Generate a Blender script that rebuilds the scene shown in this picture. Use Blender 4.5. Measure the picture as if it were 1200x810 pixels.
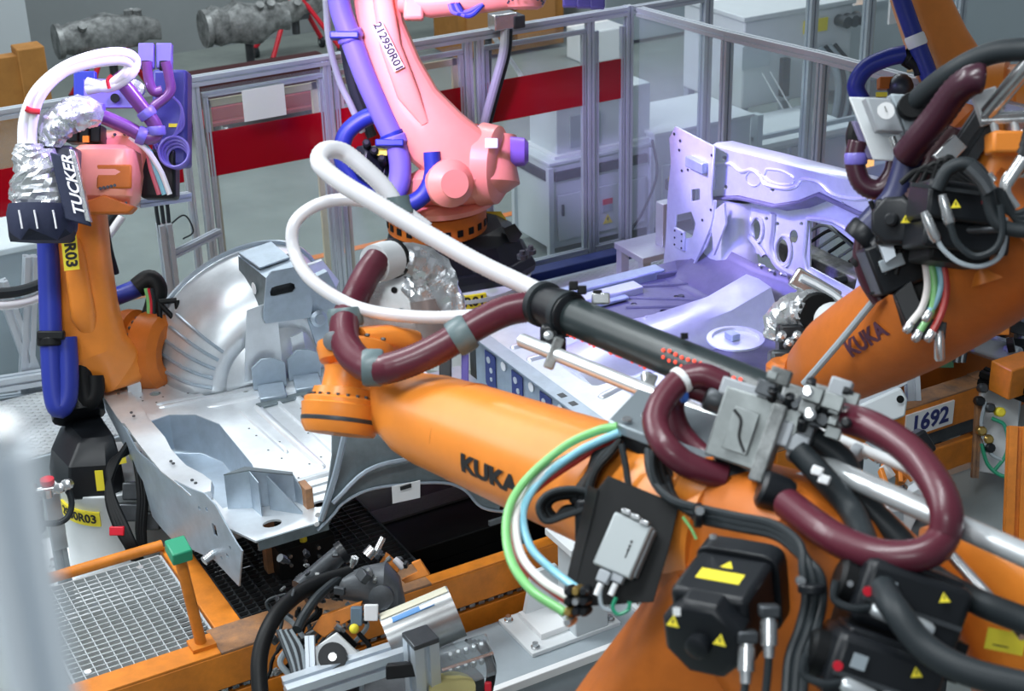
import bpy, bmesh, math, random
from mathutils import Vector, Matrix
random.seed(7)
V = Vector
sin, cos, pi = math.sin, math.cos, math.pi
for o in list(bpy.data.objects): bpy.data.objects.remove(o)
SC = bpy.context.scene
COL = SC.collection

# ---------------------------------------------------------------- camera
FPX = 1850.0; TH = math.atan(868 / FPX); YAW = math.radians(61); ROLL = math.atan(107 / 3945.); HC = 5.1
_f = V((cos(YAW), sin(YAW), 0)); _r = V((sin(YAW), -cos(YAW), 0)); _z = V((0, 0, 1))
CF = _f * cos(TH) - _z * sin(TH); _u = _f * sin(TH) + _z * cos(TH)
CR = _r * cos(ROLL) - _u * sin(ROLL); CU = _u * cos(ROLL) + _r * sin(ROLL)
CAM = V((0, 0, HC))
cd = bpy.data.cameras.new('camera'); cam = bpy.data.objects.new('camera', cd); COL.objects.link(cam)
cd.sensor_width = 36; cd.lens = FPX / 1200 * 36; cd.clip_start = .05; cd.clip_end = 200
cd.dof.use_dof = True; cd.dof.focus_distance = 8.3; cd.dof.aperture_fstop = 3.4
m = Matrix((CR, CU, -CF)).transposed().to_4x4(); m.translation = CAM; cam.matrix_world = m
SC.camera = cam
SC.view_settings.view_transform = 'Standard'; SC.view_settings.look = 'None'
SC.view_settings.gamma = 1; SC.view_settings.use_curve_mapping = False; SC.view_settings.exposure = -0.25

# ---------------------------------------------------------------- light
w = bpy.data.worlds.new('hall'); SC.world = w; w.use_nodes = True
w.node_tree.nodes['Background'].inputs[0].default_value = (.80, .90, 1, 1)
w.node_tree.nodes['Background'].inputs[1].default_value = .30
def area(name, loc, tgt, sx, sy, e, col):
    l = bpy.data.lights.new(name, 'AREA'); l.shape = 'RECTANGLE'; l.size = sx; l.size_y = sy; l.energy = e; l.color = col
    o = bpy.data.objects.new(name, l); COL.objects.link(o); o.location = loc
    o.rotation_euler = (V(tgt) - V(loc)).to_track_quat('-Z', 'Y').to_euler(); return o
def spot(name, loc, tgt, e, col, ang, rad=.25, blend=.6):
    l = bpy.data.lights.new(name, 'SPOT'); l.energy = e; l.color = col; l.spot_size = math.radians(ang); l.spot_blend = blend
    l.shadow_soft_size = rad
    o = bpy.data.objects.new(name, l); COL.objects.link(o); o.location = loc
    o.rotation_euler = (V(tgt) - V(loc)).to_track_quat('-Z', 'Y').to_euler(); return o
for i, (x, y) in enumerate([(.6, 3.4), (-.4, 8.8), (5.8, 14.2), (10.5, 14), (2.5, 16.5)]):
    area('hall_and_fill_lamp', (x, y, 7.6), (x, y, 0), 4.5, .9, [340, 600, 260, 330, 170][i], (.93, .98, 1))
area('skylight', (-4.5, 10.5, 7.0), (2.5, 7.0, 1), 3, 5, 420, (.95, .98, 1))
area('hall_and_fill_lamp', (-2.6, -1.0, 7.2), (1.5, 4, 1), 3, .9, 150, (.93, .98, 1))  # added fill lamp behind the camera, brightens the near-left post
UV = (.26, .15, 1.0)
spot('violet_lamp', (2.6, 7.9, 3.7), (5.7, 7.3, 1.25), 1000, (.13, .065, 1.0), 42)
spot('violet_lamp', (3.4, 8.3, 3.6), (6.0, 7.6, 1.75), 1150, (.62, .50, 1.0), 21, .1, .5)
spot('violet_lamp', (3.0, 8.4, 3.7), (4.9, 9.7, 2.0), 1020, (.60, .42, 1.0), 44)
spot('violet_lamp', (3.3, 7.7, 3.8), (1.7, 8.6, 2.5), 560, (.5, .34, 1.0), 36)

# ---------------------------------------------------------------- points
def ray(px, py): return (CF * FPX + CR * (px - 600) - CU * (py - 405)).normalized()
def at(px, py, d=None, x=None, y=None, z=None):
    """measured photo position on a plane or at a distance -> station coordinates"""
    r = ray(px, py)
    if d is not None: return CAM + r * d
    if x is not None: return CAM + r * (x / r.x)
    if y is not None: return CAM + r * (y / r.y)
    return CAM + r * ((z - HC) / r.z)

# ---------------------------------------------------------------- materials
def node_mat(name, col, rough=.5, metal=0., bump=0., bscale=40., var=0., vscale=6., col2=None, spec=.5, alpha=1., emit=None, estr=0., coat=0., wear=None):
    m = bpy.data.materials.new(name); m.use_nodes = True; nt = m.node_tree; b = nt.nodes['Principled BSDF']
    b.inputs['Base Color'].default_value = (*col, 1); b.inputs['Roughness'].default_value = rough; b.inputs['Metallic'].default_value = metal
    b.inputs['Specular IOR Level'].default_value = spec; b.inputs['Coat Weight'].default_value = coat; b.inputs['Coat Roughness'].default_value = .12
    if alpha < 1: b.inputs['Alpha'].default_value = alpha
    if emit: b.inputs['Emission Color'].default_value = (*emit, 1); b.inputs['Emission Strength'].default_value = estr
    tc = nt.nodes.new('ShaderNodeTexCoord')
    if var or col2:
        n = nt.nodes.new('ShaderNodeTexNoise'); n.inputs['Scale'].default_value = vscale; n.inputs['Detail'].default_value = 6; n.inputs['Roughness'].default_value = .65
        nt.links.new(tc.outputs['Object'], n.inputs['Vector'])
        r = nt.nodes.new('ShaderNodeValToRGB'); r.color_ramp.elements[0].position = .35; r.color_ramp.elements[1].position = .68
        c2 = col2 if col2 else tuple(max(0, c * (1 - var)) for c in col)
        r.color_ramp.elements[0].color = (*c2, 1); r.color_ramp.elements[1].color = (*col, 1)
        nt.links.new(n.outputs['Fac'], r.inputs['Fac']); nt.links.new(r.outputs['Color'], b.inputs['Base Color'])
        mr = nt.nodes.new('ShaderNodeMapRange'); mr.inputs['To Min'].default_value = min(1, rough * 1.25); mr.inputs['To Max'].default_value = rough * .8
        nt.links.new(n.outputs['Fac'], mr.inputs['Value']); nt.links.new(mr.outputs['Result'], b.inputs['Roughness'])
    if bump:
        n = nt.nodes.new('ShaderNodeTexNoise'); n.inputs['Scale'].default_value = bscale; n.inputs['Detail'].default_value = 4
        nt.links.new(tc.outputs['Object'], n.inputs['Vector'])
        bp = nt.nodes.new('ShaderNodeBump'); bp.inputs['Strength'].default_value = bump; bp.inputs['Distance'].default_value = .01
        nt.links.new(n.outputs['Fac'], bp.inputs['Height']); nt.links.new(bp.outputs['Normal'], b.inputs['Normal'])
    return m
N = node_mat
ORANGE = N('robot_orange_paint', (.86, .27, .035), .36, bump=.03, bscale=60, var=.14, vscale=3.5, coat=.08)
ORANGE2 = N('robot_orange_shaded', (.62, .165, .02), .42, bump=.03, bscale=60, var=.2, vscale=5, spec=.35)  # darker copy of the robot orange, shade put into the colour
ORANGE_P = N('robot_orange_pink_lit', (.92, .33, .22), .36, var=.08, vscale=4, coat=.3)  # robot orange pinkened, part of the violet lamplight is in the colour
SKID = N('conveyor_orange_paint', (.80, .25, .02), .48, bump=.08, bscale=25, var=.35, vscale=5)
WORN = N('worn_orange_steel', (.46, .22, .09), .6, bump=.2, bscale=50, col2=(.20, .12, .08), vscale=9)
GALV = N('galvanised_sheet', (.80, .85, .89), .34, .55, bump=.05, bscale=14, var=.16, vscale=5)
GALVD = N('sheet_grey_shaded', (.22, .27, .29), .42, .5, bump=.08, bscale=20, var=.35, vscale=6)  # sheet colour darkened to stand in for unlit faces
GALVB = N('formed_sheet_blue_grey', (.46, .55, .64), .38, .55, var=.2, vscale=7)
PAN = N('coated_floor_pan', (.20, .20, .27), .42, .35, bump=.05, bscale=12, var=.2, vscale=6)
ALU = N('aluminium_profile', (.62, .68, .74), .38, .6, var=.08, vscale=4)
STEEL = N('brushed_steel', (.70, .72, .73), .25, .9, var=.15, vscale=12)
CHROME = N('bright_rod_steel', (.74, .78, .80), .24, .6)
DSTEEL = N('dark_steel', (.09, .10, .11), .4, .6, bump=.1, var=.3, vscale=9)
CAST = N('cast_grey_metal', (.40, .42, .42), .55, .5, bump=.5, bscale=22, col2=(.12, .13, .13), vscale=8)
BLACK = N('black_plastic', (.006, .007, .008), .5, var=.2, spec=.25)
BLACK2 = N('black_painted_cover', (.009, .011, .014), .38, bump=.03, spec=.35)
RUBBER = N('dark_grey_rubber', (.020, .026, .030), .5, bump=.05, spec=.3)
TUBEB = N('dark_grey_tube_sleeve', (.022, .032, .034), .33, spec=.5)
MAROON = N('maroon_hose', (.10, .014, .028), .36, coat=.15)
VIOLET = N('violet_hose', (.16, .05, .20), .3, coat=.3)
BLUE = N('blue_hose_sleeve', (.02, .035, .28), .4, spec=.4)
PBLUE = N('light_violet_blue_sleeve', (.18, .15, .55), .4)
WHITEH = N('milky_hose', (.80, .80, .84), .25, coat=.4, spec=.7)
GREYH = N('pale_grey_hose', (.36, .39, .42), .45)
FOIL = N('crinkled_silver_foil', (.74, .77, .80), .27, .75, bump=1.0, bscale=16, var=.15)
NAVY = N('navy_cover_fabric', (.012, .018, .05), .75, bump=.2)
WHITE = N('white_paint', (.74, .78, .80), .45, var=.05)
CABW = N('cabinet_light_grey', (.60, .66, .69), .5, var=.05, vscale=2)
CABG = N('cabinet_mid_grey', (.36, .42, .46), .5, var=.08)
YEL = N('yellow_label', (.88, .74, .04), .5)
PAPER = N('white_label', (.85, .87, .88), .5)
INK = N('black_ink', (.012, .012, .014), .5)
INKB = N('navy_ink', (.02, .03, .16), .5)
INKW = N('white_ink', (.8, .8, .86), .5)
INKR = N('worn_red_ink', (.30, .07, .05), .5)
RED = N('red_plastic', (.62, .01, .03), .4)
GREEN = N('green_plastic', (.02, .30, .16), .4)
GHOSE = N('light_green_hose', (.22, .58, .20), .35, coat=.2)
RHOSE = N('red_hose', (.50, .04, .035), .35, coat=.2)
CHOSE = N('light_blue_hose', (.24, .55, .68), .35, coat=.2)
WHOSE = N('white_hose', (.85, .82, .80), .35, coat=.2)
AMBER = N('amber_lamp', (.9, .4, .05), .3, emit=(1, .42, .06), estr=2.5)
LEDR = N('red_leds', (.8, .08, .05), .4, emit=(1, .10, .05), estr=1.0)
BEIGE = N('beige_gasket', (.60, .50, .33), .6)
TAN = N('tan_board', (.36, .16, .03), .7, var=.2)
BSTEEL = N('blue_painted_steel', (.03, .05, .22), .45, var=.2)
TEAL = N('grey_green_clamp', (.12, .17, .18), .4)
YBRASS = N('brass_fitting', (.55, .38, .12), .3, .9)

def glass_mat(name, col, fac):
    m = bpy.data.materials.new(name); m.use_nodes = True; nt = m.node_tree
    for n in list(nt.nodes): nt.nodes.remove(n)
    out = nt.nodes.new('ShaderNodeOutputMaterial'); mx = nt.nodes.new('ShaderNodeMixShader')
    tr = nt.nodes.new('ShaderNodeBsdfTransparent'); tr.inputs[0].default_value = (.94, .97, .98, 1)
    pb = nt.nodes.new('ShaderNodeBsdfPrincipled'); pb.inputs['Base Color'].default_value = (*col, 1); pb.inputs['Roughness'].default_value = .12
    mx.inputs[0].default_value = fac
    nt.links.new(tr.outputs[0], mx.inputs[1]); nt.links.new(pb.outputs[0], mx.inputs[2]); nt.links.new(mx.outputs[0], out.inputs[0])
    return m
PANE = glass_mat('clear_polycarbonate', (.75, .82, .86), .10)
REDBAND = glass_mat('red_film', (.36, .002, .012), .92)

def diamond_mat():
    m = N('diamond_tread_plate', (.62, .66, .68), .4, .5, var=.1); nt = m.node_tree; b = nt.nodes['Principled BSDF']
    tc = nt.nodes.new('ShaderNodeTexCoord'); mp = nt.nodes.new('ShaderNodeMapping'); mp.inputs['Rotation'].default_value = (0, 0, .78)
    v = nt.nodes.new('ShaderNodeTexVoronoi'); v.inputs['Scale'].default_value = 17; v.inputs['Randomness'].default_value = 0
    mp.inputs['Scale'].default_value = (1, 1.6, 1)
    r = nt.nodes.new('ShaderNodeValToRGB'); r.color_ramp.elements[0].position = .22; r.color_ramp.elements[0].color = (1, 1, 1, 1)
    r.color_ramp.elements[1].position = .34; r.color_ramp.elements[1].color = (0, 0, 0, 1)
    bp = nt.nodes.new('ShaderNodeBump'); bp.inputs['Strength'].default_value = 1; bp.inputs['Distance'].default_value = .012
    nt.links.new(tc.outputs['Object'], mp.inputs[0]); nt.links.new(mp.outputs[0], v.inputs['Vector']); nt.links.new(v.outputs['Distance'], r.inputs[0])
    nt.links.new(r.outputs[0], bp.inputs['Height']); nt.links.new(bp.outputs[0], b.inputs['Normal']); return m
TREAD = diamond_mat()
def floor_mat():
    m = N('concrete_floor', (.26, .30, .28), .42, bump=.05, bscale=30, col2=(.19, .22, .21), vscale=1.2); return m
CONC = floor_mat()

# ---------------------------------------------------------------- mesh builder
def basis(d, hint=(0, 0, 1)):
    d = V(d).normalized(); h = V(hint)
    if abs(d.dot(h.normalized())) > .97: h = V((1, 0, 0)) if abs(d.x) < .9 else V((0, 1, 0))
    e1 = h.cross(d).normalized(); return e1, d.cross(e1).normalized(), d
def crom(pts, res):
    pts = [V(p) for p in pts]
    if len(pts) < 3: return [pts[0].lerp(pts[-1], i / res) for i in range(res + 1)]
    P = [pts[0] * 2 - pts[1]] + pts + [pts[-1] * 2 - pts[-2]]; out = []
    for i in range(1, len(P) - 2):
        a, b, c, d = P[i - 1:i + 3]
        for k in range(res):
            t = k / res
            out.append(.5 * ((2 * b) + (c - a) * t + (2 * a - 5 * b + 4 * c - d) * t * t + (3 * b - a - 3 * c + d) * t ** 3))
    out.append(pts[-1]); return out
class M:
    def __init__(s): s.v = []; s.f = []
    def add(s, vs, fs):
        n = len(s.v); s.v += [V(p) for p in vs]; s.f += [tuple(i + n for i in f) for f in fs]; return s
    def box(s, c, size, ax=None):
        c = V(c); X, Y, Z = ax if ax else (V((1, 0, 0)), V((0, 1, 0)), V((0, 0, 1)))
        hx, hy, hz = [q / 2 for q in size]
        vs = [c + X * (a * hx) + Y * (b * hy) + Z * (e * hz) for e in (-1, 1) for b in (-1, 1) for a in (-1, 1)]
        return s.add(vs, [(0, 2, 3, 1), (4, 5, 7, 6), (0, 1, 5, 4), (2, 6, 7, 3), (0, 4, 6, 2), (1, 3, 7, 5)])
    def b2(s, a, b):
        a, b = V(a), V(b); return s.box((a + b) / 2, [abs(b[i] - a[i]) for i in range(3)])
    def rings(s, R, cap=True, close=False):
        n = len(R[0]); vs = [p for r in R for p in r]; fs = []
        for i in range(len(R) - (0 if close else 1)):
            j = (i + 1) % len(R)
            for k in range(n): fs.append((i * n + k, i * n + (k + 1) % n, j * n + (k + 1) % n, j * n + k))
        if cap and not close: fs.append(tuple(range(n - 1, -1, -1))); fs.append(tuple((len(R) - 1) * n + k for k in range(n)))
        return s.add(vs, fs)
    def lathe(s, p0, d, prof, n=20, hint=(0, 0, 1), cap=True):
        e1, e2, d = basis(d, hint); p0 = V(p0)
        return s.rings([[p0 + d * t + (e1 * cos(2 * pi * k / n) + e2 * sin(2 * pi * k / n)) * r for k in range(n)] for t, r in prof], cap)
    def cyl(s, a, b, r, r2=None, n=14):
        a, b = V(a), V(b); L = (b - a).length
        return s.lathe(a, b - a, [(0, r), (L, r if r2 is None else r2)], n)
    def tube(s, pts, r, n=10, res=6, rib=0, raw=False):
        P = [V(p) for p in pts] if raw else crom(pts, res)
        if rib:
            s.smooth = True
            L = [0.0]
            for a, b in zip(P, P[1:]): L.append(L[-1] + (b - a).length)
            k = max(2, int(L[-1] / (rib * .5))); Q = []; j = 0
            for i in range(k + 1):
                s_ = L[-1] * i / k
                while j < len(P) - 2 and L[j + 1] < s_: j += 1
                Q.append(P[j].lerp(P[j + 1], (s_ - L[j]) / max(1e-9, L[j + 1] - L[j])))
            P = Q
        rr = r if callable(r) else (lambda t: r)
        T = []
        for i in range(len(P)):
            T.append((P[min(i + 1, len(P) - 1)] - P[max(i - 1, 0)]).normalized())
        e1 = basis(T[0])[0]; R = []
        for i, p in enumerate(P):
            e1 = (e1 - T[i] * e1.dot(T[i])).normalized(); e2 = T[i].cross(e1)
            q = rr(i / (len(P) - 1)) * (1 + (.055 if (rib and i % 2) else 0))
            R.append([p + (e1 * cos(2 * pi * k / n) + e2 * sin(2 * pi * k / n)) * q for k in range(n)])
        return s.rings(R)
    def poly(s, pts, off):
        """prism: polygon extruded by vector off"""
        n = len(pts); pts = [V(p) for p in pts]; off = V(off)
        return s.add(pts + [p + off for p in pts], [tuple(range(n - 1, -1, -1)), tuple(range(n, 2 * n))] + [(i, (i + 1) % n, n + (i + 1) % n, n + i) for i in range(n)])
    def loft(s, secs, n=20, e=2.6):
        """secs: (centre, ax1, ax2, r1, r2[, exponent])"""
        R = []
        for q in secs:
            c, a1, a2, r1, r2 = q[:5]; ex = q[5] if len(q) > 5 else e; ring = []
            for k in range(n):
                t = 2 * pi * k / n; C_, S_ = cos(t), sin(t)
                ring.append(V(c) + V(a1) * r1 * math.copysign(abs(C_) ** (2 / ex), C_) + V(a2) * r2 * math.copysign(abs(S_) ** (2 / ex), S_))
            R.append(ring)
        return s.rings(R)
    def arm(s, stations, hint=(0, 0, 1), e=2.6, n=22):
        """limb through stations (point, r_side, r_up)"""
        P = [V(q[0]) for q in stations]; secs = []
        for i, q in enumerate(stations):
            d = P[min(i + 1, len(P) - 1)] - P[max(i - 1, 0)]
            a, b, _ = basis(d, hint); secs.append((P[i], a, b, q[1], q[2], q[3] if len(q) > 3 else e))
        return s.loft(secs, n, e)
    def ball(s, c, r, n=14, sq=(1, 1, 1)):
        R = []; h = n // 2
        for i in range(h + 1):
            a = -pi / 2 + pi * i / h; q = max(cos(a), .02)
            R.append([V(c) + V((r * sq[0] * q * cos(2 * pi * k / n), r * sq[1] * q * sin(2 * pi * k / n), r * sq[2] * sin(a))) for k in range(n)])
        return s.rings(R)
    def prof(s, a, b, w, xd=(1, 0, 0), w2=None):
        """aluminium T-slot extrusion from a to b"""
        a, b = V(a), V(b); e1, e2, d = basis(b - a, xd); h = w / 2; h2 = (w2 or w) / 2; g = min(h, h2) * .22; dp = min(h, h2) * .4
        cs = [(-h, -h2), (-g, -h2), (-g, -h2 + dp), (g, -h2 + dp), (g, -h2), (h, -h2), (h, -g), (h - dp, -g), (h - dp, g), (h, g), (h, h2), (g, h2), (g, h2 - dp), (-g, h2 - dp), (-g, h2), (-h, h2), (-h, g), (-h + dp, g), (-h + dp, -g), (-h, -g)]
        return s.rings([[p + e1 * x + e2 * y for x, y in cs] for p in (a, b)])
    def sheet(s, outer, holes, O, ex, ey, t, fn=None, cell=0):
        """flat sheet with true holes, thickness t along ex x ey; fn bends it"""
        cu = bpy.data.curves.new('tmp', 'CURVE'); cu.dimensions = '2D'; cu.fill_mode = 'BOTH'; cu.extrude = t / 2
        for L in [outer] + holes:
            sp = cu.splines.new('POLY'); sp.points.add(len(L) - 1); sp.use_cyclic_u = True
            for p, q in zip(sp.points, L): p.co = (q[0], q[1], 0, 1)
        o = bpy.data.objects.new('tmp', cu); COL.objects.link(o)
        dg = bpy.context.evaluated_depsgraph_get(); me = bpy.data.meshes.new_from_object(o.evaluated_get(dg))
        bm = bmesh.new(); bm.from_mesh(me); bmesh.ops.remove_doubles(bm, verts=bm.verts, dist=1e-5)
        if cell:
            xs = [p[0] for p in outer]; ys = [p[1] for p in outer]
            for a, lo, hi in ((0, min(xs), max(xs)), (1, min(ys), max(ys))):
                k = lo + cell
                while k < hi:
                    no = (1, 0, 0) if a == 0 else (0, 1, 0); co = (k, 0, 0) if a == 0 else (0, k, 0)
                    bmesh.ops.bisect_plane(bm, geom=bm.verts[:] + bm.edges[:] + bm.faces[:], plane_co=co, plane_no=no, dist=1e-5); k += cell
        O, ex, ey = V(O), V(ex), V(ey); ez = ex.cross(ey)
        bm.verts.ensure_lookup_table(); bm.verts.index_update()
        vs = []
        for v in bm.verts:
            x, y, zz = v.co; dz = fn(x, y) if fn else 0
            vs.append(O + ex * x + ey * y + ez * (zz + dz))
        s.add(vs, [tuple(v.index for v in f.verts) for f in bm.faces])
        bm.free(); bpy.data.meshes.remove(me); bpy.data.objects.remove(o); bpy.data.curves.remove(cu); return s
    def text(s, body, size, O, ex, ey, t=.002, bold=0.0, wrap=None, al='CENTER'):
        cu = bpy.data.curves.new('tmp', 'FONT'); cu.body = body; cu.size = size; cu.extrude = t; cu.align_x = al; cu.align_y = 'CENTER'; cu.offset = bold; cu.resolution_u = 3
        o = bpy.data.objects.new('tmp', cu); COL.objects.link(o)
        dg = bpy.context.evaluated_depsgraph_get(); me = bpy.data.meshes.new_from_object(o.evaluated_get(dg))
        bm = bmesh.new(); bm.from_mesh(me); bmesh.ops.remove_doubles(bm, verts=bm.verts, dist=1e-6)
        if wrap:
            ys = [v.co.y for v in bm.verts]; lo, hi = min(ys), max(ys)
            for i in range(1, 10):
                bmesh.ops.bisect_plane(bm, geom=bm.verts[:] + bm.edges[:] + bm.faces[:], plane_co=(0, lo + (hi - lo) * i / 10, 0), plane_no=(0, 1, 0), dist=1e-6)
        bm.verts.index_update(); vs = []
        if wrap is None:
            O, ex, ey = V(O), V(ex).normalized(), V(ey).normalized(); ez = ex.cross(ey)
        for v in bm.verts:
            vs.append(wrap(v.co.x, v.co.y, v.co.z) if wrap else O + ex * v.co.x + ey * v.co.y + ez * v.co.z)
        s.add(vs, [tuple(v.index for v in f.verts) for f in bm.faces])
        bm.free(); bpy.data.meshes.remove(me); bpy.data.objects.remove(o); bpy.data.curves.remove(cu); return s
    def build(s, name, mat, parent=None, bev=0, sharp=35, label=None, seg=2, recalc=True):
        me = bpy.data.meshes.new(name); off = V((0, 0, 0))
        q = parent
        while q is not None: off = off + q.location; q = q.parent
        me.from_pydata([tuple(v - off) for v in s.v], [], s.f); me.validate()
        bm = bmesh.new(); bm.from_mesh(me)
        if recalc: bmesh.ops.recalc_face_normals(bm, faces=bm.faces)
        bm.to_mesh(me); bm.free()
        for p in me.polygons: p.use_smooth = True
        me.set_sharp_from_angle(angle=math.radians(170 if getattr(s, 'smooth', False) else sharp))
        me.materials.append(mat)
        o = bpy.data.objects.new(name, me); COL.objects.link(o); o.parent = parent
        if bev:
            md = o.modifiers.new('bevel', 'BEVEL'); md.width = bev; md.segments = seg; md.limit_method = 'ANGLE'; md.angle_limit = math.radians(38)
        if label: o['label'] = label
        return o
def thing(name, loc, label, cat, group=None):
    o = bpy.data.objects.new(name, None); COL.objects.link(o); o.location = loc; o.empty_display_size = .1
    o['label'] = label; o['category'] = cat
    if group: o['group'] = group
    return o
def tag(o, label, cat, group=None):
    o['label'] = label; o['category'] = cat
    if group: o['group'] = group
    return o
def struct(o): o['kind'] = 'structure'; return o
def circ(cx, cy, r, n=14, ry=None): return [(cx + r * cos(2 * pi * k / n), cy + (ry or r) * sin(2 * pi * k / n)) for k in range(n)]
def dup(o, name, parent, off=(0, 0, 0)):
    c = o.copy(); COL.objects.link(c); c.parent = parent; c.location = V(o.location) + V(off); return c
def plane_axes(n, updir=(0, 0, 1)):
    """axes for a plate facing n: right, up, normal"""
    n = V(n).normalized(); u = V(updir); u = (u - n * u.dot(n)).normalized(); return u.cross(n).normalized(), u, n

# ================================================================ SETTING
fl = M().sheet([(-8, -3), (26, -3), (26, 24), (-8, 24)], [[(1.9, 6.62), (7.0, 6.62), (7.0, 8.15), (1.9, 8.15)]], (0, 0, -.15), (1, 0, 0), (0, 1, 0), .3).build('floor', CONC)
struct(fl)
struct(M().box((4.45, 7.38, -.42), (5.3, 1.7, .1)).build('trim_1', N('dark_pit_floor', (.02, .022, .024), .6), label=None))
wl = struct(M().box((1.0, 19.6, 2.2), (21, .2, 4.4)).build('wall_back', N('hall_wall_paint', (.24, .27, .28), .7, var=.12, vscale=.8)))
struct(M().box((11.4, 19.75, .12), (.2, .2, .24)).build('trim_2', CABG))
st = M().box((4.0, 12.0, .003), (12, .09, .006)).build('trim_3', N('orange_floor_line', (.78, .22, .03), .55, var=.2)); struct(st)
struct(M().box((13, 13.6, .003), (7, .09, .006)).build('trim_4', N('ochre_floor_line', (.55, .30, .10), .6)))

struct(M().b2((3.3, 5.5, 4.0), (7.3, 9.3, 4.1)).build('added_shade_canopy', DSTEEL))  # unseen canopy, added to keep overhead light off the front floor
for x, y in ((7.3, 9.0), (7.3, 5.7)): struct(M().b2((x - .0, y - .05, 0 if y < 6 else 4.2), (x + .1, y + .05, 4.3)).build('trim_5', ALU)) if 0 else None
# ---------------------------------------------------------------- safety fences
def post(x, y, z1, parent, label=None, w=.06, z0=0): return M().prof((x, y, z0), (x, y, z1), w).build('post', ALU, parent, label=label)
FY = 10.5
fb = thing('safety_fence', (3.3, FY, 0), 'long clear safety fence with red band behind the pink robot', 'fence')
for x in (1.2, 3.33, 4.33, 5.50, 5.60, 6.60, 6.97): post(x, FY, 2.14 if x < 6.9 else 2.18, fb)
post(3.22, FY, 2.1, fb, w=.05)
M().prof((-1.5, FY, 2.13), (3.25, FY, 2.13), .07, (0, 0, 1)).build('top_rail', ALU, fb)
M().prof((3.3, FY, 2.14), (6.95, FY, 2.14), .07, (0, 0, 1)).build('top_rail', ALU, fb)
for a, b in ((3.38, 4.30), (4.38, 5.46), (5.64, 6.56), (6.64, 6.93), (1.25, 3.18), (-1.4, 1.15)):
    M().prof((a, FY, .16), (b, FY, .16), .06, (0, 0, 1)).build('bottom_rail', ALU, fb)
    M().b2((a, FY - .004, .2), (b, FY + .004, 2.08)).build('pane', PANE, fb)
    M().b2((a, FY - .012, 1.43), (b, FY - .006, 1.76)).build('red_band', REDBAND, fb)
    for q in (a + .02, b - .02):
        if a > 3: M().prof((q, FY, .2), (q, FY, 2.02), .035).build('frame_bar', ALU, fb)
    if a > 3 and a < 6: M().prof((a, FY, 2.03), (b, FY, 2.03), .035, (0, 0, 1)).build('frame_bar', ALU, fb)
for q in (3.42, 4.24, 4.44, 5.40): M().b2((q - .02, FY + .02, .2), (q + .025, FY + .05, 1.98)).build('gasket', BEIGE, fb)
for a, b in ((3.42, 4.26), (4.42, 5.42)): M().b2((a, FY + .02, 1.93), (b, FY + .04, 1.98)).build('gasket', BEIGE, fb)
tag(M().b2((3.66, FY - .05, 1.80), (3.98, FY - .045, 2.03)).build('paper_sheet', PAPER), 'blank white paper sheet taped on the fence pane left of pink robot', 'paper')

fr = thing('safety_fence', (7.0, 9.4, 0), 'clear safety fence with violet rail running behind the violet lit firewall', 'fence')
F2 = [(7.02, 10.42), (7.13, 9.40), (7.30, 8.50), (7.40, 7.60), (7.5, 6.6)]
for x, y in F2[1:]: post(x, y, 2.1, fr, w=.07)
for (x0, y0), (x1, y1) in zip(F2, F2[1:]):
    M().prof((x0, y0, 2.14), (x1, y1, 2.14), .07, (0, 0, 1)).build('top_rail', ALU, fr)
    M().prof((x0, y0, .16), (x1, y1, .16), .06, (0, 0, 1)).build('bottom_rail', ALU, fr)
    M().poly([(x0, y0, .2), (x1, y1, .2), (x1, y1, 2.1), (x0, y0, 2.1)], (.006, 0, 0)).build('pane', PANE, fr)

f3 = thing('safety_fence', (8.2, FY, 0), 'clear safety fence of tall posts in front of white machine housings', 'fence')
for x, z1 in ((7.74, 2.2), (8.86, 2.9), (9.50, 2.9), (10.6, 2.9), (11.7, 2.9)): post(x, FY, z1, f3, w=.08)
M().prof((7.0, FY, 2.14), (7.70, FY, 2.14), .06, (0, 0, 1)).build('top_rail', ALU, f3)
for a, b in ((7.02, 7.70), (7.78, 8.82), (8.9, 9.46), (9.54, 10.56), (10.64, 11.66)):
    M().b2((a, FY - .004, .1), (b, FY + .004, 2.1)).build('pane', PANE, f3)
    M().prof((a, FY, .08), (b, FY, .08), .05, (0, 0, 1)).build('bottom_rail', ALU, f3)
M().b2((9.545, FY, .1), (9.58, FY + .03, 2.8)).build('gasket', BEIGE, f3)

# ---------------------------------------------------------------- cabinets behind the fence
def cabinet(x0, x1, y0, y1, h, label, top=CABW, body=CABW, frame=True, z0=.08, doors=1, name='control_cabinet'):
    t = thing(name, ((x0 + x1) / 2, (y0 + y1) / 2, 0), label, 'cabinet')
    M().b2((x0 + .01, y0 + .01, z0), (x1 - .01, y1 - .01, h - .03)).build('body', body, t, bev=.006)
    M().b2((x0 - .01, y0 - .01, h - .03), (x1 + .01, y1 + .01, h)).build('top_plate', top, t, bev=.006)
    if frame:
        for x, y in ((x0, y0), (x1, y0), (x0, y1), (x1, y1)): M().box((x, y, h / 2 - .02), (.05, .05, h - .04)).build('corner_post', CABW, t, bev=.004)
        M().b2((x0 + .05, y0 - .015, h - .17), (x1 - .05, y0 + .01, h - .09)).build('vent_slot', DSTEEL, t)
        M().b2((x0 - .015, y0 + .05, h - .17), (x0 + .01, y1 - .05, h - .09)).build('vent_slot', DSTEEL, t)
    w_ = (x1 - x0 - .12) / doors
    for i in range(doors):
        d = M().b2((x0 + .06 + i * w_ + .01, y0 - .02, .15), (x0 + .06 + (i + 1) * w_ - .01, y0, h - .3)).build('door', body, t, bev=.004)
        M().box((x0 + .06 + i * w_ + .05, y0 - .03, h * .5), (.02, .02, .1)).build('handle', DSTEEL, d, bev=.003)
    return t
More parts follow.
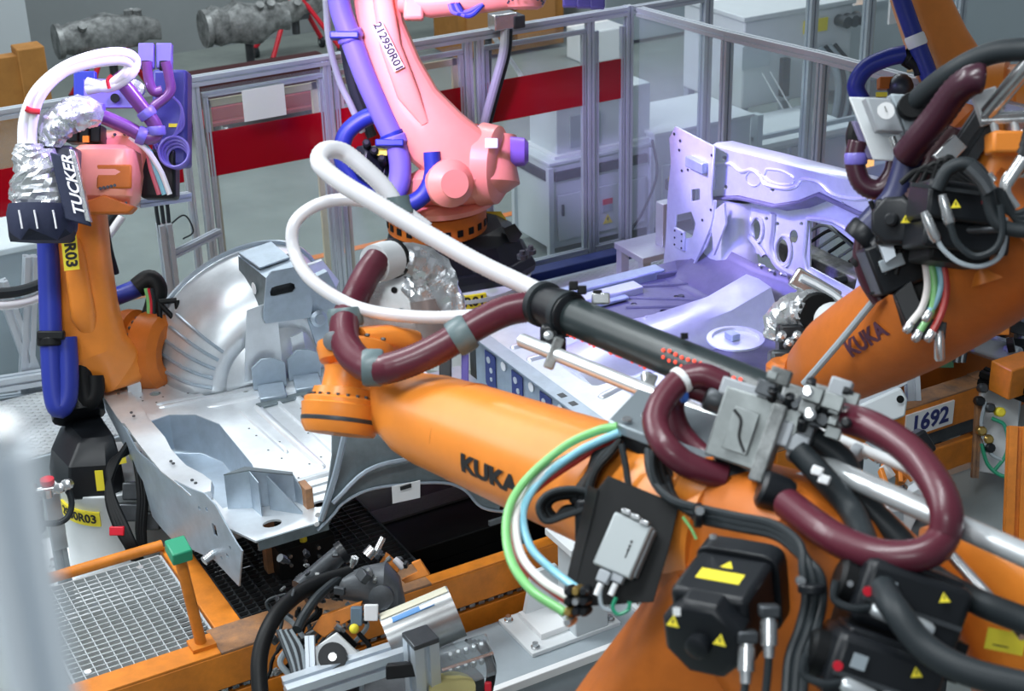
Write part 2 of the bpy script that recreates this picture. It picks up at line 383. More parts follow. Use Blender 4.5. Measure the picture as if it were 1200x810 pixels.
def warn_tri(c, n, s, parent, mat=YEL, name='warning_triangle'):
    X, U, n = plane_axes(n); c = V(c)
    o = M().poly([c - X * s / 2 - U * s * .4, c + X * s / 2 - U * s * .4, c + U * s * .47], n * .002).build(name, mat, parent)
    k = s * .22
    M().poly([c + n * .003 + U * (k * 1.2), c + n * .003 - X * k * .35 + U * k * .1, c + n * .003 - U * k * 1.0, c + n * .003 + X * k * .3 + U * k * .05], n * .001).build('bolt_mark', INK, o)
    return o
c1 = cabinet(6.42, 7.45, 10.85, 11.45, .86, 'grey control cabinet with warning label behind fence beside black robot base')
M().box((6.98, 10.82, .42), (.10, .006, .05)).build('label', RED, c1); M().box((6.98, 10.82, .36), (.10, .006, .07)).build('label', CABG, c1)
warn_tri((6.98, 10.82, .26), (0, -1, 0), .1, c1)
M().tube([(7.42, 10.8, .9), (7.44, 10.75, .6), (7.3, 10.74, .3), (7.2, 10.8, .1)], .012).build('cable', RUBBER, c1)
bx = thing('switch_box', (6.95, 11.15, .86), 'white sheet metal box sitting on the grey control cabinet', 'box')
M().b2((6.55, 10.95, .88), (7.5, 11.4, 1.36)).build('housing', CABW, bx, bev=.01); M().b2((6.68, 10.935, .92), (6.98, 10.95, 1.2)).build('panel', CABG, bx)
M().b2((6.5, 10.9, .86), (7.55, 11.42, .885)).build('foot_plate', WHITE, bx)
c2 = cabinet(7.45, 8.5, 10.8, 11.6, .95, 'low white cabinet behind fence post with cable loom at its side', top=WHITE, frame=False)
warn_tri((7.62, 10.77, .55), (0, -1, 0), .13, c2)
ch = thing('cable_loom', (7.95, 10.72, .0), 'thick blue grey cable loom arching down beside low white cabinet', 'cable')
for k in range(7): M().tube([(8.0 + k * .035, 10.7 - k * .02, .75 - k * .01), (7.8 + k * .03, 10.62, .68 - .01 * k), (7.72 + k * .03, 10.6, .4), (7.76 + k * .03, 10.62, .05)], .022, 8).build('cable', N('loom_%d' % k, (.05 + .01 * k, .07 + .01 * k, .12), .4) if k == 0 else BSTEEL if k % 3 == 0 else RUBBER, ch)
# big white housing with arching cables
bh = thing('machine_housing', (10.2, 12.2, 0), 'tall white machine housing with yellow label behind tall fence posts', 'machine')
M().b2((9.3, 12.0, .55), (10.65, 13.0, 1.42)).build('housing', WHITE, bh, bev=.02)
M().b2((9.28, 11.98, 1.42), (10.67, 13.02, 1.47)).build('lid', WHITE, bh, bev=.01)
M().b2((9.28, 11.99, .95), (9.62, 12.0, 1.18)).build('label', CABW, bh)
M().b2((10.02, 11.985, 1.2), (10.32, 11.995, 1.33)).build('yellow_label', YEL, bh)
for k in range(3): M().cyl((10.46 + .1 * k, 11.99, 1.28), (10.46 + .1 * k, 11.85, 1.28), .06).build('connector', DSTEEL, bh)
M().b2((9.75, 11.93, .62), (9.83, 12.0, 1.0)).build('terminal_strip', DSTEEL, bh)
for k in range(4): M().tube([(10.2 + k * .06, 11.95, 1.05), (10.32 + k * .06, 11.8, .8), (10.28 + k * .06, 11.75, .4), (10.05 + k * .06, 11.7, .1), (10.1 + k * .06, 11.7, -.0)], .035, 8).build('cable', RUBBER if k % 2 else CABG, bh)
for x, y in ((9.35, 12.05), (10.6, 12.05), (9.35, 12.95), (10.6, 12.95)): M().box((x, y, .28), (.08, .08, .56)).build('leg', CABG, bh)
for k in range(2): M().tube([(9.5 + k * .1, 11.95, .9), (9.62 + k * .1, 11.8, .6), (9.75 + .1 * k, 11.75, .42), (9.9 + .1 * k, 11.8, .5)], .008, 6).build('wire', PAPER, bh)
lb = thing('low_cabinet', (8.9, 11.4, 0), 'wide low white cabinet top below the tall white housing', 'cabinet')
M().b2((8.45, 11.05, .05), (9.85, 11.75, .50)).build('body', CABW, lb, bev=.01); M().b2((8.4, 11.0, .5), (9.9, 11.8, .55)).build('top_plate', WHITE, lb, bev=.008)
M().b2((8.5, 11.03, .1), (9.1, 11.05, .45)).build('door', CABG, lb); M().b2((9.15, 11.03, .1), (9.8, 11.05, .45)).build('door', CABG, lb)
M().b2((8.6, 10.9, .64), (10.0, 10.94, .68)).build('cable_tray', ALU, lb); M().b2((8.6, 10.85, .05), (8.66, 10.95, .9)).build('mast', CABW, lb)
rb = thing('machine_housing', (12.2, 13.0, 0), 'white box with amber lamp on grey perforated frame, far behind fence', 'machine')
M().b2((11.3, 13.0, .2), (12.4, 13.8, 1.05)).build('housing', CABW, rb, bev=.02); M().b2((11.2, 12.95, 1.05), (12.5, 13.85, 1.1)).build('shelf', ALU, rb)
M().b2((11.35, 13.2, 1.1), (11.75, 13.6, 1.3)).build('box', WHITE, rb, bev=.01)
M().cyl((11.95, 13.3, 1.1), (11.95, 13.3, 1.24), .05).build('lamp_base', BLACK, rb); M().cyl((11.95, 13.3, 1.24), (11.95, 13.3, 1.42), .075).build('lamp', AMBER, rb)
M().cyl((11.95, 13.3, 1.42), (11.95, 13.3, 1.45), .08).build('lamp_cap', BLACK, rb)
# far yellow-lit equipment low behind firewall
fe = thing('floor_lamp_unit', (10.3, 10.9, 0), 'small floor unit with two amber glowing lamps behind fence', 'equipment')
M().b2((9.3, 10.9, .0), (10.4, 11.0, .14)).build('base', CABG, fe, bev=.01)
for x in (9.4, 9.95): M().box((x, 10.88, .2), (.16, .05, .09)).build('lamp', AMBER, fe, bev=.01)
# white partition (right)
pt = thing('partition_board', (12.6, 12.2, 0), 'tall pale grey partition board at the upper right behind orange robot', 'board')
M().box((13.2, 12.6, 1.25), (1.3, .06, 2.5)).build('board', CABW, pt, bev=.01); M().b2((13.8, 12.55, 0), (13.86, 12.65, 2.5)).build('edge_post', BEIGE, pt)
for x in (12.6, 13.8): M().box((x, 12.6, .03), (.1, .5, .06)).build('foot', CABG, pt)
sg = tag(M().b2((9.72, 10.47, 1.64), (9.86, 10.494, 1.88)).build('notice', PAPER), 'small white notice hanging between far fence posts', 'notice')
# orange cabinet and bench in far background
oc = thing('orange_cabinet', (9.3, 17.2, 0), 'blurred orange brown cabinet far behind the fence above the red band', 'cabinet')
a = at(512, 92, z=0); b = at(640, 72, z=0)
M().b2((8.75, 16.9, .05), (10.25, 17.6, 1.7)).build('body', TAN, oc, bev=.02); M().b2((8.7, 16.85, 1.7), (10.3, 17.65, 1.76)).build('top_plate', TAN, oc)
M().b2((9.45, 16.86, .1), (9.5, 16.9, 1.65)).build('door_edge', N('dark_brown', (.10, .05, .02), .7), oc)
for k in (0, 1): M().b2((8.85 + .7 * k, 16.87, .15), (9.4 + .7 * k, 16.9, 1.6)).build('door', N('brown_door_%d' % k, (.36, .17, .05), .7), oc)
wc = thing('work_bench', (12.6, 17.5, 0), 'long pale work bench far behind the fence right of orange cabinet', 'bench')
M().b2((10.5, 16.4, .72), (12.6, 17.6, .8)).build('top', WHITE, wc, bev=.01)
M().b2((10.6, 16.5, .05), (12.5, 17.5, .7)).build('body', CABG, wc, bev=.01)
bx2 = tag(M().b2((10.0, 16.0, .0), (10.6, 16.45, .4)).build('crate', PAPER, bev=.02), 'small white crate on floor before the orange cabinet', 'crate')

# engine castings on red stands along the far wall
def casting(x, y, z, L, r, seed, red, label, slabel):
    rnd = random.Random(seed); t = thing('engine_casting', (x, y, 0), label, 'machine part', 'castings on stands along the far wall')
    secs = []
    for i in range(9):
        u = i / 8; rr = r * (.55 + .45 * sin(pi * (u * .9 + .1))) * rnd.uniform(.85, 1.15)
        secs.append(((x - L / 2 + L * u, y, z + rnd.uniform(-.03, .03)), (0, 1, 0), (0, 0, 1), rr * .8, rr, rnd.uniform(2, 4)))
    cst = M().loft(secs, 16).build('housing', CAST, t, sharp=25)
    M().lathe((x - L / 2 - .03, y, z), (1, 0, 0), [(0, r * .9), (.06, r * .9)], 18).build('flange', CAST, t)
    for i in range(7):
        u = rnd.uniform(.15, .85); a = rnd.uniform(-2.6, -.4)
        p = V((x - L / 2 + L * u, y + cos(a) * r * .5, z + sin(a) * -r * .6)); M().cyl(p, p + V((0, cos(a) * r * .6, -sin(a) * r * .5)), .05).build('boss', CAST, t)
    s = thing('engine_stand', (x, y, 0), slabel, 'stand', 'stands carrying castings along the far wall')
    m_ = RED if red else DSTEEL
    M().cyl((x, y, .3), (x, y, z - r * .7), .05).build('column', DSTEEL, s)
    M().box((x, y, z - r * .72), (.3, .2, .06)).build('saddle', DSTEEL, s)
    for k, (dx, dy) in enumerate(((-.45, -.3), (.45, -.3), (-.45, .3), (.45, .3))):
        M().tube([(x, y, .9 if red else .35), (x + dx * .5, y + dy * .5, .5 if red else .2), (x + dx, y + dy, .12)], .03, 8).build('leg', m_, s)
        wh = M().lathe((x + dx - .02, y + dy, .07), (1, 0, 0), [(0, .03), (0, .07), (.05, .07), (.05, .03)], 14).build('wheel', RUBBER, s)
        M().cyl((x + dx - .03, y + dy, .07), (x + dx + .04, y + dy, .07), .025).build('hub', STEEL, wh)
p1 = at(128, 40, y=17.6); p2 = at(285, 22, y=17.6); p3 = at(330, 20, y=18.6)
casting(p1.x, 17.6, p1.z, 1.15, .22, 3, True, 'grey casting on a red stand at the upper left before wall', 'red legged stand under the casting at the far upper left')
casting(p2.x - .1, 17.2, p2.z + .05, 1.0, .24, 5, False, 'grey casting on a dark post above paper sheet', 'dark post stand under the casting above paper sheet')
casting(p3.x + .1, 18.4, p3.z + .15, .7, .16, 9, True, 'grey casting half hidden behind link arm of pink robot', 'bright red legged stand beside link arm of pink robot')
tr = thing('wheeled_cart', (6.2, 14.6, 0), 'dark red wheeled cart behind fence beside the paper sheet', 'cart')
pc = at(312, 128, z=.2); M().box((pc.x, pc.y + .5, .3), (1.9, .5, .5)).build('bin', N('dark_red_brown', (.05, .012, .014), .6), tr, bev=.02); M().box((pc.x, pc.y, .22), (1.7, .6, .05)).build('deck', N('dark_red_steel', (.25, .02, .03), .5), tr, bev=.01)
for dx in (-.6, .55):
    for dy in (-.22, .22):
        wh = M().lathe((pc.x + dx, pc.y + dy, .1), (1, 0, 0), [(0, .04), (0, .1), (.05, .1), (.05, .04)], 16).build('caster', STEEL, tr)
        M().box((pc.x + dx + .02, pc.y + dy, .17), (.06, .05, .12)).build('fork', STEEL, wh)
M().b2((pc.x - .7, pc.y - .25, .25), (pc.x + .7, pc.y - .2, .38)).build('side_rail', N('dark_red_rail', (.30, .02, .03), .5), tr)
# far left: white pillar and orange timber stack
pl = at(15, 70, y=15.5)
struct(M().b2((pl.x - .6, 15.5, 0), (pl.x + .20, 16.2, 3.4)).build('wall_left', N('pillar_paint', (.42, .48, .51), .6)))
tb = thing('tan_barrier', (pl.x, 14.6, 0), 'blurred orange brown barrier board at far left behind the fence', 'barrier')
q = at(0, 68, y=14.6); q2 = at(62, 130, y=14.6)
M().b2((q.x - 1, 14.6, 0), (q2.x, 14.75, q.z)).build('board', TAN, tb, bev=.01); M().b2((q2.x - .25, 14.55, 0), (q2.x, 14.8, q.z + .06)).build('end_post', TAN, tb, bev=.01)
# fence cable post left + white cable from above
for nm, pts, r_, mt, lab in (
    ('hanging_cable', [(540, 0, 9.9), (0, 0, 0)], 0, None, ''),):
    pass
gc = thing('cable_drop', (5.9, FY - .1, 1.7), 'pair of grey cables in a clamp hanging over the fence top', 'cable')
pp = [at(592, 28, y=FY - .12), at(590, 60, y=FY - .15), at(581, 95, y=FY - .15), at(570, 135, y=FY - .12), at(560, 175, y=FY - .12)]
M().tube(pp, .035).build('cable', GREYH, gc); M().tube([p + V((.05, .03, -.02)) for p in pp], .03).build('cable', RUBBER, gc)
M().box(at(589, 24, y=FY - .1), (.2, .12, .12)).build('clamp', STEEL, gc, bev=.01); M().box(at(604, 24, y=FY - .1), (.1, .14, .1)).build('clamp', DSTEEL, gc, bev=.01)
M().tube([at(572, 38, y=10.75), at(572, 70, y=10.75), at(571, 100, y=10.75)], .03).build('cable', RUBBER, gc)
wcb = tag(M().tube([at(577, 40, y=11.4), at(590, 60, y=11.8), at(605, 80, y=12), at(612, 92, y=12)], .022).build('white_cable', WHITEH), 'short white cable sloping behind the fence above red band', 'cable')
gl = thing('cable_pair', (4.3, FY - .12, 1.6), 'pale and dark cables rising left of the pink robot arm', 'cable')
M().tube([at(382, 0, y=10.3), at(386, 50, y=10.3), at(398, 95, y=10.3), at(412, 125, y=10.25), at(425, 155, y=10.2)], .025).build('cable', GREYH, gl)
M().tube([at(404, 50, y=10.35), at(412, 95, y=10.3), at(424, 130, y=10.25), at(436, 160, y=10.2)], .04).build('cable', RUBBER, gl)

# ---------------------------------------------------------------- left side: platforms and brackets
dp = thing('tread_platform', (.9, 9.6, 0), 'silver diamond tread platform left of the white robot pedestal', 'platform')
M().b2((-1.5, 9.15, .24), (2.35, 10.05, .30)).build('tread_plate', TREAD, dp, bev=.004)
M().b2((-1.5, 9.13, .04), (2.3, 9.17, .29)).build('side_board', CABG, dp, bev=.004)
for x in (-.5, .8, 2.0): M().box((x, 9.6, .12), (.08, .7, .22)).build('foot', DSTEEL, dp)
dp2 = thing('tread_step', (6.3, 9.6, 0), 'small diamond tread step behind the violet lit floor sheet', 'platform')
M().b2((5.75, 9.15, .24), (7.0, 9.85, .29)).build('tread_plate', TREAD, dp2, bev=.004); M().b2((5.75, 9.13, .04), (7.0, 9.16, .27)).build('side_board', CABG, dp2)
bb = thing('blue_beam', (6.0, 10.2, 0), 'dark blue steel floor beam along the foot of the fence', 'beam')
M().b2((5.5, 10.02, .0), (7.0, 10.2, .14)).build('beam', BSTEEL, bb, bev=.01); M().b2((5.5, 10.22, .0), (7.0, 10.36, .2)).build('beam', BSTEEL, bb, bev=.01)
M().b2((5.5, 10.0, .14), (7.0, 10.06, .2)).build('top_strip', ALU, bb)
# bracket stand right of blue beam
bs = thing('support_stand', (6.5, 9.3, 0), 'grey welded support stand left of the violet front pillar', 'stand')
M().b2((6.25, 9.2, .55), (6.85, 9.6, .6)).build('plate', ALU, bs, bev=.005)
for x, y in ((6.3, 9.25), (6.8, 9.25), (6.3, 9.55), (6.8, 9.55)): M().box((x, y, .28), (.07, .07, .54)).build('leg', ALU, bs)
M().b2((6.5, 9.3, .6), (6.6, 9.4, .95)).build('upright', ALU, bs, bev=.005)
# grey steel bracket frame at left edge
fs = thing('bracket_rack', (.9, 10.3, 0), 'galvanised slotted steel frame at left edge behind the blue hoses', 'frame')
for a, b in (((0, 330), (52, 470)), ((36, 300), (30, 470)), ((110, 260), (118, 440))):
    A = at(*a, y=10.25); B = at(*b, y=10.2); M().prof(A, B, .09).build('strut', ALU, fs)
M().prof(at(-30, 455, y=10.1), at(160, 425, y=10.1), .09, (0, 0, 1)).build('crossbar', ALU, fs)
M().prof(at(-30, 475, y=10.15), at(110, 455, y=10.15), .07, (0, 0, 1)).build('crossbar', ALU, fs)
lt = thing('white_bench', (.6, 11.2, 0), 'white topped bench at the left edge behind the orange link arm', 'bench')
A = at(10, 285, y=11.0)
M().b2((A.x - 1.4, 10.9, A.z - .05), (A.x + .75, 11.9, A.z)).build('top', WHITE, lt, bev=.01)
M().b2((A.x - 1.35, 10.95, .05), (A.x + .7, 11.85, A.z - .05)).build('body', CABG, lt, bev=.01)
hz_ = thing('hose_pair', (.8, 9.8, 1.2), 'black and white hoses sagging at the left edge by blue sleeve', 'hose')
pts = [at(-30, 340, y=9.5), at(0, 344, y=9.5), at(40, 336, y=9.6), at(85, 310, y=9.8), at(118, 270, y=9.9), at(140, 240, y=9.9)]
M().tube(pts, .035).build('hose', RUBBER, hz_); M().tube([p + V((.0, -.02, -.075)) for p in pts], .03, rib=.02).build('hose', WHITEH, hz_)
# slim grey pole by the fence (190-205, 240-340)
sp = thing('cable_post', (3.1, 10.1, 0), 'slim grey post with three cables between robot and fence door', 'post')
A = at(192, 262, y=10.1)
M().prof((A.x, 10.1, 0), (A.x, 10.1, A.z), .09).build('post', ALU, sp)
for k in range(3): M().tube([(A.x + (k - 1) * .03, 10.1, A.z - .1), (A.x + (k - 1) * .04, 10.1, A.z + .1), (A.x + (k - 1) * .03, 10.1, A.z + .25)], .014, 8).build('cable', RUBBER, sp)
M().prof((A.x, 10.1, A.z - .25), (A.x + .45, 10.3, A.z - .22), .05, (0, 0, 1)).build('arm', ALU, sp)
M().tube([(A.x + .02, 10.08, A.z - .02), (A.x + .15, 10.1, A.z + .03), (A.x + .2, 10.1, A.z - .1), (A.x + .12, 10.1, A.z - .14)], .006, 6).build('wire', RUBBER, sp)
# near-left blurred post
np_ = thing('fence_post', (0, 0, 0), 'tall pale blurred post close to the camera at left edge', 'post')
A = at(2, 560, d=.85)
M().prof((A.x, A.y, 0), (A.x + .0, A.y, A.z + .02), .034).build('post', N('pale_post_paint', (.75, .82, .88), .5), np_)
M().cyl((A.x, A.y, A.z + .02), (A.x, A.y, A.z + .03), .012).build('post_cap', STEEL, np_)
M().box((A.x, A.y, .01), (.16, .16, .02)).build('foot_plate', ALU, np_)

# ================================================================ CONVEYOR
def yz(c, pts): return [(at(px, py, x=c).y, at(px, py, x=c).z) for px, py in pts]
def xz(c, pts): return [(at(px, py, y=c).x, at(px, py, y=c).z) for px, py in pts]
def xy(c, pts): return [(at(px, py, z=c).x, at(px, py, z=c).y) for px, py in pts]
YZ = ((0, 1, 0), (0, 0, 1)); XZ = ((1, 0, 0), (0, 0, 1)); XY = ((1, 0, 0), (0, 1, 0))
cv = thing('conveyor_frame', (3.5, 6.3, 0), 'long orange conveyor frame numbered 1692 running under the car underbody', 'conveyor')
M().b2((.6, 6.25, .30), (5.2, 6.30, .50)).build('fascia_beam', SKID, cv, bev=.006); M().b2((5.2, 6.25, .40), (6.86, 6.30, .62)).build('fascia_beam', SKID, cv, bev=.006); M().b2((5.2, 6.27, .30), (6.86, 6.33, .40)).build('rail_groove', DSTEEL, cv)
M().b2((.6, 6.25, .50), (1.80, 6.39, .515)).build('top_flange', SKID, cv, bev=.003); M().b2((1.80, 6.25, .50), (2.95, 6.47, .515)).build('top_flange', WORN, cv, bev=.003); M().b2((2.95, 6.25, .50), (5.2, 6.33, .512)).build('top_flange', SKID, cv, bev=.003); M().b2((5.2, 6.25, .62), (6.86, 6.40, .632)).build('top_flange', WORN, cv, bev=.003); M().b2((6.82, 6.24, .0), (6.92, 6.4, .64)).build('end_post', WORN, cv, bev=.003)
M().b2((.6, 6.30, .24), (5.2, 6.36, .30)).build('chain_channel', DSTEEL, cv)
M().b2((.6, 6.27, .02), (6.86, 6.33, .25)).build('lower_beam', SKID, cv, bev=.006)
for side in (0,):
    c0 = M().box((0, 0, 0), (.05, .02, .018)); me0 = None
    for k in range(76):
        if me0 is None: o = M().box((.7, 6.285, .272), (.034, .02, .02)).build('chain_link', STEEL, cv); me0 = o
        else: dup(me0, 'chain_link', cv, (k * .058, 0, 0))
M().b2((2.2, 8.15, .02), (7.0, 8.25, .5)).build('rear_beam', SKID, cv, bev=.006)
for x in (1.92, 5.1, 6.3): M().b2((x - .07, 6.4, .40), (x + .07, 7.36 if x < 3 else 8.15, .50)).build('cross_beam', SKID if x < 3 else WORN, cv, bev=.005)
M().cyl((.5, 7.33, .53), (1.86, 7.33, .53), .03).build('side_tube', SKID, cv)
M().b2((6.18, 6.238, .43), (6.57, 6.25, .59)).build('number_plate', PAPER, cv)
M().text('1692', .155, (6.375, 6.236, .508), (1, 0, 0), (0, 0, 1), bold=.004).build('number', INKB, cv)
A = at(1072, 487, y=6.23)
M().cyl((6.02, 6.26, .3), (6.02, 6.26, .5), .02).build('stub', STEEL, cv)
pst = thing('marker_post', (1.74, 6.33, .5), 'thin orange post with green cap on the grating corner', 'post')
M().cyl((1.74, 6.36, .5), (1.70, 6.40, 1.02), .028).build('tube', SKID, pst)
M().box((1.70, 6.40, 1.055), (.10, .12, .07), (V((1, 0, 0)), V((0, .97, .2)), V((0, -.2, .97)))).build('cap', GREEN, pst, bev=.008)
M().box((1.74, 6.36, .525), (.12, .1, .02)).build('foot_plate', SKID, pst)
def grating(x0, x1, y0, y1, z, sx, sy, mt, label):
    g = thing('floor_grating', ((x0 + x1) / 2, (y0 + y1) / 2, z - .04), label, 'grating')
    for a, b in (((x0, y0), (x1, y0)), ((x0, y1), (x1, y1)), ((x0, y0), (x0, y1)), ((x1, y0), (x1, y1))):
        M().b2((min(a[0], b[0]) - .006, min(a[1], b[1]) - .006, z - .035), (max(a[0], b[0]) + .006, max(a[1], b[1]) + .006, z)).build('border_bar', mt, g)
    nx = int((x1 - x0) / sx); ny = int((y1 - y0) / sy)
    o = M().b2((x0 + sx - .0025, y0, z - .03), (x0 + sx + .0025, y1, z - .002)).build('bearing_bar', mt, g)
    for k in range(1, nx - 1): dup(o, 'bearing_bar', g, (k * sx, 0, 0))
    o = M().b2((x0, y0 + sy - .0025, z - .02), (x1, y0 + sy + .0025, z)).build('cross_bar', mt, g)
    for k in range(1, ny - 1): dup(o, 'cross_bar', g, (0, k * sy, 0))
    return g
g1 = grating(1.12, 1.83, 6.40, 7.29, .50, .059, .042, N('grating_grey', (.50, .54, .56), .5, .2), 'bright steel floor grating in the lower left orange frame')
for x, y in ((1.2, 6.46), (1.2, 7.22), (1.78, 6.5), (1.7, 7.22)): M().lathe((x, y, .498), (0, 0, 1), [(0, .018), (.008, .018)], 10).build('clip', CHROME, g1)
grating(2.0, 3.0, 6.49, 7.6, .48, .059, .042, DSTEEL, 'dark floor grating in the shade under the rear underbody')  # dark steel stands in for the body's shade on this grating
# belt bed in the pit
bd = thing('roller_bed', (4.4, 7.4, -.35), 'black roller bed lying in the dark pit below the underbody', 'conveyor')
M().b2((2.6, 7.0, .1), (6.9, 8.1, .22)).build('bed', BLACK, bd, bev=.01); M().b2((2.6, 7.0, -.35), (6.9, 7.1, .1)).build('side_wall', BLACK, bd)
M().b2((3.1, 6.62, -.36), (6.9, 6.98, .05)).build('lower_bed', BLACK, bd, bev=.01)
M().b2((3.05, 7.35, .22), (3.85, 7.5, .235)).build('tread_strip', N('dark_tread', (.10, .10, .10), .5, bump=.6, bscale=30), bd)
M().b2((3.7, 7.0, .22), (4.3, 7.02, .25)).build('edge_strip', CABG, bd)
for x in (2.15, 2.45):
    for y in (6.7, 7.6): M().b2((x, y, -.36), (x + .06, y + .06, .44)).build('bed_leg', BLACK, bd)
# side supports carrying the body
for i, (px, py, lab) in enumerate([(318, 660, 'worn brown support peg under the near rear corner of underbody'), (610, 640, 'support peg hidden under the middle of underbody')]):
    pass
sup = thing('support_block', (2.5, 6.75, .5), 'black bolted support block under the near rear floor corner', 'fixture')
A = at(357, 650, y=6.75); M().b2((A.x - .16, 6.70, .5), (A.x + .16, 6.86, A.z + .1)).build('block', BLACK, sup, bev=.006)
for k in range(6): M().cyl((A.x - .1 + (k % 3) * .08, 6.70, A.z - .0 + (k // 3) * .055), (A.x - .1 + (k % 3) * .08, 6.685, A.z + (k // 3) * .055), .011, n=8).build('bolt', STEEL, sup)
A = at(357, 632, y=6.7); M().cyl((A.x, 6.72, A.z - .02), (A.x, 6.72, .97), .02).build('pin', YEL, sup)
B = at(318, 645, y=6.8); M().b2((B.x - .03, 6.8, .5), (B.x + .03, 6.86, .97)).build('peg', WORN, sup); 
sup2 = thing('support_post', (5.6, 6.7, 0), 'grey support posts under the violet lit front floor', 'fixture')
for x, y in ((4.2, 6.75), (5.7, 6.6), (4.2, 8.02), (5.6, 8.02), (2.4, 8.3), (2.4, 7.2)): M().b2((x - .04, y - .04, .1 if y < 8.1 else 0), (x + .04, y + .04, .96)).build('post', DSTEEL, sup2)

# ================================================================ CAR UNDERBODY
car = thing('car_underbody', (4.0, 7.35, .5), 'galvanised car underbody with wheelhouse and upright firewall, lit violet at front', 'car body')
well = [(2.01, 7.86), (2.14, 7.88), (2.27, 7.80), (2.345, 7.62), (2.335, 7.1), (2.30, 6.85), (2.22, 6.74), (2.04, 6.74)]
holes = [well, circ(2.16, 8.18, .035, ry=.03), circ(2.28, 8.25, .02), circ(2.20, 6.47, .05, ry=.035), circ(2.48, 6.52, .045, ry=.03), circ(2.62, 7.93, .02)]
def fz(x, y): return .0
M().sheet([(1.98, 8.42), (3.3, 8.42), (3.62, 8.2), (3.62, 6.36), (3.5, 6.72), (2.62, 6.74), (2.47, 6.36), (2.42, 6.36), (2.07, 6.36), (1.97, 6.62), (1.97, 7.4)], holes, (0, 0, 1.0), *XY, .012).build('rear_floor', GALV, car)
M().b2((2.08, 6.35, .95), (2.45, 6.365, 1.005)).build('edge_flange', GALVD, car)
R = []
for k, (z, s) in enumerate(((1.0, 1.0), (.97, .985), (.80, .96), (.775, .92))):
    cx, cy = 2.17, 7.3; R.append([V((cx + (x - cx) * s, cy + (y - cy) * s, z)) for x, y in well])
mw = M(); n = len(well)
mw.add([p for r in R for p in r], [(i * n + k, i * n + (k + 1) % n, (i + 1) * n + (k + 1) % n, (i + 1) * n + k) for i in range(3) for k in range(n)] + [tuple(3 * n + k for k in range(n))])
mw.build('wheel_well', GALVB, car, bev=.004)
M().b2((2.30, 7.02, .88), (2.33, 7.07, .94)).build('tab', GALV, car)
# ribs of the rear floor: each a long raised bead
def bead(a, b, w, h, mt=GALV, name='rib'):
    a, b = V(a), V(b); e1, e2, d = basis(b - a)
    zz = V((0, 0, 1)); sd = d.cross(zz).normalized(); R = []
    for t, q in ((0, .3), (.02, .8), (.05, 1), (.95, 1), (.98, .8), (1, .3)):
        p = a.lerp(b, t); R.append([p - sd * w * q, p - sd * w * .55 * q + zz * h * q, p + sd * w * .55 * q + zz * h * q, p + sd * w * q])
    return M().rings(R).build(name, mt, car, sharp=60)
for k, x in enumerate((2.50, 2.60, 2.72, 2.84, 2.96, 3.08, 3.20, 3.32)): bead((x + .0, 7.72, 1.006), (x + .04, 6.84 if k else 7.1, 1.006), .026 if k % 2 else .014, .014)
bead((2.12, 7.99, 1.006), (2.75, 7.93, 1.006), .014, .012); bead((2.12, 8.04, 1.006), (2.72, 7.98, 1.006), .010, .012)
bead((2.46, 6.70, 1.006), (2.85, 6.70, 1.006), .012, .01); bead((2.44, 6.62, 1.006), (2.8, 6.62, 1.006), .012, .01)
bead((2.36, 7.86, 1.006), (3.6, 7.72, 1.006), .03, .008); bead((2.34, 6.78, 1.006), (3.5, 6.78, 1.006), .02, .012)
rnd = random.Random(4); hm = M()
for k in range(60):
    x, y = rnd.uniform(2.42, 3.5), rnd.uniform(6.5, 7.9)
    hm.lathe((x, y, 1.0075), (0, 0, 1), [(0, .006), (.0008, .006)], 6)
for k in range(22):
    x, y = rnd.uniform(2.05, 2.6), rnd.uniform(8.05, 8.35); hm.lathe((x, y, 1.0075), (0, 0, 1), [(0, .006), (.0008, .006)], 6)
o = hm.build('spot_welds', DSTEEL, car); o['kind'] = 'stuff'
# small upright tab by the orange shoulder
M().b2((2.02, 8.24, 1.0), (2.10, 8.26, 1.22)).build('upright_tab', GALV, car, bev=.002); M().b2((2.12, 8.3, 1.1), (2.17, 8.32, 1.3)).build('upright_tab', GALV, car, bev=.002)
# rear valance
def xv(y): return 1.86 + (0.0 if y > 7.5 else .14 * ((7.5 - y) / 1.1) ** 1.4) + (.03 * ((y - 7.5) / .9) if y > 7.5 else 0)
vo = [(8.43, 1.03), (8.1, 1.03), (7.8, 1.03), (7.6, 1.0), (7.4, 1.03), (7.1, 1.05), (6.85, 1.10), (6.70, 1.14), (6.60, 1.12), (6.42, .98), (6.38, .96), (6.48, .70), (6.71, .74), (6.95, .68), (7.22, .60), (7.52, .61), (7.58, .80), (7.82, .82), (8.1, .9), (8.43, .96)]
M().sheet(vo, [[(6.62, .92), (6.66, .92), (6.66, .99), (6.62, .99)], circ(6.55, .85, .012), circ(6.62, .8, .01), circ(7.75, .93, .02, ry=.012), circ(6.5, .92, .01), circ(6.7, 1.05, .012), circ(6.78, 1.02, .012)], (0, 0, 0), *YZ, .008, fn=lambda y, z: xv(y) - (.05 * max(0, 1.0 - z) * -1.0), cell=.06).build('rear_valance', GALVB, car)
fl_ = []
ys = [8.43, 8.2, 7.95, 7.85, 7.78, 7.5, 7.35, 7.2, 7.05, 6.95, 6.86]
zs = [1.035, 1.035, 1.035, 1.045, 1.075, 1.085, 1.07, 1.05, 1.06, 1.065, 1.06]
ws = [.15, .15, .15, .14, .13, .14, .12, .13, .15, .15, .10]
R = [[(xv(y) - .008, y, z), (xv(y) + wv, y, z - .008), (xv(y) + wv + .01, y, z - .05), (xv(y) + wv, y, z - .055), (xv(y), y, z - .03)] for y, z, wv in zip(ys, zs, ws)]
M().rings([[V(p) for p in r] for r in R]).build('top_flange', GALV, car, sharp=50)
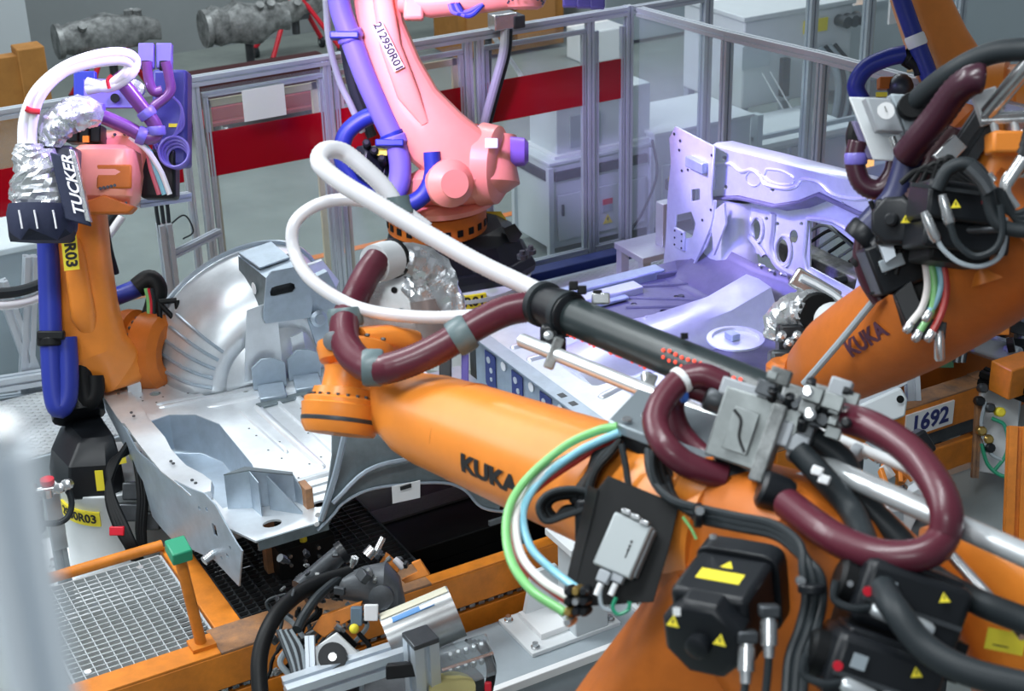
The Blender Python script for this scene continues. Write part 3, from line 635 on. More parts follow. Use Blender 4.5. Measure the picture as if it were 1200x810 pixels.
for y in (8.2, 7.93, 7.88, 7.25, 7.22, 7.0, 6.96): M().lathe((xv(y) + .07, y, 1.05 if y > 7.5 else 1.06), (0, 0, 1), [(0, .009), (.006, .009)], 8).build('bolt_hole', DSTEEL, car)
M().cyl((1.97, 6.72, .78), (1.90, 6.70, .76), .025).build('tow_stud', STEEL, car)
# near rear bracket
br = M(); h = .2
base = [(2.06, 6.72), (2.17, 6.66), (2.18, 6.56), (2.28, 6.5)]
for (a, b), ht in (((base[0], base[1]), (.20, .22)), ((base[1], base[2]), (.22, .2)), (((2.17, 6.66), (2.38, 6.6)), (.22, .16)), (((2.38, 6.6), (2.42, 6.5)), (.16, .03)), (((2.24, 6.6), (2.36, 6.47)), (.2, .02))):
    br = M().poly([(a[0], a[1], 1.0), (b[0], b[1], 1.0), (b[0], b[1], 1.0 + ht[1]), (a[0], a[1], 1.0 + ht[0])], (.006, .004, 0)); br.build('bracket_plate', GALVB, car, bev=.0015)
M().poly([(2.06, 6.72, 1.2), (2.17, 6.66, 1.22), (2.38, 6.6, 1.16), (2.40, 6.66, 1.14), (2.18, 6.74, 1.2)], (0, 0, .006)).build('bracket_top', GALVD, car)
M().b2((2.40, 6.50, 1.0), (2.44, 6.60, 1.12)).build('bracket_block', WORN, car, bev=.003)
# far wheelhouse dome
def dome(cx, a, b, ysec, name, mt, sgn=1):
    R = []
    for y, s, lift in ysec:
        R.append([V((cx + a * s * math.copysign(abs(cos(t)) ** .9, cos(t)) + .14 * s * max(0, sin(t)) ** 2, y, 1.0 + b * s * max(0, sin(t)) ** .85)) for t in [pi * k / 26 for k in range(27)]])
    m_ = M(); n = 27
    m_.add([p for r in R for p in r], [(i * n + k, i * n + k + 1, (i + 1) * n + k + 1, (i + 1) * n + k) for i in range(len(R) - 1) for k in range(n - 1)])
    m_.add(R[-1], [tuple(range(n))]); o = m_.build(name, mt, car, sharp=30)
    md = o.modifiers.new('solid', 'SOLIDIFY'); md.thickness = .008; return o
DS = [(8.46, 1.04, 0), (8.44, 1.0, 0), (8.32, .975, 0), (8.20, .93, 0), (8.10, .86, 0), (8.02, .76, 0), (7.97, .64, 0), (7.955, .5, 0)]
dome(2.80, .57, .66, DS, 'wheelhouse', GALV)
M().tube([(2.80 + .6 * cos(t) + .14 * sin(t) ** 2, 8.45, 1.0 + .68 * max(0, sin(t)) ** .85) for t in [pi * k / 20 for k in range(4, 20)]], .014, 8, 3).build('wheelhouse_rim', GALVB, car)
for k in range(5):
    t = pi - .10 - k * .13; q_ = [V((2.80 + .57 * s * -abs(cos(t)) ** .9 + .14 * s * sin(t) ** 2 - .004, y - .006, 1.0 + .66 * s * sin(t) ** .85)) for y, s, _ in DS[2:7]]
    M().tube(q_, .010, 6, 4).build('pressed_step', GALVB, car)
M().sheet([(2.62, 1.06), (2.86, 1.06), (2.86, 1.52), (2.68, 1.5)], [circ(2.68, 1.14, .012), circ(2.8, 1.13, .01)], (0, 7.94, 0), *XZ, .008).build('reinforcement', GALV, car)
# seat belt box
bo = M().sheet(xz(7.92, [(312, 326), (318, 318), (352, 311), (357, 314), (366, 352), (364, 372), (311, 379), (308, 372)]), [xz(7.92, [(316, 342), (318, 337), (323, 335), (340, 331), (345, 333), (346, 338), (343, 342), (322, 347), (317, 347)])], (0, 7.92, 0), *XZ, .01).build('belt_box_front', GALVB, car)
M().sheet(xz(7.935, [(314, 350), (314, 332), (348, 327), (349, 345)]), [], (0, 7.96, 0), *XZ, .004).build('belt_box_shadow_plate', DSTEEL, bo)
a0 = at(312, 326, y=7.92); a1 = at(352, 311, y=7.92); a2 = at(311, 379, y=7.92); a3 = at(364, 372, y=7.92); a4 = at(366, 352, y=7.92)
bk = V((-.03, .36, .02))
M().add([a0, a1, a1 + bk, a0 + bk], [(0, 1, 2, 3)]).build('belt_box_top', GALVB, car, recalc=False)
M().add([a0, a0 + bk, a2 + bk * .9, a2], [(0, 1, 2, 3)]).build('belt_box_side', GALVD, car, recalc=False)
M().add([a1, a1 + bk, a4 + bk, a4], [(0, 1, 2, 3)]).add([a4, a4 + bk, a3 + bk, a3], [(0, 1, 2, 3)]).build('belt_box_side', GALVB, car, recalc=False)
s_ = (a0 + a2) / 2 + bk * .35; M().lathe(s_ + V((-.008, 0, .03)), (-1, 0, 0), [(0, .035), (.003, .035)], 12).build('side_hole', PAPER, car)
M().poly([a0 + V((.0, .1, .02)), a1 + V((-.02, .1, .01)), a1 + bk + V((0, 0, .005)), a0 + bk + V((0, 0, .01))], (0, 0, .012)).build('belt_box_flange', GALVB, car, bev=.004)
M().tube([at(325, 308, y=8.1), at(335, 300, y=8.15), at(350, 297, y=8.1)], .01, 6).build('clip_wire', GALVD, car)
# lock plate right of it, toward wrist
M().poly([at(358, 330, y=7.95), at(384, 318, y=7.95), at(398, 345, y=7.95), at(395, 395, y=7.95), at(372, 410, y=7.95), at(362, 380, y=7.95)], (0, .05, 0)).build('quarter_panel', GALVB, car, bev=.004)
M().poly([at(358, 312, y=8.1), at(378, 305, y=8.15), at(398, 330, y=8.15), at(392, 342, y=8.1)], (0, .03, .0)).build('quarter_panel', GALV, car, bev=.004)
c_ = at(372, 373, y=7.93); M().lathe(c_, (0, -1, .2), [(0, .05), (.02, .05), (.03, .03), (.05, .03)], 14).build('round_boss', GALVB, car)
M().poly([at(340, 395, y=7.94), at(354, 388, y=7.94), at(360, 432, y=7.94), at(346, 434, y=7.94)], (0, -.012, 0)).build('strap_plate', GALV, car)
# seat foot brackets
for k in range(2):
    x = 2.66 + k * .22
    M().poly([(x, 7.90, 1.01), (x + .19, 7.86, 1.01), (x + .19, 7.86, 1.16), (x + .12, 7.87, 1.2), (x + .06, 7.89, 1.2), (x, 7.9, 1.15)], (0, .012, 0)).build('seat_bracket', GALVB, car, bev=.003)
    M().poly([(x - .03, 7.72, 1.012), (x + .12, 7.69, 1.012), (x + .17, 7.86, 1.012), (x + .02, 7.9, 1.012)], (0, 0, .03)).build('seat_foot', GALVB, car, bev=.006)
M().b2((2.6, 7.66, 1.006), (3.15, 7.72, 1.02)).build('seat_rail', GALVD, car, bev=.003)
# near side panel with wheel arch
arch = xz(6.36, [(412, 478), (403, 515), (376, 600), (371, 622), (382, 620), (390, 604), (402, 590), (430, 575), (470, 568), (520, 566), (545, 575), (565, 595), (600, 601), (650, 606), (655, 585), (560, 520), (500, 480), (440, 465)])
M().b2((3.62, 6.4, .70), (4.1, 8.1, .712)).build('lower_floor', GALVB, car); M().b2((3.61, 6.4, .70), (3.62, 8.2, 1.0)).build('floor_step', GALVB, car)
def fy(x, z): return -(.28 * max(0, z - 1.12) + .5 * max(0, z - 1.3))
o = M().sheet(arch, [circ(3.44, .76, .02, ry=.02)], (0, 6.36, 0), *XZ, .01, fn=fy, cell=.08).build('wheel_arch_panel', GALVD, car)  # dark grey stands in for the unlit outer side
M().tube([at(p[0], p[1], y=6.345) for p in [(372, 622), (390, 604), (402, 590), (430, 575), (470, 568), (520, 566), (545, 575), (565, 595), (600, 601), (655, 606)]], .008, 6, 4).build('arch_flange', GALVB, car)
M().tube([at(p[0], p[1], y=6.34) for p in [(390, 590), (430, 552), (480, 538), (530, 535)]], .012, 6, 4).build('pressed_rib', GALVB, car)
M().tube([at(p[0], p[1], y=6.34) for p in [(376, 610), (392, 560), (404, 510)]], .016, 6, 4).build('panel_flange', GALVB, car)
for p in ((372, 603), (371, 614)): M().lathe(at(*p, y=6.33), (0, -1, 0), [(0, .014), (.004, .014)], 10).build('bolt_hole', PAPER, car)
tg = at(476, 577, y=6.32); 
pl_ = M().poly([at(459, 570, y=6.33), at(492, 563, y=6.33), at(492, 583, y=6.33), at(460, 590, y=6.33)], (0, -.004, 0)).build('paper_tag', PAPER, car)
M().b2((tg.x - .03, 6.318, tg.z + .02), (tg.x + .03, 6.324, tg.z + .04)).build('barcode', INK, pl_)
# heelboard
hb = M().sheet([(7.85, 1.03), (6.25, 1.03), (6.25, .62), (7.85, .62)], [], (4.1, 0, 0), *YZ, .012).build('heelboard', GALVB, car)
hp = [(561, 398), (566, 393), (600, 415), (730, 490), (740, 520), (741, 505)]
M().b2((4.06, 6.25, 1.02), (4.16, 7.86, 1.035)).build('heelboard_flange', GALVB, car, bev=.003)
for k in range(5):
    y = 7.72 - k * .33
    M().poly([(4.092, y, .98), (4.092, y - .13, .98), (4.092, y - .13, .74), (4.092, y - .08, .70), (4.092, y, .76)], (-.006, 0, 0)).build('pocket', BSTEEL, hb, bev=.002)
    for j, (dy, z, r) in enumerate(((.05, .93, .022), (.08, .87, .018), (.08, .81, .014))): M().lathe((4.085, y - dy, z), (-1, 0, 0), [(0, r), (.004, r)], 12).build('oval_window', GALV, hb)
    M().lathe((4.09, y - .23, .96), (-1, 0, 0), [(0, .03), (.004, .03)], 12).build('round_window', PAPER, hb)
for y in (6.85, 6.73): M().b2((4.09, y - .03, 1.035), (4.13, y + .02, 1.037)).build('slot', DSTEEL, hb)
# front floor
M().sheet([(4.1, 8.12), (4.95, 8.12), (5.08, 7.5), (5.08, 6.2), (4.1, 6.2)], [circ(4.32, 6.42, .035), circ(4.85, 7.95, .02)], (0, 0, 1.0), *XY, .012).build('front_floor', GALV, car)
M().sheet([(4.93, 8.12), (5.75, 8.12), (5.75, 6.2), (5.06, 6.2), (5.06, 7.5)], [circ(5.45, 6.9, .04), circ(5.3, 7.55, .03), circ(5.2, 7.75, .02), circ(5.5, 7.7, .02)], (0, 0, 1.006), *XY, .008).build('front_floor_pan', PAN, car)
for a, b in (((5.15, 7.9, 1.012), (5.62, 7.55, 1.012)), ((5.12, 7.72, 1.012), (5.6, 7.45, 1.012)), ((5.3, 8.0, 1.012), (5.7, 7.8, 1.012)), ((5.2, 6.5, 1.012), (5.65, 6.4, 1.012))):
    e1, e2, d = basis(V(b) - V(a)); M().tube([a, tuple(V(a).lerp(V(b), .5)), b], .012, 6).build('pan_rib', PAN, car)
R = []
for x, hh, ww in ((4.35, .03, .30), (4.6, .10, .30), (4.9, .13, .29), (5.2, .15, .27), (5.45, .17, .25), (5.75, .26, .25)):
    R.append([V((x, 7.18 + dy * ww, 1.0 + hh * q)) for dy, q in ((-1, 0), (-.72, .55), (-.5, .95), (0, 1.0), (.5, .95), (.72, .55), (1, 0))])
M().rings(R).build('tunnel', GALV, car, sharp=40)
for k in range(7): bead((4.75 + k * .09, 7.48, 1.03), (4.72 + k * .09, 7.30, 1.12), .02, .02, name='tunnel_rib')
rr = at(862, 398, z=1.15); M().lathe(rr, (0, 0, 1), [(0, .17), (.012, .17), (.015, .14), (-.01, .13)], 26).build('round_cover', GALV, car)
M().b2((rr.x - .04, rr.y - .02, 1.15), (rr.x + .02, rr.y + .06, 1.19)).build('round_cover_part', GALVB, car, bev=.006)
for a, b in (((4.3, 6.75, 1.006), (4.8, 6.9, 1.006)), ((4.2, 7.6, 1.006), (4.6, 7.6, 1.006)), ((4.2, 7.4, 1.006), (4.6, 7.4, 1.006))): bead(a, b, .03, .015)
# sills
M().b2((4.1, 8.0, 1.0), (5.62, 8.12, 1.07)).build('sill', GALVB, car, bev=.012); M().b2((4.1, 6.15, .92), (5.9, 6.28, 1.06)).build('sill', GALVB, car, bev=.012)
M().b2((4.9, 7.86, 1.0), (5.35, 7.98, 1.06)).build('seat_crossmember', GALV, car, bev=.01); M().b2((4.95, 7.8, 1.02), (5.2, 7.86, 1.04)).build('seat_crossmember', GALVB, car, bev=.006)
M().b2((4.85, 6.3, 1.0), (5.05, 6.9, 1.08)).build('seat_crossmember', GALV, car, bev=.012)
M().b2((4.5, 6.3, 1.0), (4.62, 6.8, 1.05)).build('seat_crossmember', GALVB, car, bev=.012)
for p in ((652, 402), (665, 412), (690, 430), (712, 445), (700, 420), (640, 395), (672, 395)): M().lathe(at(*p, z=1.008), (0, 0, 1), [(0, .014), (.006, .010)], 8).build('stud', GALVD, car)
for p in ((825, 333), (798, 348), (876, 336), (812, 372)): M().lathe(at(*p, z=1.008), (0, 0, 1), [(0, .025), (.012, .02), (.014, .008)], 12).build('plug', DSTEEL, car)
q = at(886, 375, z=1.05); M().box(q, (.10, .12, .09)).build('small_bracket', GALVB, car, bev=.006)
# violet lit toe board: curved sheet
R = []; prof = [(5.62, 1.0), (5.72, 1.01), (5.80, 1.05), (5.88, 1.10), (5.93, 1.15), (5.965, 1.20), (5.985, 1.26)]
for y in [8.12, 7.95, 7.8, 7.4, 7.0, 6.6, 6.25]:
    sh = .10 if 7.3 < y < 8.0 else 0
    R.append([V((x - sh * (1 if z > 1.02 else .5), y, z)) for x, z in prof])
m_ = M(); n = len(prof)
m_.add([p for r in R for p in r], [(i * n + k, i * n + k + 1, (i + 1) * n + k + 1, (i + 1) * n + k) for i in range(len(R) - 1) for k in range(n - 1)])
o = m_.build('toe_board', PAN, car); md = o.modifiers.new('s', 'SOLIDIFY'); md.thickness = .008
# firewall lower panel with true holes
XF = 6.0
outer = [(8.12, 1.22)] + yz(6.0, [(826, 224), (867, 223), (909, 233), (961, 221), (1008, 242), (1040, 262)]) + [(6.28, 1.05), (6.6, 1.12), (7.0, 1.2), (7.3, 1.28)]
pent = yz(XF, [(950, 259), (976, 264), (1006, 288), (1009, 309), (1002, 341), (950, 313)])
ovs = [yz(XF, [(887 + 5 * cos(t), 269 + 12 * sin(t)) for t in [2 * pi * k / 14 for k in range(14)]]), yz(XF, [(918 + 6.5 * cos(t), 294 + 14 * sin(t)) for t in [2 * pi * k / 14 for k in range(14)]]), yz(XF, [(931 + 5 * cos(t), 277 + 8 * sin(t)) for t in [2 * pi * k / 12 for k in range(12)]])]
hs = [yz(XF, [(px + 2.2 * cos(t), py + 2.2 * sin(t)) for t in [2 * pi * k / 8 for k in range(8)]]) for px, py in ((899, 256), (880, 272), (940, 262), (943, 300), (912, 262), (1020, 318), (1014, 300))]
M().sheet(outer, [pent] + ovs + hs, (XF, 0, 0), *YZ, .012).build('firewall', GALV, car)
def ringtube(pxs, xx, r, name, mt=GALV, closed=True):
    pts = [at(px, py, x=xx) for px, py in pxs]
    if closed: pts = pts + pts[:1]
    M().tube(pts, r, 6, 3).build(name, mt, car)
ringtube([(946, 256), (978, 260), (1010, 285), (1013, 310), (1006, 347), (946, 317)], 5.985, .014, 'opening_flange')
ringtube([(918 + 9 * cos(t), 294 + 18 * sin(t)) for t in [2 * pi * k / 14 for k in range(14)]], 5.985, .010, 'oval_flange')
ringtube([(887 + 7 * cos(t), 269 + 15 * sin(t)) for t in [2 * pi * k / 14 for k in range(14)]], 5.985, .008, 'oval_flange')
ringtube([(906, 250), (905, 270), (903, 290), (912, 312), (940, 328)], 5.985, .022, 'pressed_rib', closed=False)
ringtube([(867, 238), (868, 262), (885, 285), (895, 300)], 5.97, .018, 'pressed_rib', closed=False)
ringtube([(945, 325), (975, 340), (1002, 353), (1030, 362)], 5.98, .018, 'pressed_rib', closed=False)
# curved footwell bulge at the far side
R = []
for z, a in ((1.02, .34), (1.15, .31), (1.3, .27), (1.45, .23), (1.58, .2)):
    R.append([V((6.0 - a * .55 * sin(t), 7.80 + a * cos(t), z)) for t in [pi * k / 14 for k in range(15)]])
m_ = M(); m_.add([p for r in R for p in r], [(i * 15 + k, i * 15 + k + 1, (i + 1) * 15 + k + 1, (i + 1) * 15 + k) for i in range(4) for k in range(14)])
o = m_.build('footwell_bulge', GALV, car, sharp=60)
# cowl
top = [(792, 148), (835, 170), (849, 174), (891, 184), (936, 196), (1004, 213), (1022, 230), (1050, 245)]
bot = [(1050, 262), (1008, 247), (961, 225), (936, 235), (909, 239), (867, 229), (830, 230)]
XC = 5.90
M().sheet(yz(XC, top[1:] + bot), [yz(XC, [(px + 2.6 * cos(t), py + 2.6 * sin(t)) for t in [2 * pi * k / 10 for k in range(10)]]) for px, py in ((850, 185), (851, 219), (906, 222), (988, 239))], (XC, 0, 0), *YZ, .014).build('cowl_panel', GALV, car, bev=.003)
tz = [at(px, py, x=XC) for px, py in top[1:]]
m_ = M(); m_.rings([[p, p + V((.03, 0, .012)), p + V((.16, 0, .0)), p + V((.16, 0, -.05)), p + V((.03, 0, -.03))] for p in tz]).build('cowl_top', GALV, car)
tb_ = [at(px, py, x=XC) for px, py in reversed(bot)]
M().rings([[p, p + V((-.03, 0, -.008)), p + V((-.03, 0, -.02)), p + V((.12, 0, -.075)), p + V((.13, 0, -.06))] for p in tb_]).build('cowl_lip', PAN, car)  # dark colour stands in for the shadow under the cowl
ringtube([(838, 192), (856, 192), (868, 201), (880, 199), (891, 206), (897, 216), (920, 221), (934, 217), (940, 210), (960, 214), (976, 228), (1000, 233), (1016, 232)], 5.89, .012, 'pressed_rib', closed=False)
ringtube([(838, 192), (837, 222)], 5.89, .01, 'pressed_rib', closed=False)
ringtube([(898, 198), (915, 200), (930, 208), (926, 216), (908, 215), (896, 207)], 5.89, .007, 'pressed_rib')
ringtube([(883 + 9 * cos(t), 209 + 9 * sin(t)) for t in [2 * pi * k / 12 for k in range(12)]], 5.89, .006, 'round_bead')
# front pillar panel (far end of firewall)
XP = 5.80
pil = [(785, 162), (792, 148), (838, 172), (834, 228), (838, 262), (828, 290), (812, 312), (806, 335), (784, 352), (766, 352), (776, 330), (781, 280), (783, 230), (787, 190)]
M().sheet(yz(XP, pil), [yz(XP, [(793, 252), (811, 248), (816, 262), (812, 278), (800, 280), (792, 268)]), yz(XP, [(811, 222), (821, 221), (821, 234), (811, 236)])], (XP, 0, 0), *YZ, .014).build('front_pillar', GALV, car, bev=.003)
M().b2((5.75, at(812, 196, x=5.75).y - .1, at(812, 196, x=5.75).z - .02), (5.80, at(812, 196, x=5.75).y + .09, at(812, 196, x=5.75).z + .05)).build('hinge_box', GALVB, car, bev=.006)
c_ = at(797, 280, x=5.79); M().box((5.785, c_.y, c_.z), (.02, .12, .14)).build('hinge_plate', GALV, car, bev=.006)
for dy in (-.04, .04):
    for dz in (-.05, 0, .05): M().cyl((5.775, c_.y + dy, c_.z + dz), (5.77, c_.y + dy, c_.z + dz), .007, n=8).build('bolt', DSTEEL, car)
for px, py in ((797, 165), (796, 176), (790, 157), (834, 182), (799, 200), (806, 199), (833, 246), (823, 258)): M().lathe(at(px, py, x=5.79), (-1, 0, 0), [(0, .010), (.003, .010)], 8).build('bolt_hole', DSTEEL, car)
ringtube([(838, 235), (834, 262), (822, 292), (810, 318)], 5.79, .012, 'pressed_rib', closed=False)
# pillar foot sweeping into the sill
a = [at(766, 352, x=5.78), at(806, 335, x=5.78)]
M().poly([(5.80, 8.14, 1.0), (5.80, 7.95, 1.0), (5.55, 8.0, 1.0), (5.3, 8.04, 1.0), (5.3, 8.14, 1.0)], (0, 0, .05)).build('sill_end', PAN, car, bev=.01)

# brake pedal studs and small brackets on the toe board
for px, py in ((905, 318), (918, 322), (930, 330), (893, 312), (868, 305), (840, 312), (945, 340)): M().lathe(at(px, py, x=5.90), (-1, 0, .5), [(-.02, .012), (.03, .012), (.032, .006)], 8).build('stud', STEEL, car)
M().poly([at(832, 250, x=5.79), at(848, 238, x=5.79), at(850, 262, x=5.79), at(836, 300, x=5.79)], (.02, 0, 0)).build('side_gusset', GALV, car, bev=.004)
# pressed parts seen through the firewall opening
eb = thing('fixture_block', (6.55, 6.7, .5), 'dark cast fixture with bolts seen through the firewall opening', 'fixture')
M().b2((6.35, 6.5, .85), (6.5, 7.75, 1.2)).build('beam', CAST, eb, bev=.01); M().b2((6.4, 6.9, .0), (6.5, 7.1, .9)).build('base', BLACK, eb, bev=.01)
for k in range(7): M().cyl((6.35, 6.55 + k * .17, 1.1 + (k % 2) * .06), (6.28, 6.55 + k * .17, 1.1 + (k % 2) * .06), .028).build('bolt', DSTEEL, eb)
for k in range(7): M().tube([(6.5, 7.7 - k * .1, 1.2), (6.55, 7.55 - k * .1, 1.33), (6.5, 7.35 - k * .1, 1.36), (6.6, 7.1 - k * .08, 1.2)], .013, 6).build('cable', RUBBER if k % 2 else CABG, eb)
M().box((6.33, 6.95, 1.0), (.03, .05, .05)).build('lamp', GREEN, eb)
for k in range(3): M().b2((6.3, 6.6 + k * .25, .6), (6.36, 6.76 + k * .25, .85)).build('plate', WORN, eb, bev=.004)

# ================================================================ ROBOTS
DO = 0.0
def A(px, py, d): return at(px, py, d=d + DO)
def AP(l, d=None): return [at(q[0], q[1], d=(q[2] if len(q) > 2 else d) + DO) for q in l]
RT, UPV, BK = CR.copy(), CU.copy(), CF.copy()      # right / up / away axes of the viewing platform, used as rough directions for limbs
def bolts(c, d, R, n, r, L, mt, parent, name='bolt', a0=0, hint=(0, 0, 1), k_range=None):
    e1, e2, d = basis(d, hint); o = None; c = V(c)
    for k in range(n):
        if k_range and k not in k_range: continue
        a = a0 + 2 * pi * k / n; p = c + (e1 * cos(a) + e2 * sin(a)) * R
        if o is None: o = M().lathe(p, d, [(0, r), (L, r), (L, r * .5)], 6).build(name, mt, parent); p0 = p
        else: dup(o, name, parent, p - p0)
def flat_label(txt, c, ex, ey, w, h, size, parent, mt=YEL, ink=INK, bold=.003, name='number_label'):
    ex, ey = V(ex).normalized(), V(ey).normalized(); n = ex.cross(ey)
    o = M().box(c, (w, h, .004), (ex, ey, n)).build(name, mt, parent)
    M().text(txt, size, V(c) + n * .003, ex, ey, t=.001, bold=bold).build('lettering', ink, o); return o
def band(p, d, r, L, mt, parent, name='clamp'):
    d = V(d).normalized(); return M().lathe(V(p) - d * L / 2, d, [(0, r * .92), (L * .15, r), (L * .85, r), (L, r * .92)], 16).build(name, mt, parent)
def clamp_on(pts, t, r, L, mt, parent, name='clamp'):
    P = crom(pts, 8); i = min(len(P) - 2, int(t * (len(P) - 1))); return band(P[i], P[i + 1] - P[i], r, L, mt, parent, name)
def foilblob(secs, parent, name='foil_wrap', seed=1, mt=None):
    rnd = random.Random(seed); R = []; n = 26
    P = [V(q[0]) for q in secs]
    S = crom(P, 5); rs = []
    for i in range(len(S)):
        u = i / (len(S) - 1) * (len(secs) - 1); k = min(int(u), len(secs) - 2); f = u - k
        rs.append((secs[k][1] * (1 - f) + secs[k + 1][1] * f, secs[k][2] * (1 - f) + secs[k + 1][2] * f))
    for i, p in enumerate(S):
        d = S[min(i + 1, len(S) - 1)] - S[max(i - 1, 0)]; e1, e2, _ = basis(d)
        R.append([p + (e1 * cos(2 * pi * k / n) * rs[i][0] + e2 * sin(2 * pi * k / n) * rs[i][1]) * rnd.uniform(.86, 1.1) for k in range(n)])
    return M().rings(R).build(name, mt or FOIL, parent, sharp=28)
def servo(c, ax, up, L, r, parent, name='motor', mt=None, tail=.06):
    """servo motor: flange, square body, round end cap, connectors. ax points to the free end"""
    mt = mt or BLACK2; X, U, n = plane_axes(ax, up); c = V(c); b = c + n * L / 2
    o = M().box(b, (2 * r, 2 * r, L * .62), (X, U, n)).build(name, mt, parent, bev=r * .16)
    M().loft([(c - n * .0, X, U, r * 1.12, r * 1.12, 6), (c + n * L * .2, X, U, r * 1.12, r * 1.12, 6)], 24).build('flange', mt, o, bev=.004)
    M().lathe(c, n, [(L * .78, r * 1.12), (L * .93, r * 1.12), (L * .99, r * .98), (L, r * .9)], 8, hint=U * cos(pi / 8) + X * sin(pi / 8)).build('end_cap', mt, o, bev=.004)
    M().lathe(c + n * (L - .002), n, [(0, r * .3), (tail * .5, r * .3), (tail * .6, r * .2)], 16).build('hub', mt, o)
    return o, (X, U, n)

# ---------------------------------------------------------------- robot R03 at the left
r3 = thing('industrial_robot', (1.84, 8.14, 0), 'orange robot at the left on white pedestal, label R03, gripper wrapped in silver foil', 'robot')
cx, cy = 1.84, 8.14
M().lathe((cx, cy, .02), (0, 0, 1), [(0, .34), (.04, .315), (.54, .305), (.58, .33), (.60, .33)], 40).build('pedestal', WHITE, r3)
M().box((cx - .02, cy - .02, .012), (.95, .95, .024)).build('base_plate', WHITE, r3, bev=.004)
for a, b in ((-.4, -.4), (-.4, .1), (.05, -.42), (.4, -.4), (-.42, .38)): M().lathe((cx + a, cy + b, .024), (0, 0, 1), [(0, .03), (.015, .03), (.016, .018), (.06, .018)], 8).build('anchor_bolt', STEEL, r3)
def onped(u, zc, ang, R=.352, c=(cx, cy)):
    return lambda x, y, zz: V((c[0] + (R + zz) * cos(ang + x / R), c[1] + (R + zz) * sin(ang + x / R), zc + y))
an = -2.62
M().text('2950R03', .075, None, None, None, t=.001, bold=.002, wrap=onped(0, .47, an, .3205)).build('lettering', INK, r3)
R = [[V((cx + q * cos(an + t), cy + q * sin(an + t), z)) for z, q in ((.425, .30), (.515, .30), (.515, .319), (.425, .319))] for t in [(-.52 + .1 * k) for k in range(11)]]
M().rings(R).build('number_label', YEL, r3)
ov = [(-.30, -.20), (-.10, -.29), (.0, -.27), (.01, .2), (.01, .34), (-.20, .36), (-.33, .10)]
def ring(z, s, dx=0, dy=0): return [V((cx + x * s + dx, cy + y * s + dy, z)) for x, y in ov]
M().rings([ring(.60, 1.0), ring(.68, 1.0), ring(.80, .92), ring(.90, .66), ring(.92, .55)]).build('rotating_column', BLACK2, r3, bev=.012, sharp=25)
for px, py, s in ((117, 510, 1), (103, 540, .9)):
    q = V((cx - .02, cy - .235, .80)) if s == 1 else V((cx - .14, cy - .275, .72)); X, U, n = plane_axes((-.1, -.75, .65) if s == 1 else (-.4, -.9, .15)); M().box(q, (.10 if s == 1 else .045, .06 if s == 1 else .12, .004), (X, U, n)).build('yellow_label', YEL, r3)
M().tube([(cx - .12, cy + .1, .95), (cx - .08, cy + .3, 1.15), (cx + .05, cy + .55, 1.35), (cx + .15, cy + .7, 1.5)], .15, 16).build('carousel', BLACK2, r3)
sh = A(172, 412, 9.55); axd = (RT * .93 - BK * .25 - UPV * .05).normalized()
M().lathe(sh - axd * .22, axd, [(0, .14), (.02, .22), (.09, .245), (.15, .245), (.16, .20), (.20, .20), (.21, .235), (.33, .22), (.37, .17), (.37, .10), (.30, .09)], 36).build('shoulder_housing', ORANGE2, r3)
bolts(sh - axd * .035, axd, .212, 28, .010, .03, DSTEEL, r3)
M().lathe(sh - axd * .32 + UPV * .0, axd, [(0, .10), (.04, .17), (.1, .19)], 26).build('shoulder_cap', ORANGE2, r3)
M().arm([(A(88, 222, 9.2), .10, .10), (A(90, 240, 9.2), .155, .14), (A(93, 300, 9.25), .165, .15), (A(100, 360, 9.3), .175, .16), (A(110, 402, 9.35), .185, .17), (A(132, 424, 9.45), .17, .18), (A(152, 424, 9.5), .13, .16)], hint=BK, e=3.4).build('link_arm', ORANGE, r3, sharp=25)
M().arm([(A(86, 262, 9.12), .02, .02), (A(88, 300, 9.1), .06, .05), (A(98, 370, 9.14), .07, .05), (A(108, 400, 9.25), .03, .03)], hint=BK, e=3).build('arm_rib', ORANGE, r3)
ex = (-UPV * .99 + RT * .10).normalized(); ey = (RT * .99 + UPV * .10).normalized()
flat_label('212950R03', A(80, 272, 9.02), ex, ey, .42, .085, .085, r3, bold=.003)
pts = AP([(56, 262), (58, 330), (60, 400), (63, 455), (69, 478), (78, 465), (79, 430), (77, 395)], 9.15); M().tube(pts, .062, 14).build('blue_sleeve', BLUE, r3)
clamp_on(pts, .30, .078, .05, BLACK, r3); M().box(A(60, 393, 9.1), (.15, .05, .05), (RT, UPV, BK)).build('clamp_block', BLACK, r3, bev=.01)
M().tube(AP([(95, 420), (98, 450), (103, 470), (110, 460), (110, 440)], 9.3), .06, 12).build('black_sleeve', BLACK, r3)
M().tube(AP([(122, 352), (140, 346), (163, 337)], 9.65), .055, 12).build('blue_sleeve', BLUE, r3)
M().tube(AP([(160, 338), (175, 328), (184, 338), (182, 356), (177, 372)], 9.6), .062, 12).build('black_elbow', BLACK, r3)
for k, mt in enumerate((GHOSE, RED, RUBBER)): M().tube(AP([(171 + 3 * k, 338), (174 + 3 * k, 355), (174 + 3 * k, 380)], 9.5), .012, 8).build('wire', mt, r3)
for a, b in (((186, 354), (207, 352)), ((207, 352), (211, 382)), ((187, 356), (208, 378)), ((186, 354), (188, 380))): M().cyl(A(*a, 9.45), A(*b, 9.45), .016).build('guard_bar', BLACK, r3)
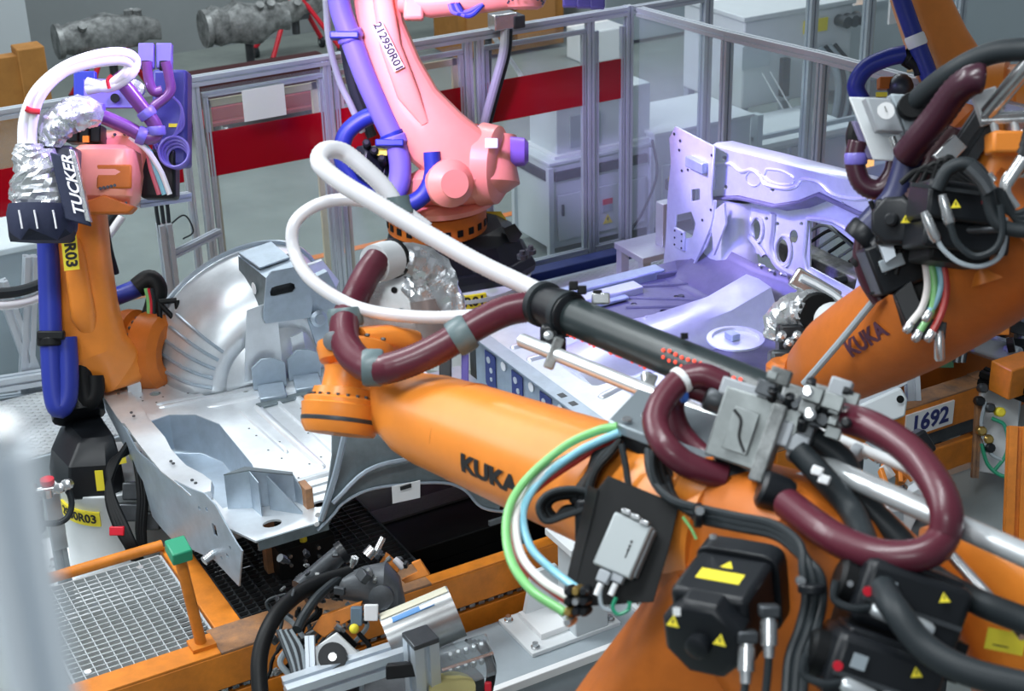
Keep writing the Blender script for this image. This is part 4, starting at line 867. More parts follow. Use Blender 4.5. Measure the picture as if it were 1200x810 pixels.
# head (pink of the violet lamp also put into its paint)
hd = A(130, 205, 9.1); ax2 = (RT * .55 - BK * .75 - UPV * .15).normalized()
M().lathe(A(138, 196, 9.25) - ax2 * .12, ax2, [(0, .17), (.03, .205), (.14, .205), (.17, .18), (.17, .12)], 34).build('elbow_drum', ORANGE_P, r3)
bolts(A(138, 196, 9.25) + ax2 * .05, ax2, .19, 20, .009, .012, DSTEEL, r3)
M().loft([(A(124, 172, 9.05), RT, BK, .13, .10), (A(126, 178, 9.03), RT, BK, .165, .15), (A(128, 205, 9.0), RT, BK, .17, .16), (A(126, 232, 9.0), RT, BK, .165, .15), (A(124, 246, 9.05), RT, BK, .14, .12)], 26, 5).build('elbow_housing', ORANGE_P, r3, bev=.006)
M().box(A(134, 207, 8.84), (.19, .13, .02), (RT, UPV, BK)).build('recess', ORANGE2, r3, bev=.02)
for k in range(9): M().lathe(A(118 + k * 4.2, 221 - k * .9, 8.83), -BK, [(0, .009), (.008, .009)], 8).build('bolt', DSTEEL, r3)
for k in range(8): M().lathe(A(113 + k * 5, 240 - .3 * k, 8.85), -BK, [(0, .008), (.006, .008)], 6).build('bolt', DSTEEL, r3)
M().poly(AP([(97, 236), (122, 228), (158, 242), (150, 250), (100, 250)], 8.84), BK * .1).build('lower_lug', ORANGE2, r3, bev=.01)
for k in range(3): M().box(A(88 + k * 13, 158, 9.1), (.07, .10, .14), (RT, UPV, BK)).build('drive_motor', BLACK2, r3, bev=.008)
M().box(A(101, 163, 9.0), (.035, .035, .02), (RT, UPV, BK)).build('orange_tag', ORANGE, r3)
# gripper under foil, with navy apron
gp = M().box(A(60, 200, 8.85), (.28, .25, .2), (RT, UPV, BK)).build('gripper', DSTEEL, r3, bev=.02)
foilblob([(A(35, 168, 8.7), .06, .07), (A(36, 180, 8.7), .10, .10), (A(46, 200, 8.7), .15, .13), (A(50, 225, 8.7), .165, .14), (A(50, 247, 8.7), .17, .15)], r3, seed=2)
foilblob([(A(60, 172, 8.75), .05, .06), (A(62, 155, 8.75), .09, .09), (A(75, 140, 8.75), .11, .09), (A(95, 132, 8.75), .09, .09), (A(112, 135, 8.8), .07, .07)], r3, seed=3)
rn = random.Random(5); R = []
for py, s in ((240, 1.0), (252, 1.06), (264, 1.02), (270, .97)):
    c = A(50, py, 8.68); R.append([c + RT * (.175 * s * cos(2 * pi * k / 22)) + BK * (.16 * s * sin(2 * pi * k / 22)) - UPV * ((.02 * (k % 4)) if py > 260 else 0) for k in range(22)])
M().rings(R).build('navy_apron', NAVY, r3, sharp=30)
for x in (22, 40, 62): M().tube(AP([(x, 246), (x + 2, 256), (x + 4, 268)], 8.51), .005, 6).build('seam', PAPER, r3)
X = (RT * .93 + UPV * -.25).normalized(); U = (UPV * .97 + RT * -.22).normalized()
pl = M().box(A(83, 222, 8.55), (.14, .36, .03), (X, U, X.cross(U))).build('navy_board', NAVY, r3, bev=.008)
M().text('TUCKER', .085, A(86, 216, 8.50), U, -X, t=.002, bold=.002).build('lettering', INKW, r3)
M().box(A(95, 218, 8.53), (.03, .38, .05), (X, U, X.cross(U))).build('steel_bar', STEEL, r3, bev=.004)
for k in range(2):
    pts = AP([(27 + k * 10, 172, 8.7), (29 + k * 9, 140, 8.7), (42 + k * 6, 108 + k * 2, 8.7), (70 + k * 3, 82 + k * 3, 8.75), (105, 67 + k * 7, 8.8), (140, 62 + k * 8, 8.85), (158 - k * 6, 70 + k * 6, 8.9), (152 - k * 6, 88, 8.9), (128, 102 - k * 3, 8.95), (102, 97 + k * 8, 9.0)])
    M().tube(pts, .030, 12, 6, rib=.016).build('white_hose', WHITEH, r3)
M().tube(AP([(30, 127), (37, 130), (47, 131)], 8.66), .016, 8).build('red_tie', RED, r3); M().tube(AP([(131, 88), (126, 94), (128, 104)], 8.85), .010, 8).build('red_tie', RED, r3)
M().lathe(A(104, 130, 8.9), RT - UPV * .3, [(0, .05), (0, .062), (.07, .062), (.07, .05)], 18).build('cuff', PBLUE, r3)
pts = AP([(108, 132), (128, 140), (150, 150), (168, 160), (181, 160), (182, 148), (172, 133), (158, 115), (146, 100), (135, 86)], 8.95)
M().tube(pts, .040, 14).build('violet_hose', VIOLET, r3)
for t in (.33, .52, .68): clamp_on(pts, t, .052, .05, PBLUE, r3)
M().box(A(130, 110, 9.15), (.30, .16, .03), (RT, UPV, BK)).build('plate', PBLUE, r3, bev=.004)
M().lathe(A(135, 115, 9.12), -BK, [(0, .025), (.01, .025)], 14).build('bore', BLACK, r3)
M().box(A(100, 105, 9.2), (.12, .2, .05), (RT, UPV, BK)).build('bracket', BLUE, r3, bev=.006)
M().lathe(A(160, 105, 9.1), -BK, [(0, .05), (.03, .05), (.04, .02)], 12).build('knob', STEEL, r3)
for x in (172, 193):
    M().box(A(x, 66, 9.2), (.085, .14, .05), (RT, UPV, BK)).build('valve_plate', PBLUE, r3, bev=.005)
    M().lathe(A(x, 72, 9.15), -UPV, [(0, .03), (.05, .03)], 14).build('fitting', BLACK, r3)
M().tube(AP([(172, 72), (174, 92), (180, 107), (190, 106)], 9.1), .028, 12).build('violet_hose', VIOLET, r3)
M().tube(AP([(194, 72), (198, 90), (199, 108), (180, 125), (172, 132)], 9.1), .028, 12).build('violet_hose', VIOLET, r3)
M().box(A(202, 140, 9.35), (.20, .55, .16), (RT, UPV, BK)).build('dress_pack_box', N('blue_box', (.05, .05, .30), .4), r3, bev=.02)
M().box(A(203, 147, 9.26), (.05, .02, .01), (RT, UPV, BK)).build('yellow_label', YEL, r3)
M().box(A(188, 205, 9.3), (.2, .28, .14), (RT, UPV, BK)).build('dark_box', BLACK2, r3, bev=.02)
for k in range(4):
    c = A(204 + k, 178 + k * 2, 9.15); r_ = .085 - .008 * k
    M().tube([c + RT * r_ * cos(t) + UPV * r_ * sin(t) + BK * .01 * k for t in [2 * pi * j / 12 + k for j in range(13)]], .009, 6, 3).build('coiled_hose', PBLUE, r3)
for k, mt in enumerate((WHITEH, CHOSE, N('pink_hose', (.7, .15, .22), .35))):
    M().tube(AP([(152 + 3 * k, 160), (172 + 2 * k - 4 * (k == 2), 176), (188 - 5 * k, 200), (199 - 6 * k, 228)], 8.95 + k * .03), .016, 8).build('thin_hose', mt, r3)
for k in range(3): M().tube(AP([(198, 110), (212, 125), (214 - 3 * k, 150), (190, 165 + 8 * k), (176, 158)], 9.2), .007, 6).build('wire', PBLUE, r3)
M().prof(A(162, 238, 9.4), A(222, 230, 9.6), .05, (0, 0, 1)).build('support_rail', ALU, r3)
for k in range(3): M().tube(AP([(112 + k * 5, 250, 9.5), (118 + k * 5, 290, 9.6), (128 + k * 4, 320, 9.7)]), .02, 8).build('rear_cable', (RUBBER, WHITEH, RUBBER)[k], r3)
# base cables beside the pedestal
for k in range(7):
    M().tube(AP([(150, 520 + k * 3, 9.1), (135 - k * 2, 545, 9.0), (126 + k * 2, 580, 8.95), (135 + k * 4, 615, 8.9), (150 + k * 3, 642, 8.9), (156 + k * 3, 655, 9.0)]) if k < 4 else AP([(150 + k * 2, 530, 9.05), (152 + k * 3, 580, 9.0), (150 + k * 3, 620, 9.0), (158 + k * 2, 650, 9.0)]), .018, 8).build('base_cable', BLACK, r3)
M().box(A(138, 622, 8.9), (.08, .05, .06), (RT, UPV, BK)).build('red_clip', RED, r3, bev=.006)
for px, py in ((150, 600), (175, 610), (160, 575)): M().box(A(px, py, 9.15), (.14, .1, .1), (RT, UPV, BK)).build('connector_box', DSTEEL, r3, bev=.01)

# ---------------------------------------------------------------- robot R01, back centre, lit pink
r1 = thing('industrial_robot', (4.93, 9.85, 0), 'large pink lit robot behind the underbody on grey pedestal with label R01', 'robot')
cx, cy = 4.88, 9.90; DO = .35
M().lathe((cx + .1, cy - .05, .0), (0, 0, 1), [(0, .58), (.06, .57), (.50, .55), (.53, .58), (.56, .58)], 44).build('pedestal', CABW, r1)
cz = A(557, 350, 11.05); zc = at(557, 350, y=cy - .56).z
an = math.atan2(cz.y - cy + .05, cz.x - cx - .1)
M().text('R01', .10, None, None, None, t=.001, bold=.003, wrap=onped(0, zc, an, .575, (cx + .1, cy - .05))).build('lettering', INK, r1)
R = [[V((cx + .1 + q * cos(an + t), cy - .05 + q * sin(an + t), z)) for z, q in ((zc - .05, .55), (zc + .05, .55), (zc + .05, .5735), (zc - .05, .5735))] for t in [(-.16 + .064 * k) for k in range(6)]]
M().rings(R).build('number_label', YEL, r1)
q = A(538, 310, 11.2)
ov = [(-.62, -.10), (-.30, -.48), (.30, -.58), (.66, -.42), (.80, .0), (.62, .42), (.1, .56), (-.45, .40)]
def ring1(z, s): return [V((cx + .04 + x * s, cy - .02 + y * s, z)) for x, y in ov]
M().rings([ring1(.56, .86), ring1(.62, .88), ring1(.68, .84)]).build('base_flange', BLACK2, r1, bev=.012, sharp=25)
M().rings([ring1(.66, .80), ring1(.84, .72), ring1(.92, .56)]).build('base_cover', BLACK2, r1, bev=.015, sharp=25)
for px, py in ((622, 297), (560, 318), (612, 303)): M().lathe(A(px, py, 11.0), (0, 0, 1), [(0, .04), (.03, .04), (.03, .02), (.06, .02)], 8).build('bolt', DSTEEL, r1)
M().box(at(581, 253, z=.90), (.12, .08, .005), (RT, V((-.3, .6, .75)).normalized(), V((.1, -.8, .6)))).build('yellow_label', YEL, r1)
M().poly(AP([(590, 268), (603, 262), (612, 274), (606, 284), (597, 284)], 11.33), BK * .05).build('cover_opening', BLACK, r1)
M().lathe((cx, cy, .90), (0, 0, 1), [(0, .34), (.02, .37), (.19, .37), (.20, .34)], 44).build('swivel_ring', ORANGE2, r1)
for k in range(24):
    a = 2 * pi * k / 24; c = V((cx + .372 * cos(a), cy + .372 * sin(a), .985)); n_ = V((cos(a), sin(a), 0)); M().box(c, (.045, .05, .008), (n_.cross(V((0, 0, 1))), V((0, 0, 1)), n_)).build('slot', BLACK, r1) if n_.y < .3 else None
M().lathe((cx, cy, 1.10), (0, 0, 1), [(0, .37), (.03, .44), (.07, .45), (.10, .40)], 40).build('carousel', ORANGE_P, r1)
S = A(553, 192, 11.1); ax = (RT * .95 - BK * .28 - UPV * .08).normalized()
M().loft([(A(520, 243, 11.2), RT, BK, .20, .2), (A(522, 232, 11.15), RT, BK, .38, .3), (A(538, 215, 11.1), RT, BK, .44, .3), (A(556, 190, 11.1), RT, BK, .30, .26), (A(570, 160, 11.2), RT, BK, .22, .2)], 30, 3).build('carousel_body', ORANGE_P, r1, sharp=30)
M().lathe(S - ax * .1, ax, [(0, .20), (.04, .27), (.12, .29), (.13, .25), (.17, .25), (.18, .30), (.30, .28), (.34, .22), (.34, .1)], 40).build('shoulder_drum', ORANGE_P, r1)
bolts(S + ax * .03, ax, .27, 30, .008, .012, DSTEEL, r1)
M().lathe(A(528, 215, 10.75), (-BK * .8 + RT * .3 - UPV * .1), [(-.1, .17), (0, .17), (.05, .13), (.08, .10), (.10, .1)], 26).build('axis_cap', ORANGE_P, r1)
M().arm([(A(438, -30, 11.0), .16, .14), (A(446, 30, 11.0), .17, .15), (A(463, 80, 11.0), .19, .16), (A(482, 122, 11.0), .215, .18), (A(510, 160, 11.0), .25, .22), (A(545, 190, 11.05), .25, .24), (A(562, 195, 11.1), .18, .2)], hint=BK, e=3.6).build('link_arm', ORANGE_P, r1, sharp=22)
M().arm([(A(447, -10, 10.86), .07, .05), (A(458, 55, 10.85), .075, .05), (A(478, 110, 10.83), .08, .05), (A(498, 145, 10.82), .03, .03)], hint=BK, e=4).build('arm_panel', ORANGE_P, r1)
d_ = (A(467, 79, 10.8) - A(443, 31, 10.8)).normalized(); nn = -BK; ey = nn.cross(d_).normalized()
flat_label('212950R01', A(455, 55, 10.76), d_, ey, .34, .075, .078, r1, mt=N('cream_label', (.85, .82, .68), .5), bold=.002)
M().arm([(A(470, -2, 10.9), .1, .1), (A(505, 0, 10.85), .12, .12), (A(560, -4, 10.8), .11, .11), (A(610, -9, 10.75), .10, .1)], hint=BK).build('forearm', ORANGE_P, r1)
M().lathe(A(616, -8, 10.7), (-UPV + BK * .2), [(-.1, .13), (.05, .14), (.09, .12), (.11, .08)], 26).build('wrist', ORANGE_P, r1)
bolts(A(616, 2, 10.6), -UPV, .12, 16, .008, .012, DSTEEL, r1)
for k in range(4): M().tube(AP([(527 + k * 3, 4), (532 + k * 4, 14 + k), (548 + 2 * k, 14 + k), (566, 5)], 10.7), .018, 8).build('wrist_cable', BLUE if k % 2 else PBLUE, r1)
M().box(A(485, 10, 10.8), (.14, .16, .1), (RT, UPV, BK)).build('elbow_lug', ORANGE_P, r1, bev=.02)
for k in range(3): M().box(A(668 + k * 16, 2 + k, 10.6), (.10, .07, .08), (RT, UPV, BK)).build('tool_block', PBLUE, r1, bev=.01)
pts = AP([(393, -30), (399, 10), (410, 42), (428, 90), (448, 135), (462, 165), (469, 195), (465, 222), (448, 240)], 10.85)
M().tube(pts, .078, 16).build('violet_sleeve', PBLUE, r1)
clamp_on(pts, .25, .095, .07, PBLUE, r1); clamp_on(pts, .64, .098, .07, PBLUE, r1); clamp_on(pts, .6, .088, .03, BLUE, r1)
for px, py in ((404, 42), (457, 168)): M().box(A(px, py, 10.8), (.20, .05, .1), (RT, UPV, BK)).build('clamp_ear', BLUE, r1, bev=.01)
M().tube(AP([(448, 132), (425, 140), (405, 158), (401, 185), (412, 208), (430, 228), (445, 238)], 11.05), .062, 14).build('blue_sleeve', BLUE, r1)
M().tube(AP([(506, 178), (507, 205), (497, 228), (478, 240), (460, 240)], 10.8), .062, 14).build('blue_sleeve', BLUE, r1)
M().lathe(A(519, 184, 10.85), -BK, [(-.05, .07), (.02, .06), (.03, .03)], 12).build('socket', BLUE, r1)
o, fr_ = servo(A(448, 195, 11.0), (-RT * .7 - BK * .6 + UPV * .2), UPV, .22, .09, r1)
M().box(A(446, 178, 10.82), (.09, .05, .01), (RT, UPV, BK)).build('yellow_label', YEL, o)
for k in range(5): M().lathe(A(430 + k * 9, 170 + 9 * (k % 3), 10.84), -BK + UPV * .3, [(-.06, .03), (.04, .03), (.05, .018)], 10).build('connector', BLACK, r1)
M().lathe(A(598, 178, 11.0), RT, [(0, .11), (.10, .10), (.13, .07)], 16).build('brake_cap', N('violet_cap', (.22, .12, .5), .4), r1)
M().box(A(576, 168, 10.75), (.09, .07, .02), (RT, UPV, BK)).build('sight_plate', PAPER, r1, bev=.006)
for k in range(0): M().tube(AP([(447, 250), (442, 268), (440 + 4 * k, 285), (445, 300)], 11.0), .012, 6).build('base_cable', BLACK, r1)

DO = 0.0
# ---------------------------------------------------------------- robot behind, upper right
rt = thing('industrial_robot', (9.6, 6.0, 0), 'orange robot at the upper right with blue sleeve, behind the dark valve bracket', 'robot')
M().arm([(A(1066, -40, 11.0), .17, .155), (A(1078, 0, 11.0), .175, .155), (A(1098, 50, 11.0), .195, .17), (A(1118, 90, 11.0), .22, .18), (A(1145, 122, 11.0), .235, .21), (A(1165, 135, 11.0), .15, .15)], hint=BK, e=3.4).build('link_arm', ORANGE, rt, sharp=25)
M().lathe(A(1150, 125, 10.9), RT * .9 - BK * .4, [(0, .26), (.065, .31), (.17, .31), (.18, .26), (.23, .26), (.25, .28), (.36, .26), (.39, .16)], 34).build('shoulder_drum', ORANGE, rt)
bq = A(1155, 150, 11.0)
M().lathe((bq.x, bq.y, 0), (0, 0, 1), [(0, .5), (.5, .45), (.55, .5), (.9, .45), (1.4, .35), (bq.z, .22)], 30).build('base_column', ORANGE2, rt)
pts = AP([(1048, -30), (1060, 10), (1078, 60), (1095, 105)], 10.7); M().tube(pts, .058, 14).build('blue_sleeve', BLUE, rt); clamp_on(pts, .62, .067, .08, PAPER, rt)
M().tube(AP([(1062, 63), (1040, 68), (1015, 80), (1003, 100), (1010, 118), (1022, 132)], 10.75), .058, 14).build('blue_sleeve', BLUE, rt)
M().lathe(A(1060, 66, 10.75), RT * .9 + UPV * -.3, [(0, .06), (.06, .075), (.08, .06)], 14).build('black_clamp', BLACK, rt)
M().tube(AP([(1065, 70), (1075, 78), (1078, 88)], 10.7), .035, 10, rib=.02).build('drag_link', BLACK, rt)
M().ball(A(1055, 102, 10.9), .09).build('motor_cover', DSTEEL, rt); M().box(A(1038, 98, 10.9), (.1, .08, .1), (RT, UPV, BK)).build('orange_block', ORANGE2, rt, bev=.01)
M().box(A(1033, 111, 10.75), (.07, .03, .03), (RT, UPV, BK)).build('yellow_label', YEL, rt)

# ---------------------------------------------------------------- right robot with forearm reaching in from the right
MAR2 = N('deep_maroon_hose', (.045, .010, .022), .33, coat=.2)
rg = thing('industrial_robot', (4.9, 3.6, 0), 'shaded orange robot at right with valve bracket, maroon hoses and black motors', 'robot')
st = [(A(950, 438, 6.45), .08, .08), (A(958, 434, 6.4), .135, .13), (A(985, 420, 6.25), .175, .175), (A(1020, 400, 6.1), .19, .19), (A(1070, 372, 5.9), .20, .20), (A(1120, 340, 5.75), .205, .205), (A(1175, 300, 5.6), .21, .21), (A(1235, 250, 5.45), .22, .22)]
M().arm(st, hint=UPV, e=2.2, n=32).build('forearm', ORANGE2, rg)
M().lathe(A(925, 438, 6.6), (A(958, 434, 6.4) - A(925, 438, 6.6)), [(0, .06), (.03, .085), (.09, .075), (.14, .10)], 22).build('wrist', ORANGE2, rg)
M().lathe(A(920, 442, 6.55), UPV - BK * .3, [(-.09, .06), (-.07, .08), (.05, .08), (.07, .06)], 22).build('wrist_drum', ORANGE2, rg)
# lettering wrapped on the forearm
a0 = A(1005, 410, 6.15); a1 = A(1060, 375, 5.93); dx = (a1 - a0).normalized(); vw = -(ray(1016, 398)); side = (vw - dx * vw.dot(dx)).normalized(); tang = side.cross(dx).normalized()
if tang.dot(UPV) < 0: tang = -tang
gbase = at(1015, 398, d=5.80) - side * .193
def wrapg(x, y, z):
    Rr = .197 + z; th = y / .193; return gbase + dx * x + side * (Rr * cos(th)) + tang * (Rr * sin(th))
M().text('KUKA', .085, None, None, None, t=.0012, bold=.003, wrap=wrapg).build('lettering', N('faded_indigo_ink', (.09, .03, .06), .5), rg)
M().tube(AP([(942, 450, 5.9), (985, 400, 5.8), (1030, 345, 5.7)]), .013, 8).build('grey_conduit', CABG, rg)
# foil gripper in front of the violet floor
M().lathe(A(992, 388, 6.35), (A(960, 366, 6.75) - A(992, 388, 6.35)), [(0, .05), (.1, .05), (.2, .05)], 16).build('hose_stub', MAROON, rg)
M().lathe(A(985, 382, 6.45), (A(962, 368, 6.75) - A(985, 382, 6.45)), [(0, .06), (0, .075), (.12, .08), (.16, .07)], 22).build('cuff', WHITE, rg)
band(A(958, 366, 6.75), (A(962, 368, 6.75) - A(985, 382, 6.45)), .085, .04, BLACK, rg)
foilblob([(A(955, 366, 6.75), .075, .07), (A(945, 362, 6.8), .085, .08), (A(928, 368, 6.85), .09, .08), (A(915, 382, 6.9), .07, .08), (A(908, 400, 6.9), .05, .06)], rg, seed=8)
M().box(A(955, 338, 6.95), (.22, .09, .05), ((RT * .85 - UPV * .5).normalized(), (UPV * .85 + RT * .5).normalized(), BK)).build('tool_plate', STEEL, rg, bev=.01)
M().tube(AP([(940, 325), (960, 335), (985, 352), (990, 372), (975, 390)], 6.9), .018, 8).build('tool_rim', GALV, rg)
M().box(A(930, 402, 6.8), (.14, .16, .12), (RT, UPV, BK)).build('tool_body', BLACK2, rg, bev=.015)
M().box(A(922, 428, 6.75), (.15, .13, .12), (RT, UPV, BK)).build('tool_body', DSTEEL, rg, bev=.015)
for k in range(5): M().lathe(A(915 + k * 9, 395 + 8 * (k % 2), 6.65), -BK + UPV * .3, [(-.02, .02), (.03, .02), (.035, .01)], 8).build('fitting', STEEL, rg)
M().tube(AP([(935, 420), (955, 410), (970, 395), (978, 380)], 6.6), .02, 8).build('pipe', STEEL, rg)
# upright arm at the far right with linear axis rods
M().arm([(A(1180, 165, 5.5), .09, .08), (A(1168, 200, 5.5), .08, .08), (A(1170, 260, 5.5), .10, .09), (A(1190, 320, 5.5), .16, .12)], hint=BK, e=3).build('upper_arm', ORANGE, rg, sharp=25)
M().box(A(1182, 168, 5.3), (.13, .07, .1), (RT, UPV, BK)).build('orange_block', ORANGE, rg, bev=.01)
M().tube(AP([(1210, 200), (1185, 205), (1178, 225), (1190, 245)], 5.2), .02, 8).build('steel_strap', STEEL, rg)
for x in (1164, 1188): M().cyl(A(x, 143, 5.3), A(x + 5, 166, 5.3), .013).build('guide_rod', CHROME, rg)
M().prof(A(1150, 139, 5.3), A(1215, 136, 5.3), .03, (0, 0, 1)).build('cross_rail', STEEL, rg)
M().box(A(1158, 125, 5.35), (.08, .11, .03), ((RT * .9 + UPV * .3).normalized(), (UPV * .9 - RT * .3).normalized(), BK)).build('end_plate', PAPER, rg, bev=.004)
M().cyl(A(1158, 132, 5.3), A(1208, 72, 5.2), .027).build('steel_tube', STEEL, rg)
M().prof(A(1088, 240, 5.45), A(1156, 138, 5.4), .085, BK).build('carrier_beam', DSTEEL, rg)
M().prof(A(1102, 180, 5.5), A(1200, 160, 5.5), .035, (0, 0, 1)).build('cross_rail', STEEL, rg); M().prof(A(1060, 190, 5.6), A(1150, 172, 5.6), .03, (0, 0, 1)).build('cross_rail', STEEL, rg)
M().box(A(1112, 178, 5.35), (.06, .10, .04), ((RT * .7 - UPV * .7), (UPV * .7 + RT * .7), BK)).build('bracket', STEEL, rg, bev=.004)
M().tube(AP([(1240, 62, 5.2), (1200, 58, 5.2), (1160, 63, 5.25), (1120, 82, 5.3), (1085, 108, 5.4), (1064, 130, 5.5)]), .036, 14).build('black_hose', RUBBER, rg)
clamp_on(AP([(1085, 108, 5.4), (1072, 120, 5.4), (1064, 130, 5.5)]), .8, .045, .05, BLACK, rg)
M().tube(AP([(1152, 92, 5.2), (1140, 93, 5.2), (1120, 108, 5.25), (1100, 135, 5.3), (1078, 162, 5.35), (1062, 182, 5.4)]), .047, 16, 6, rib=.024).build('maroon_hose', MAR2, rg)
M().tube(AP([(1120, 150, 5.5), (1100, 190, 5.5), (1080, 220, 5.5), (1060, 250, 5.5)]), .06, 14, 6, rib=.016).build('maroon_hose', N('maroon_hose_dark', (.05, .01, .015), .4), rg)
M().tube(AP([(1006, 165), (1002, 190), (1010, 215), (1030, 222), (1046, 205), (1052, 180)], 5.6), .034, 14, 6, rib=.013).build('maroon_hose', MAR2, rg)
clamp_on(AP([(1005, 178), (1003, 186), (1004, 194)], 5.6), .5, .04, .04, PBLUE, rg)
M().tube(AP([(1012, 280), (1010, 305), (1018, 330), (1032, 352)], 5.6), .032, 14, 6).build('maroon_hose', MAR2, rg)
M().tube(AP([(1010, 278), (1028, 258), (1050, 235), (1062, 205), (1068, 180)], 5.5), .055, 14).build('dark_sleeve', N('indigo_sleeve', (.02, .025, .09), .4), rg)
clamp_on(AP([(1010, 278), (1028, 258), (1050, 235)], 5.5), .1, .065, .06, BLACK2, rg)
# gauge bracket
X = (RT * .95 - UPV * .05).normalized(); U = (UPV * .92 - RT * .36).normalized()
M().box(A(1035, 152, 5.55), (.15, .23, .02), (X, U, X.cross(U))).build('bracket_plate', WHITE, rg, bev=.004)
gb = M().box(A(1034, 136, 5.45), (.085, .12, .08), (X, U, X.cross(U))).build('gauge_box', GREYH, rg, bev=.006)
M().lathe(A(1038, 130, 5.36), -BK, [(0, .028), (.006, .028)], 20).build('gauge_dial', PAPER, gb); M().box(A(1038, 128, 5.345), (.003, .02, .002), (X, U, X.cross(U))).build('needle', INK, gb)
M().box(A(1062, 135, 5.5), (.07, .14, .08), (X, U, X.cross(U))).build('valve_box', CABG, rg, bev=.006)
M().box(A(1017, 165, 5.6), (.06, .14, .03), (X, U, X.cross(U))).build('side_plate', N('violet_plate', (.2, .18, .32), .4), rg, bev=.004)
M().cyl(A(1045, 160, 5.5), A(1052, 180, 5.5), .012).build('stud', STEEL, rg)
M().tube(AP([(1005, 145), (1001, 160), (1003, 175)], 5.7), .03, 10).build('black_hose', BLACK, rg)
# dark motors
X, U, n_ = plane_axes((-BK + RT * .1), (UPV + RT * .12)); 
o1 = M().box(A(1118, 240, 5.15), (.24, .12, .20), (X, U, n_)).build('motor', BLACK2, rg, bev=.012)
warn_tri(A(1120, 239, 5.0), -BK, .03, o1); M().lathe(A(1153, 237, 5.02), -BK, [(0, .008), (.003, .008)], 12).build('red_dot', RED, o1)
M().box(A(1112, 222, 5.02), (.24, .012, .01), (X, U, n_)).build('ridge', DSTEEL, o1)
M().cyl(A(1085, 272, 5.15), A(1170, 268, 5.1), .014).build('rail', DSTEEL, rg)
o2 = M().box(A(1120, 280, 5.2), (.28, .09, .2), (X, U, n_)).build('motor', BLACK2, rg, bev=.012)
o2b = M().box(A(1112, 300, 5.25), (.20, .06, .2), (X, U, n_)).build('motor', BLACK, rg, bev=.012)
o3, _ = servo(A(1065, 262, 5.4), (-BK * .8 - RT * .5), UPV, .16, .075, rg); warn_tri(A(1061, 257, 5.18), -BK, .03, o3, AMBER if False else YEL)
M().box(A(1045, 310, 5.5), (.17, .17, .15), ((RT * .9 + UPV * .35).normalized(), (UPV * .9 - RT * .35).normalized(), BK)).build('terminal_box', BLACK2, rg, bev=.01)
M().box(A(1045, 308, 5.38), (.08, .04, .02), ((RT * .9 + UPV * .35).normalized(), (UPV * .9 - RT * .35).normalized(), BK)).build('terminal_row', CABG, rg, bev=.003)
M().poly(AP([(1030, 285), (1045, 280), (1050, 300), (1038, 308)], 5.35), BK * .02).build('silver_plate', ALU, rg)
for (x0, y0, x1, y1) in ((1083, 248, 1094, 274), (1104, 228, 1113, 262)):
    M().lathe(A(x0, y0, 5.0), A(x1, y1, 5.0) - A(x0, y0, 5.0), [(0, .012), (.02, .016), (.085, .018), (.1, .012)], 14).build('connector', STEEL, rg)
M().tube(AP([(1095, 274), (1105, 292), (1125, 308), (1150, 312), (1172, 300), (1178, 275), (1178, 255)], 5.0), .008, 8).build('cable', CABG, rg)
M().tube(AP([(1113, 262), (1122, 285), (1142, 300), (1165, 293), (1175, 272), (1172, 240)], 4.98), .011, 8).build('cable', RUBBER, rg)
M().tube(AP([(1098, 222), (1110, 200), (1130, 192), (1148, 202), (1157, 225), (1165, 255), (1182, 268), (1215, 272)], 5.0), .022, 12).build('black_hose', RUBBER, rg)
M().tube(AP([(1135, 195), (1150, 210), (1160, 225)], 4.96), .024, 10).build('hose_end', DSTEEL, rg); clamp_on(AP([(1148, 202), (1157, 215), (1158, 225)], 5.0), .4, .03, .03, STEEL, rg)
for k in range(3): M().tube(AP([(1168 + 3 * k, 225), (1178 + 3 * k, 245), (1195, 250 + 5 * k), (1220, 235 + 12 * k)], 5.05), .012, 8).build('cable', RUBBER, rg)
M().cyl(A(1180, 215, 5.0), A(1200, 185, 5.0), .02).build('connector', STEEL, rg)
for k in range(5): M().cyl(A(1192 + k * 3, 200 - k * 9, 5.05), A(1215, 175 - k * 12, 5.05), .02).build('dark_fitting', BLACK2, rg)
for k, (px, py, d, r_) in enumerate(((1032, 262, 5.5, .05), (1052, 238, 5.5, .05), (1040, 282, 5.45, .045), (1015, 300, 5.6, .035), (1078, 215, 5.5, .045), (1092, 195, 5.5, .04))):
    M().lathe(A(px, py, d), (UPV * .6 + RT * .5 - BK * .3), [(-.05, r_ * .8), (-.04, r_), (.04, r_), (.05, r_ * .7)], 14).build('hose_collar', BLACK2, rg)
for k in range(8): M().tube(AP([(1020 + 5 * k, 235 + 3 * k), (1030 + 4 * k, 262), (1036 + 3 * k, 290 + 2 * k), (1026 + 4 * k, 322)], 5.42 + .02 * (k % 3)), .009, 8).build('cable', RUBBER if k % 2 else BLACK, rg)
for k in range(5): M().tube(AP([(1055 + 12 * k, 215), (1075 + 9 * k, 200 - 4 * k), (1100 + 8 * k, 205), (1120 + 10 * k, 222)], 5.3), .010, 8).build('cable', BLACK, rg)
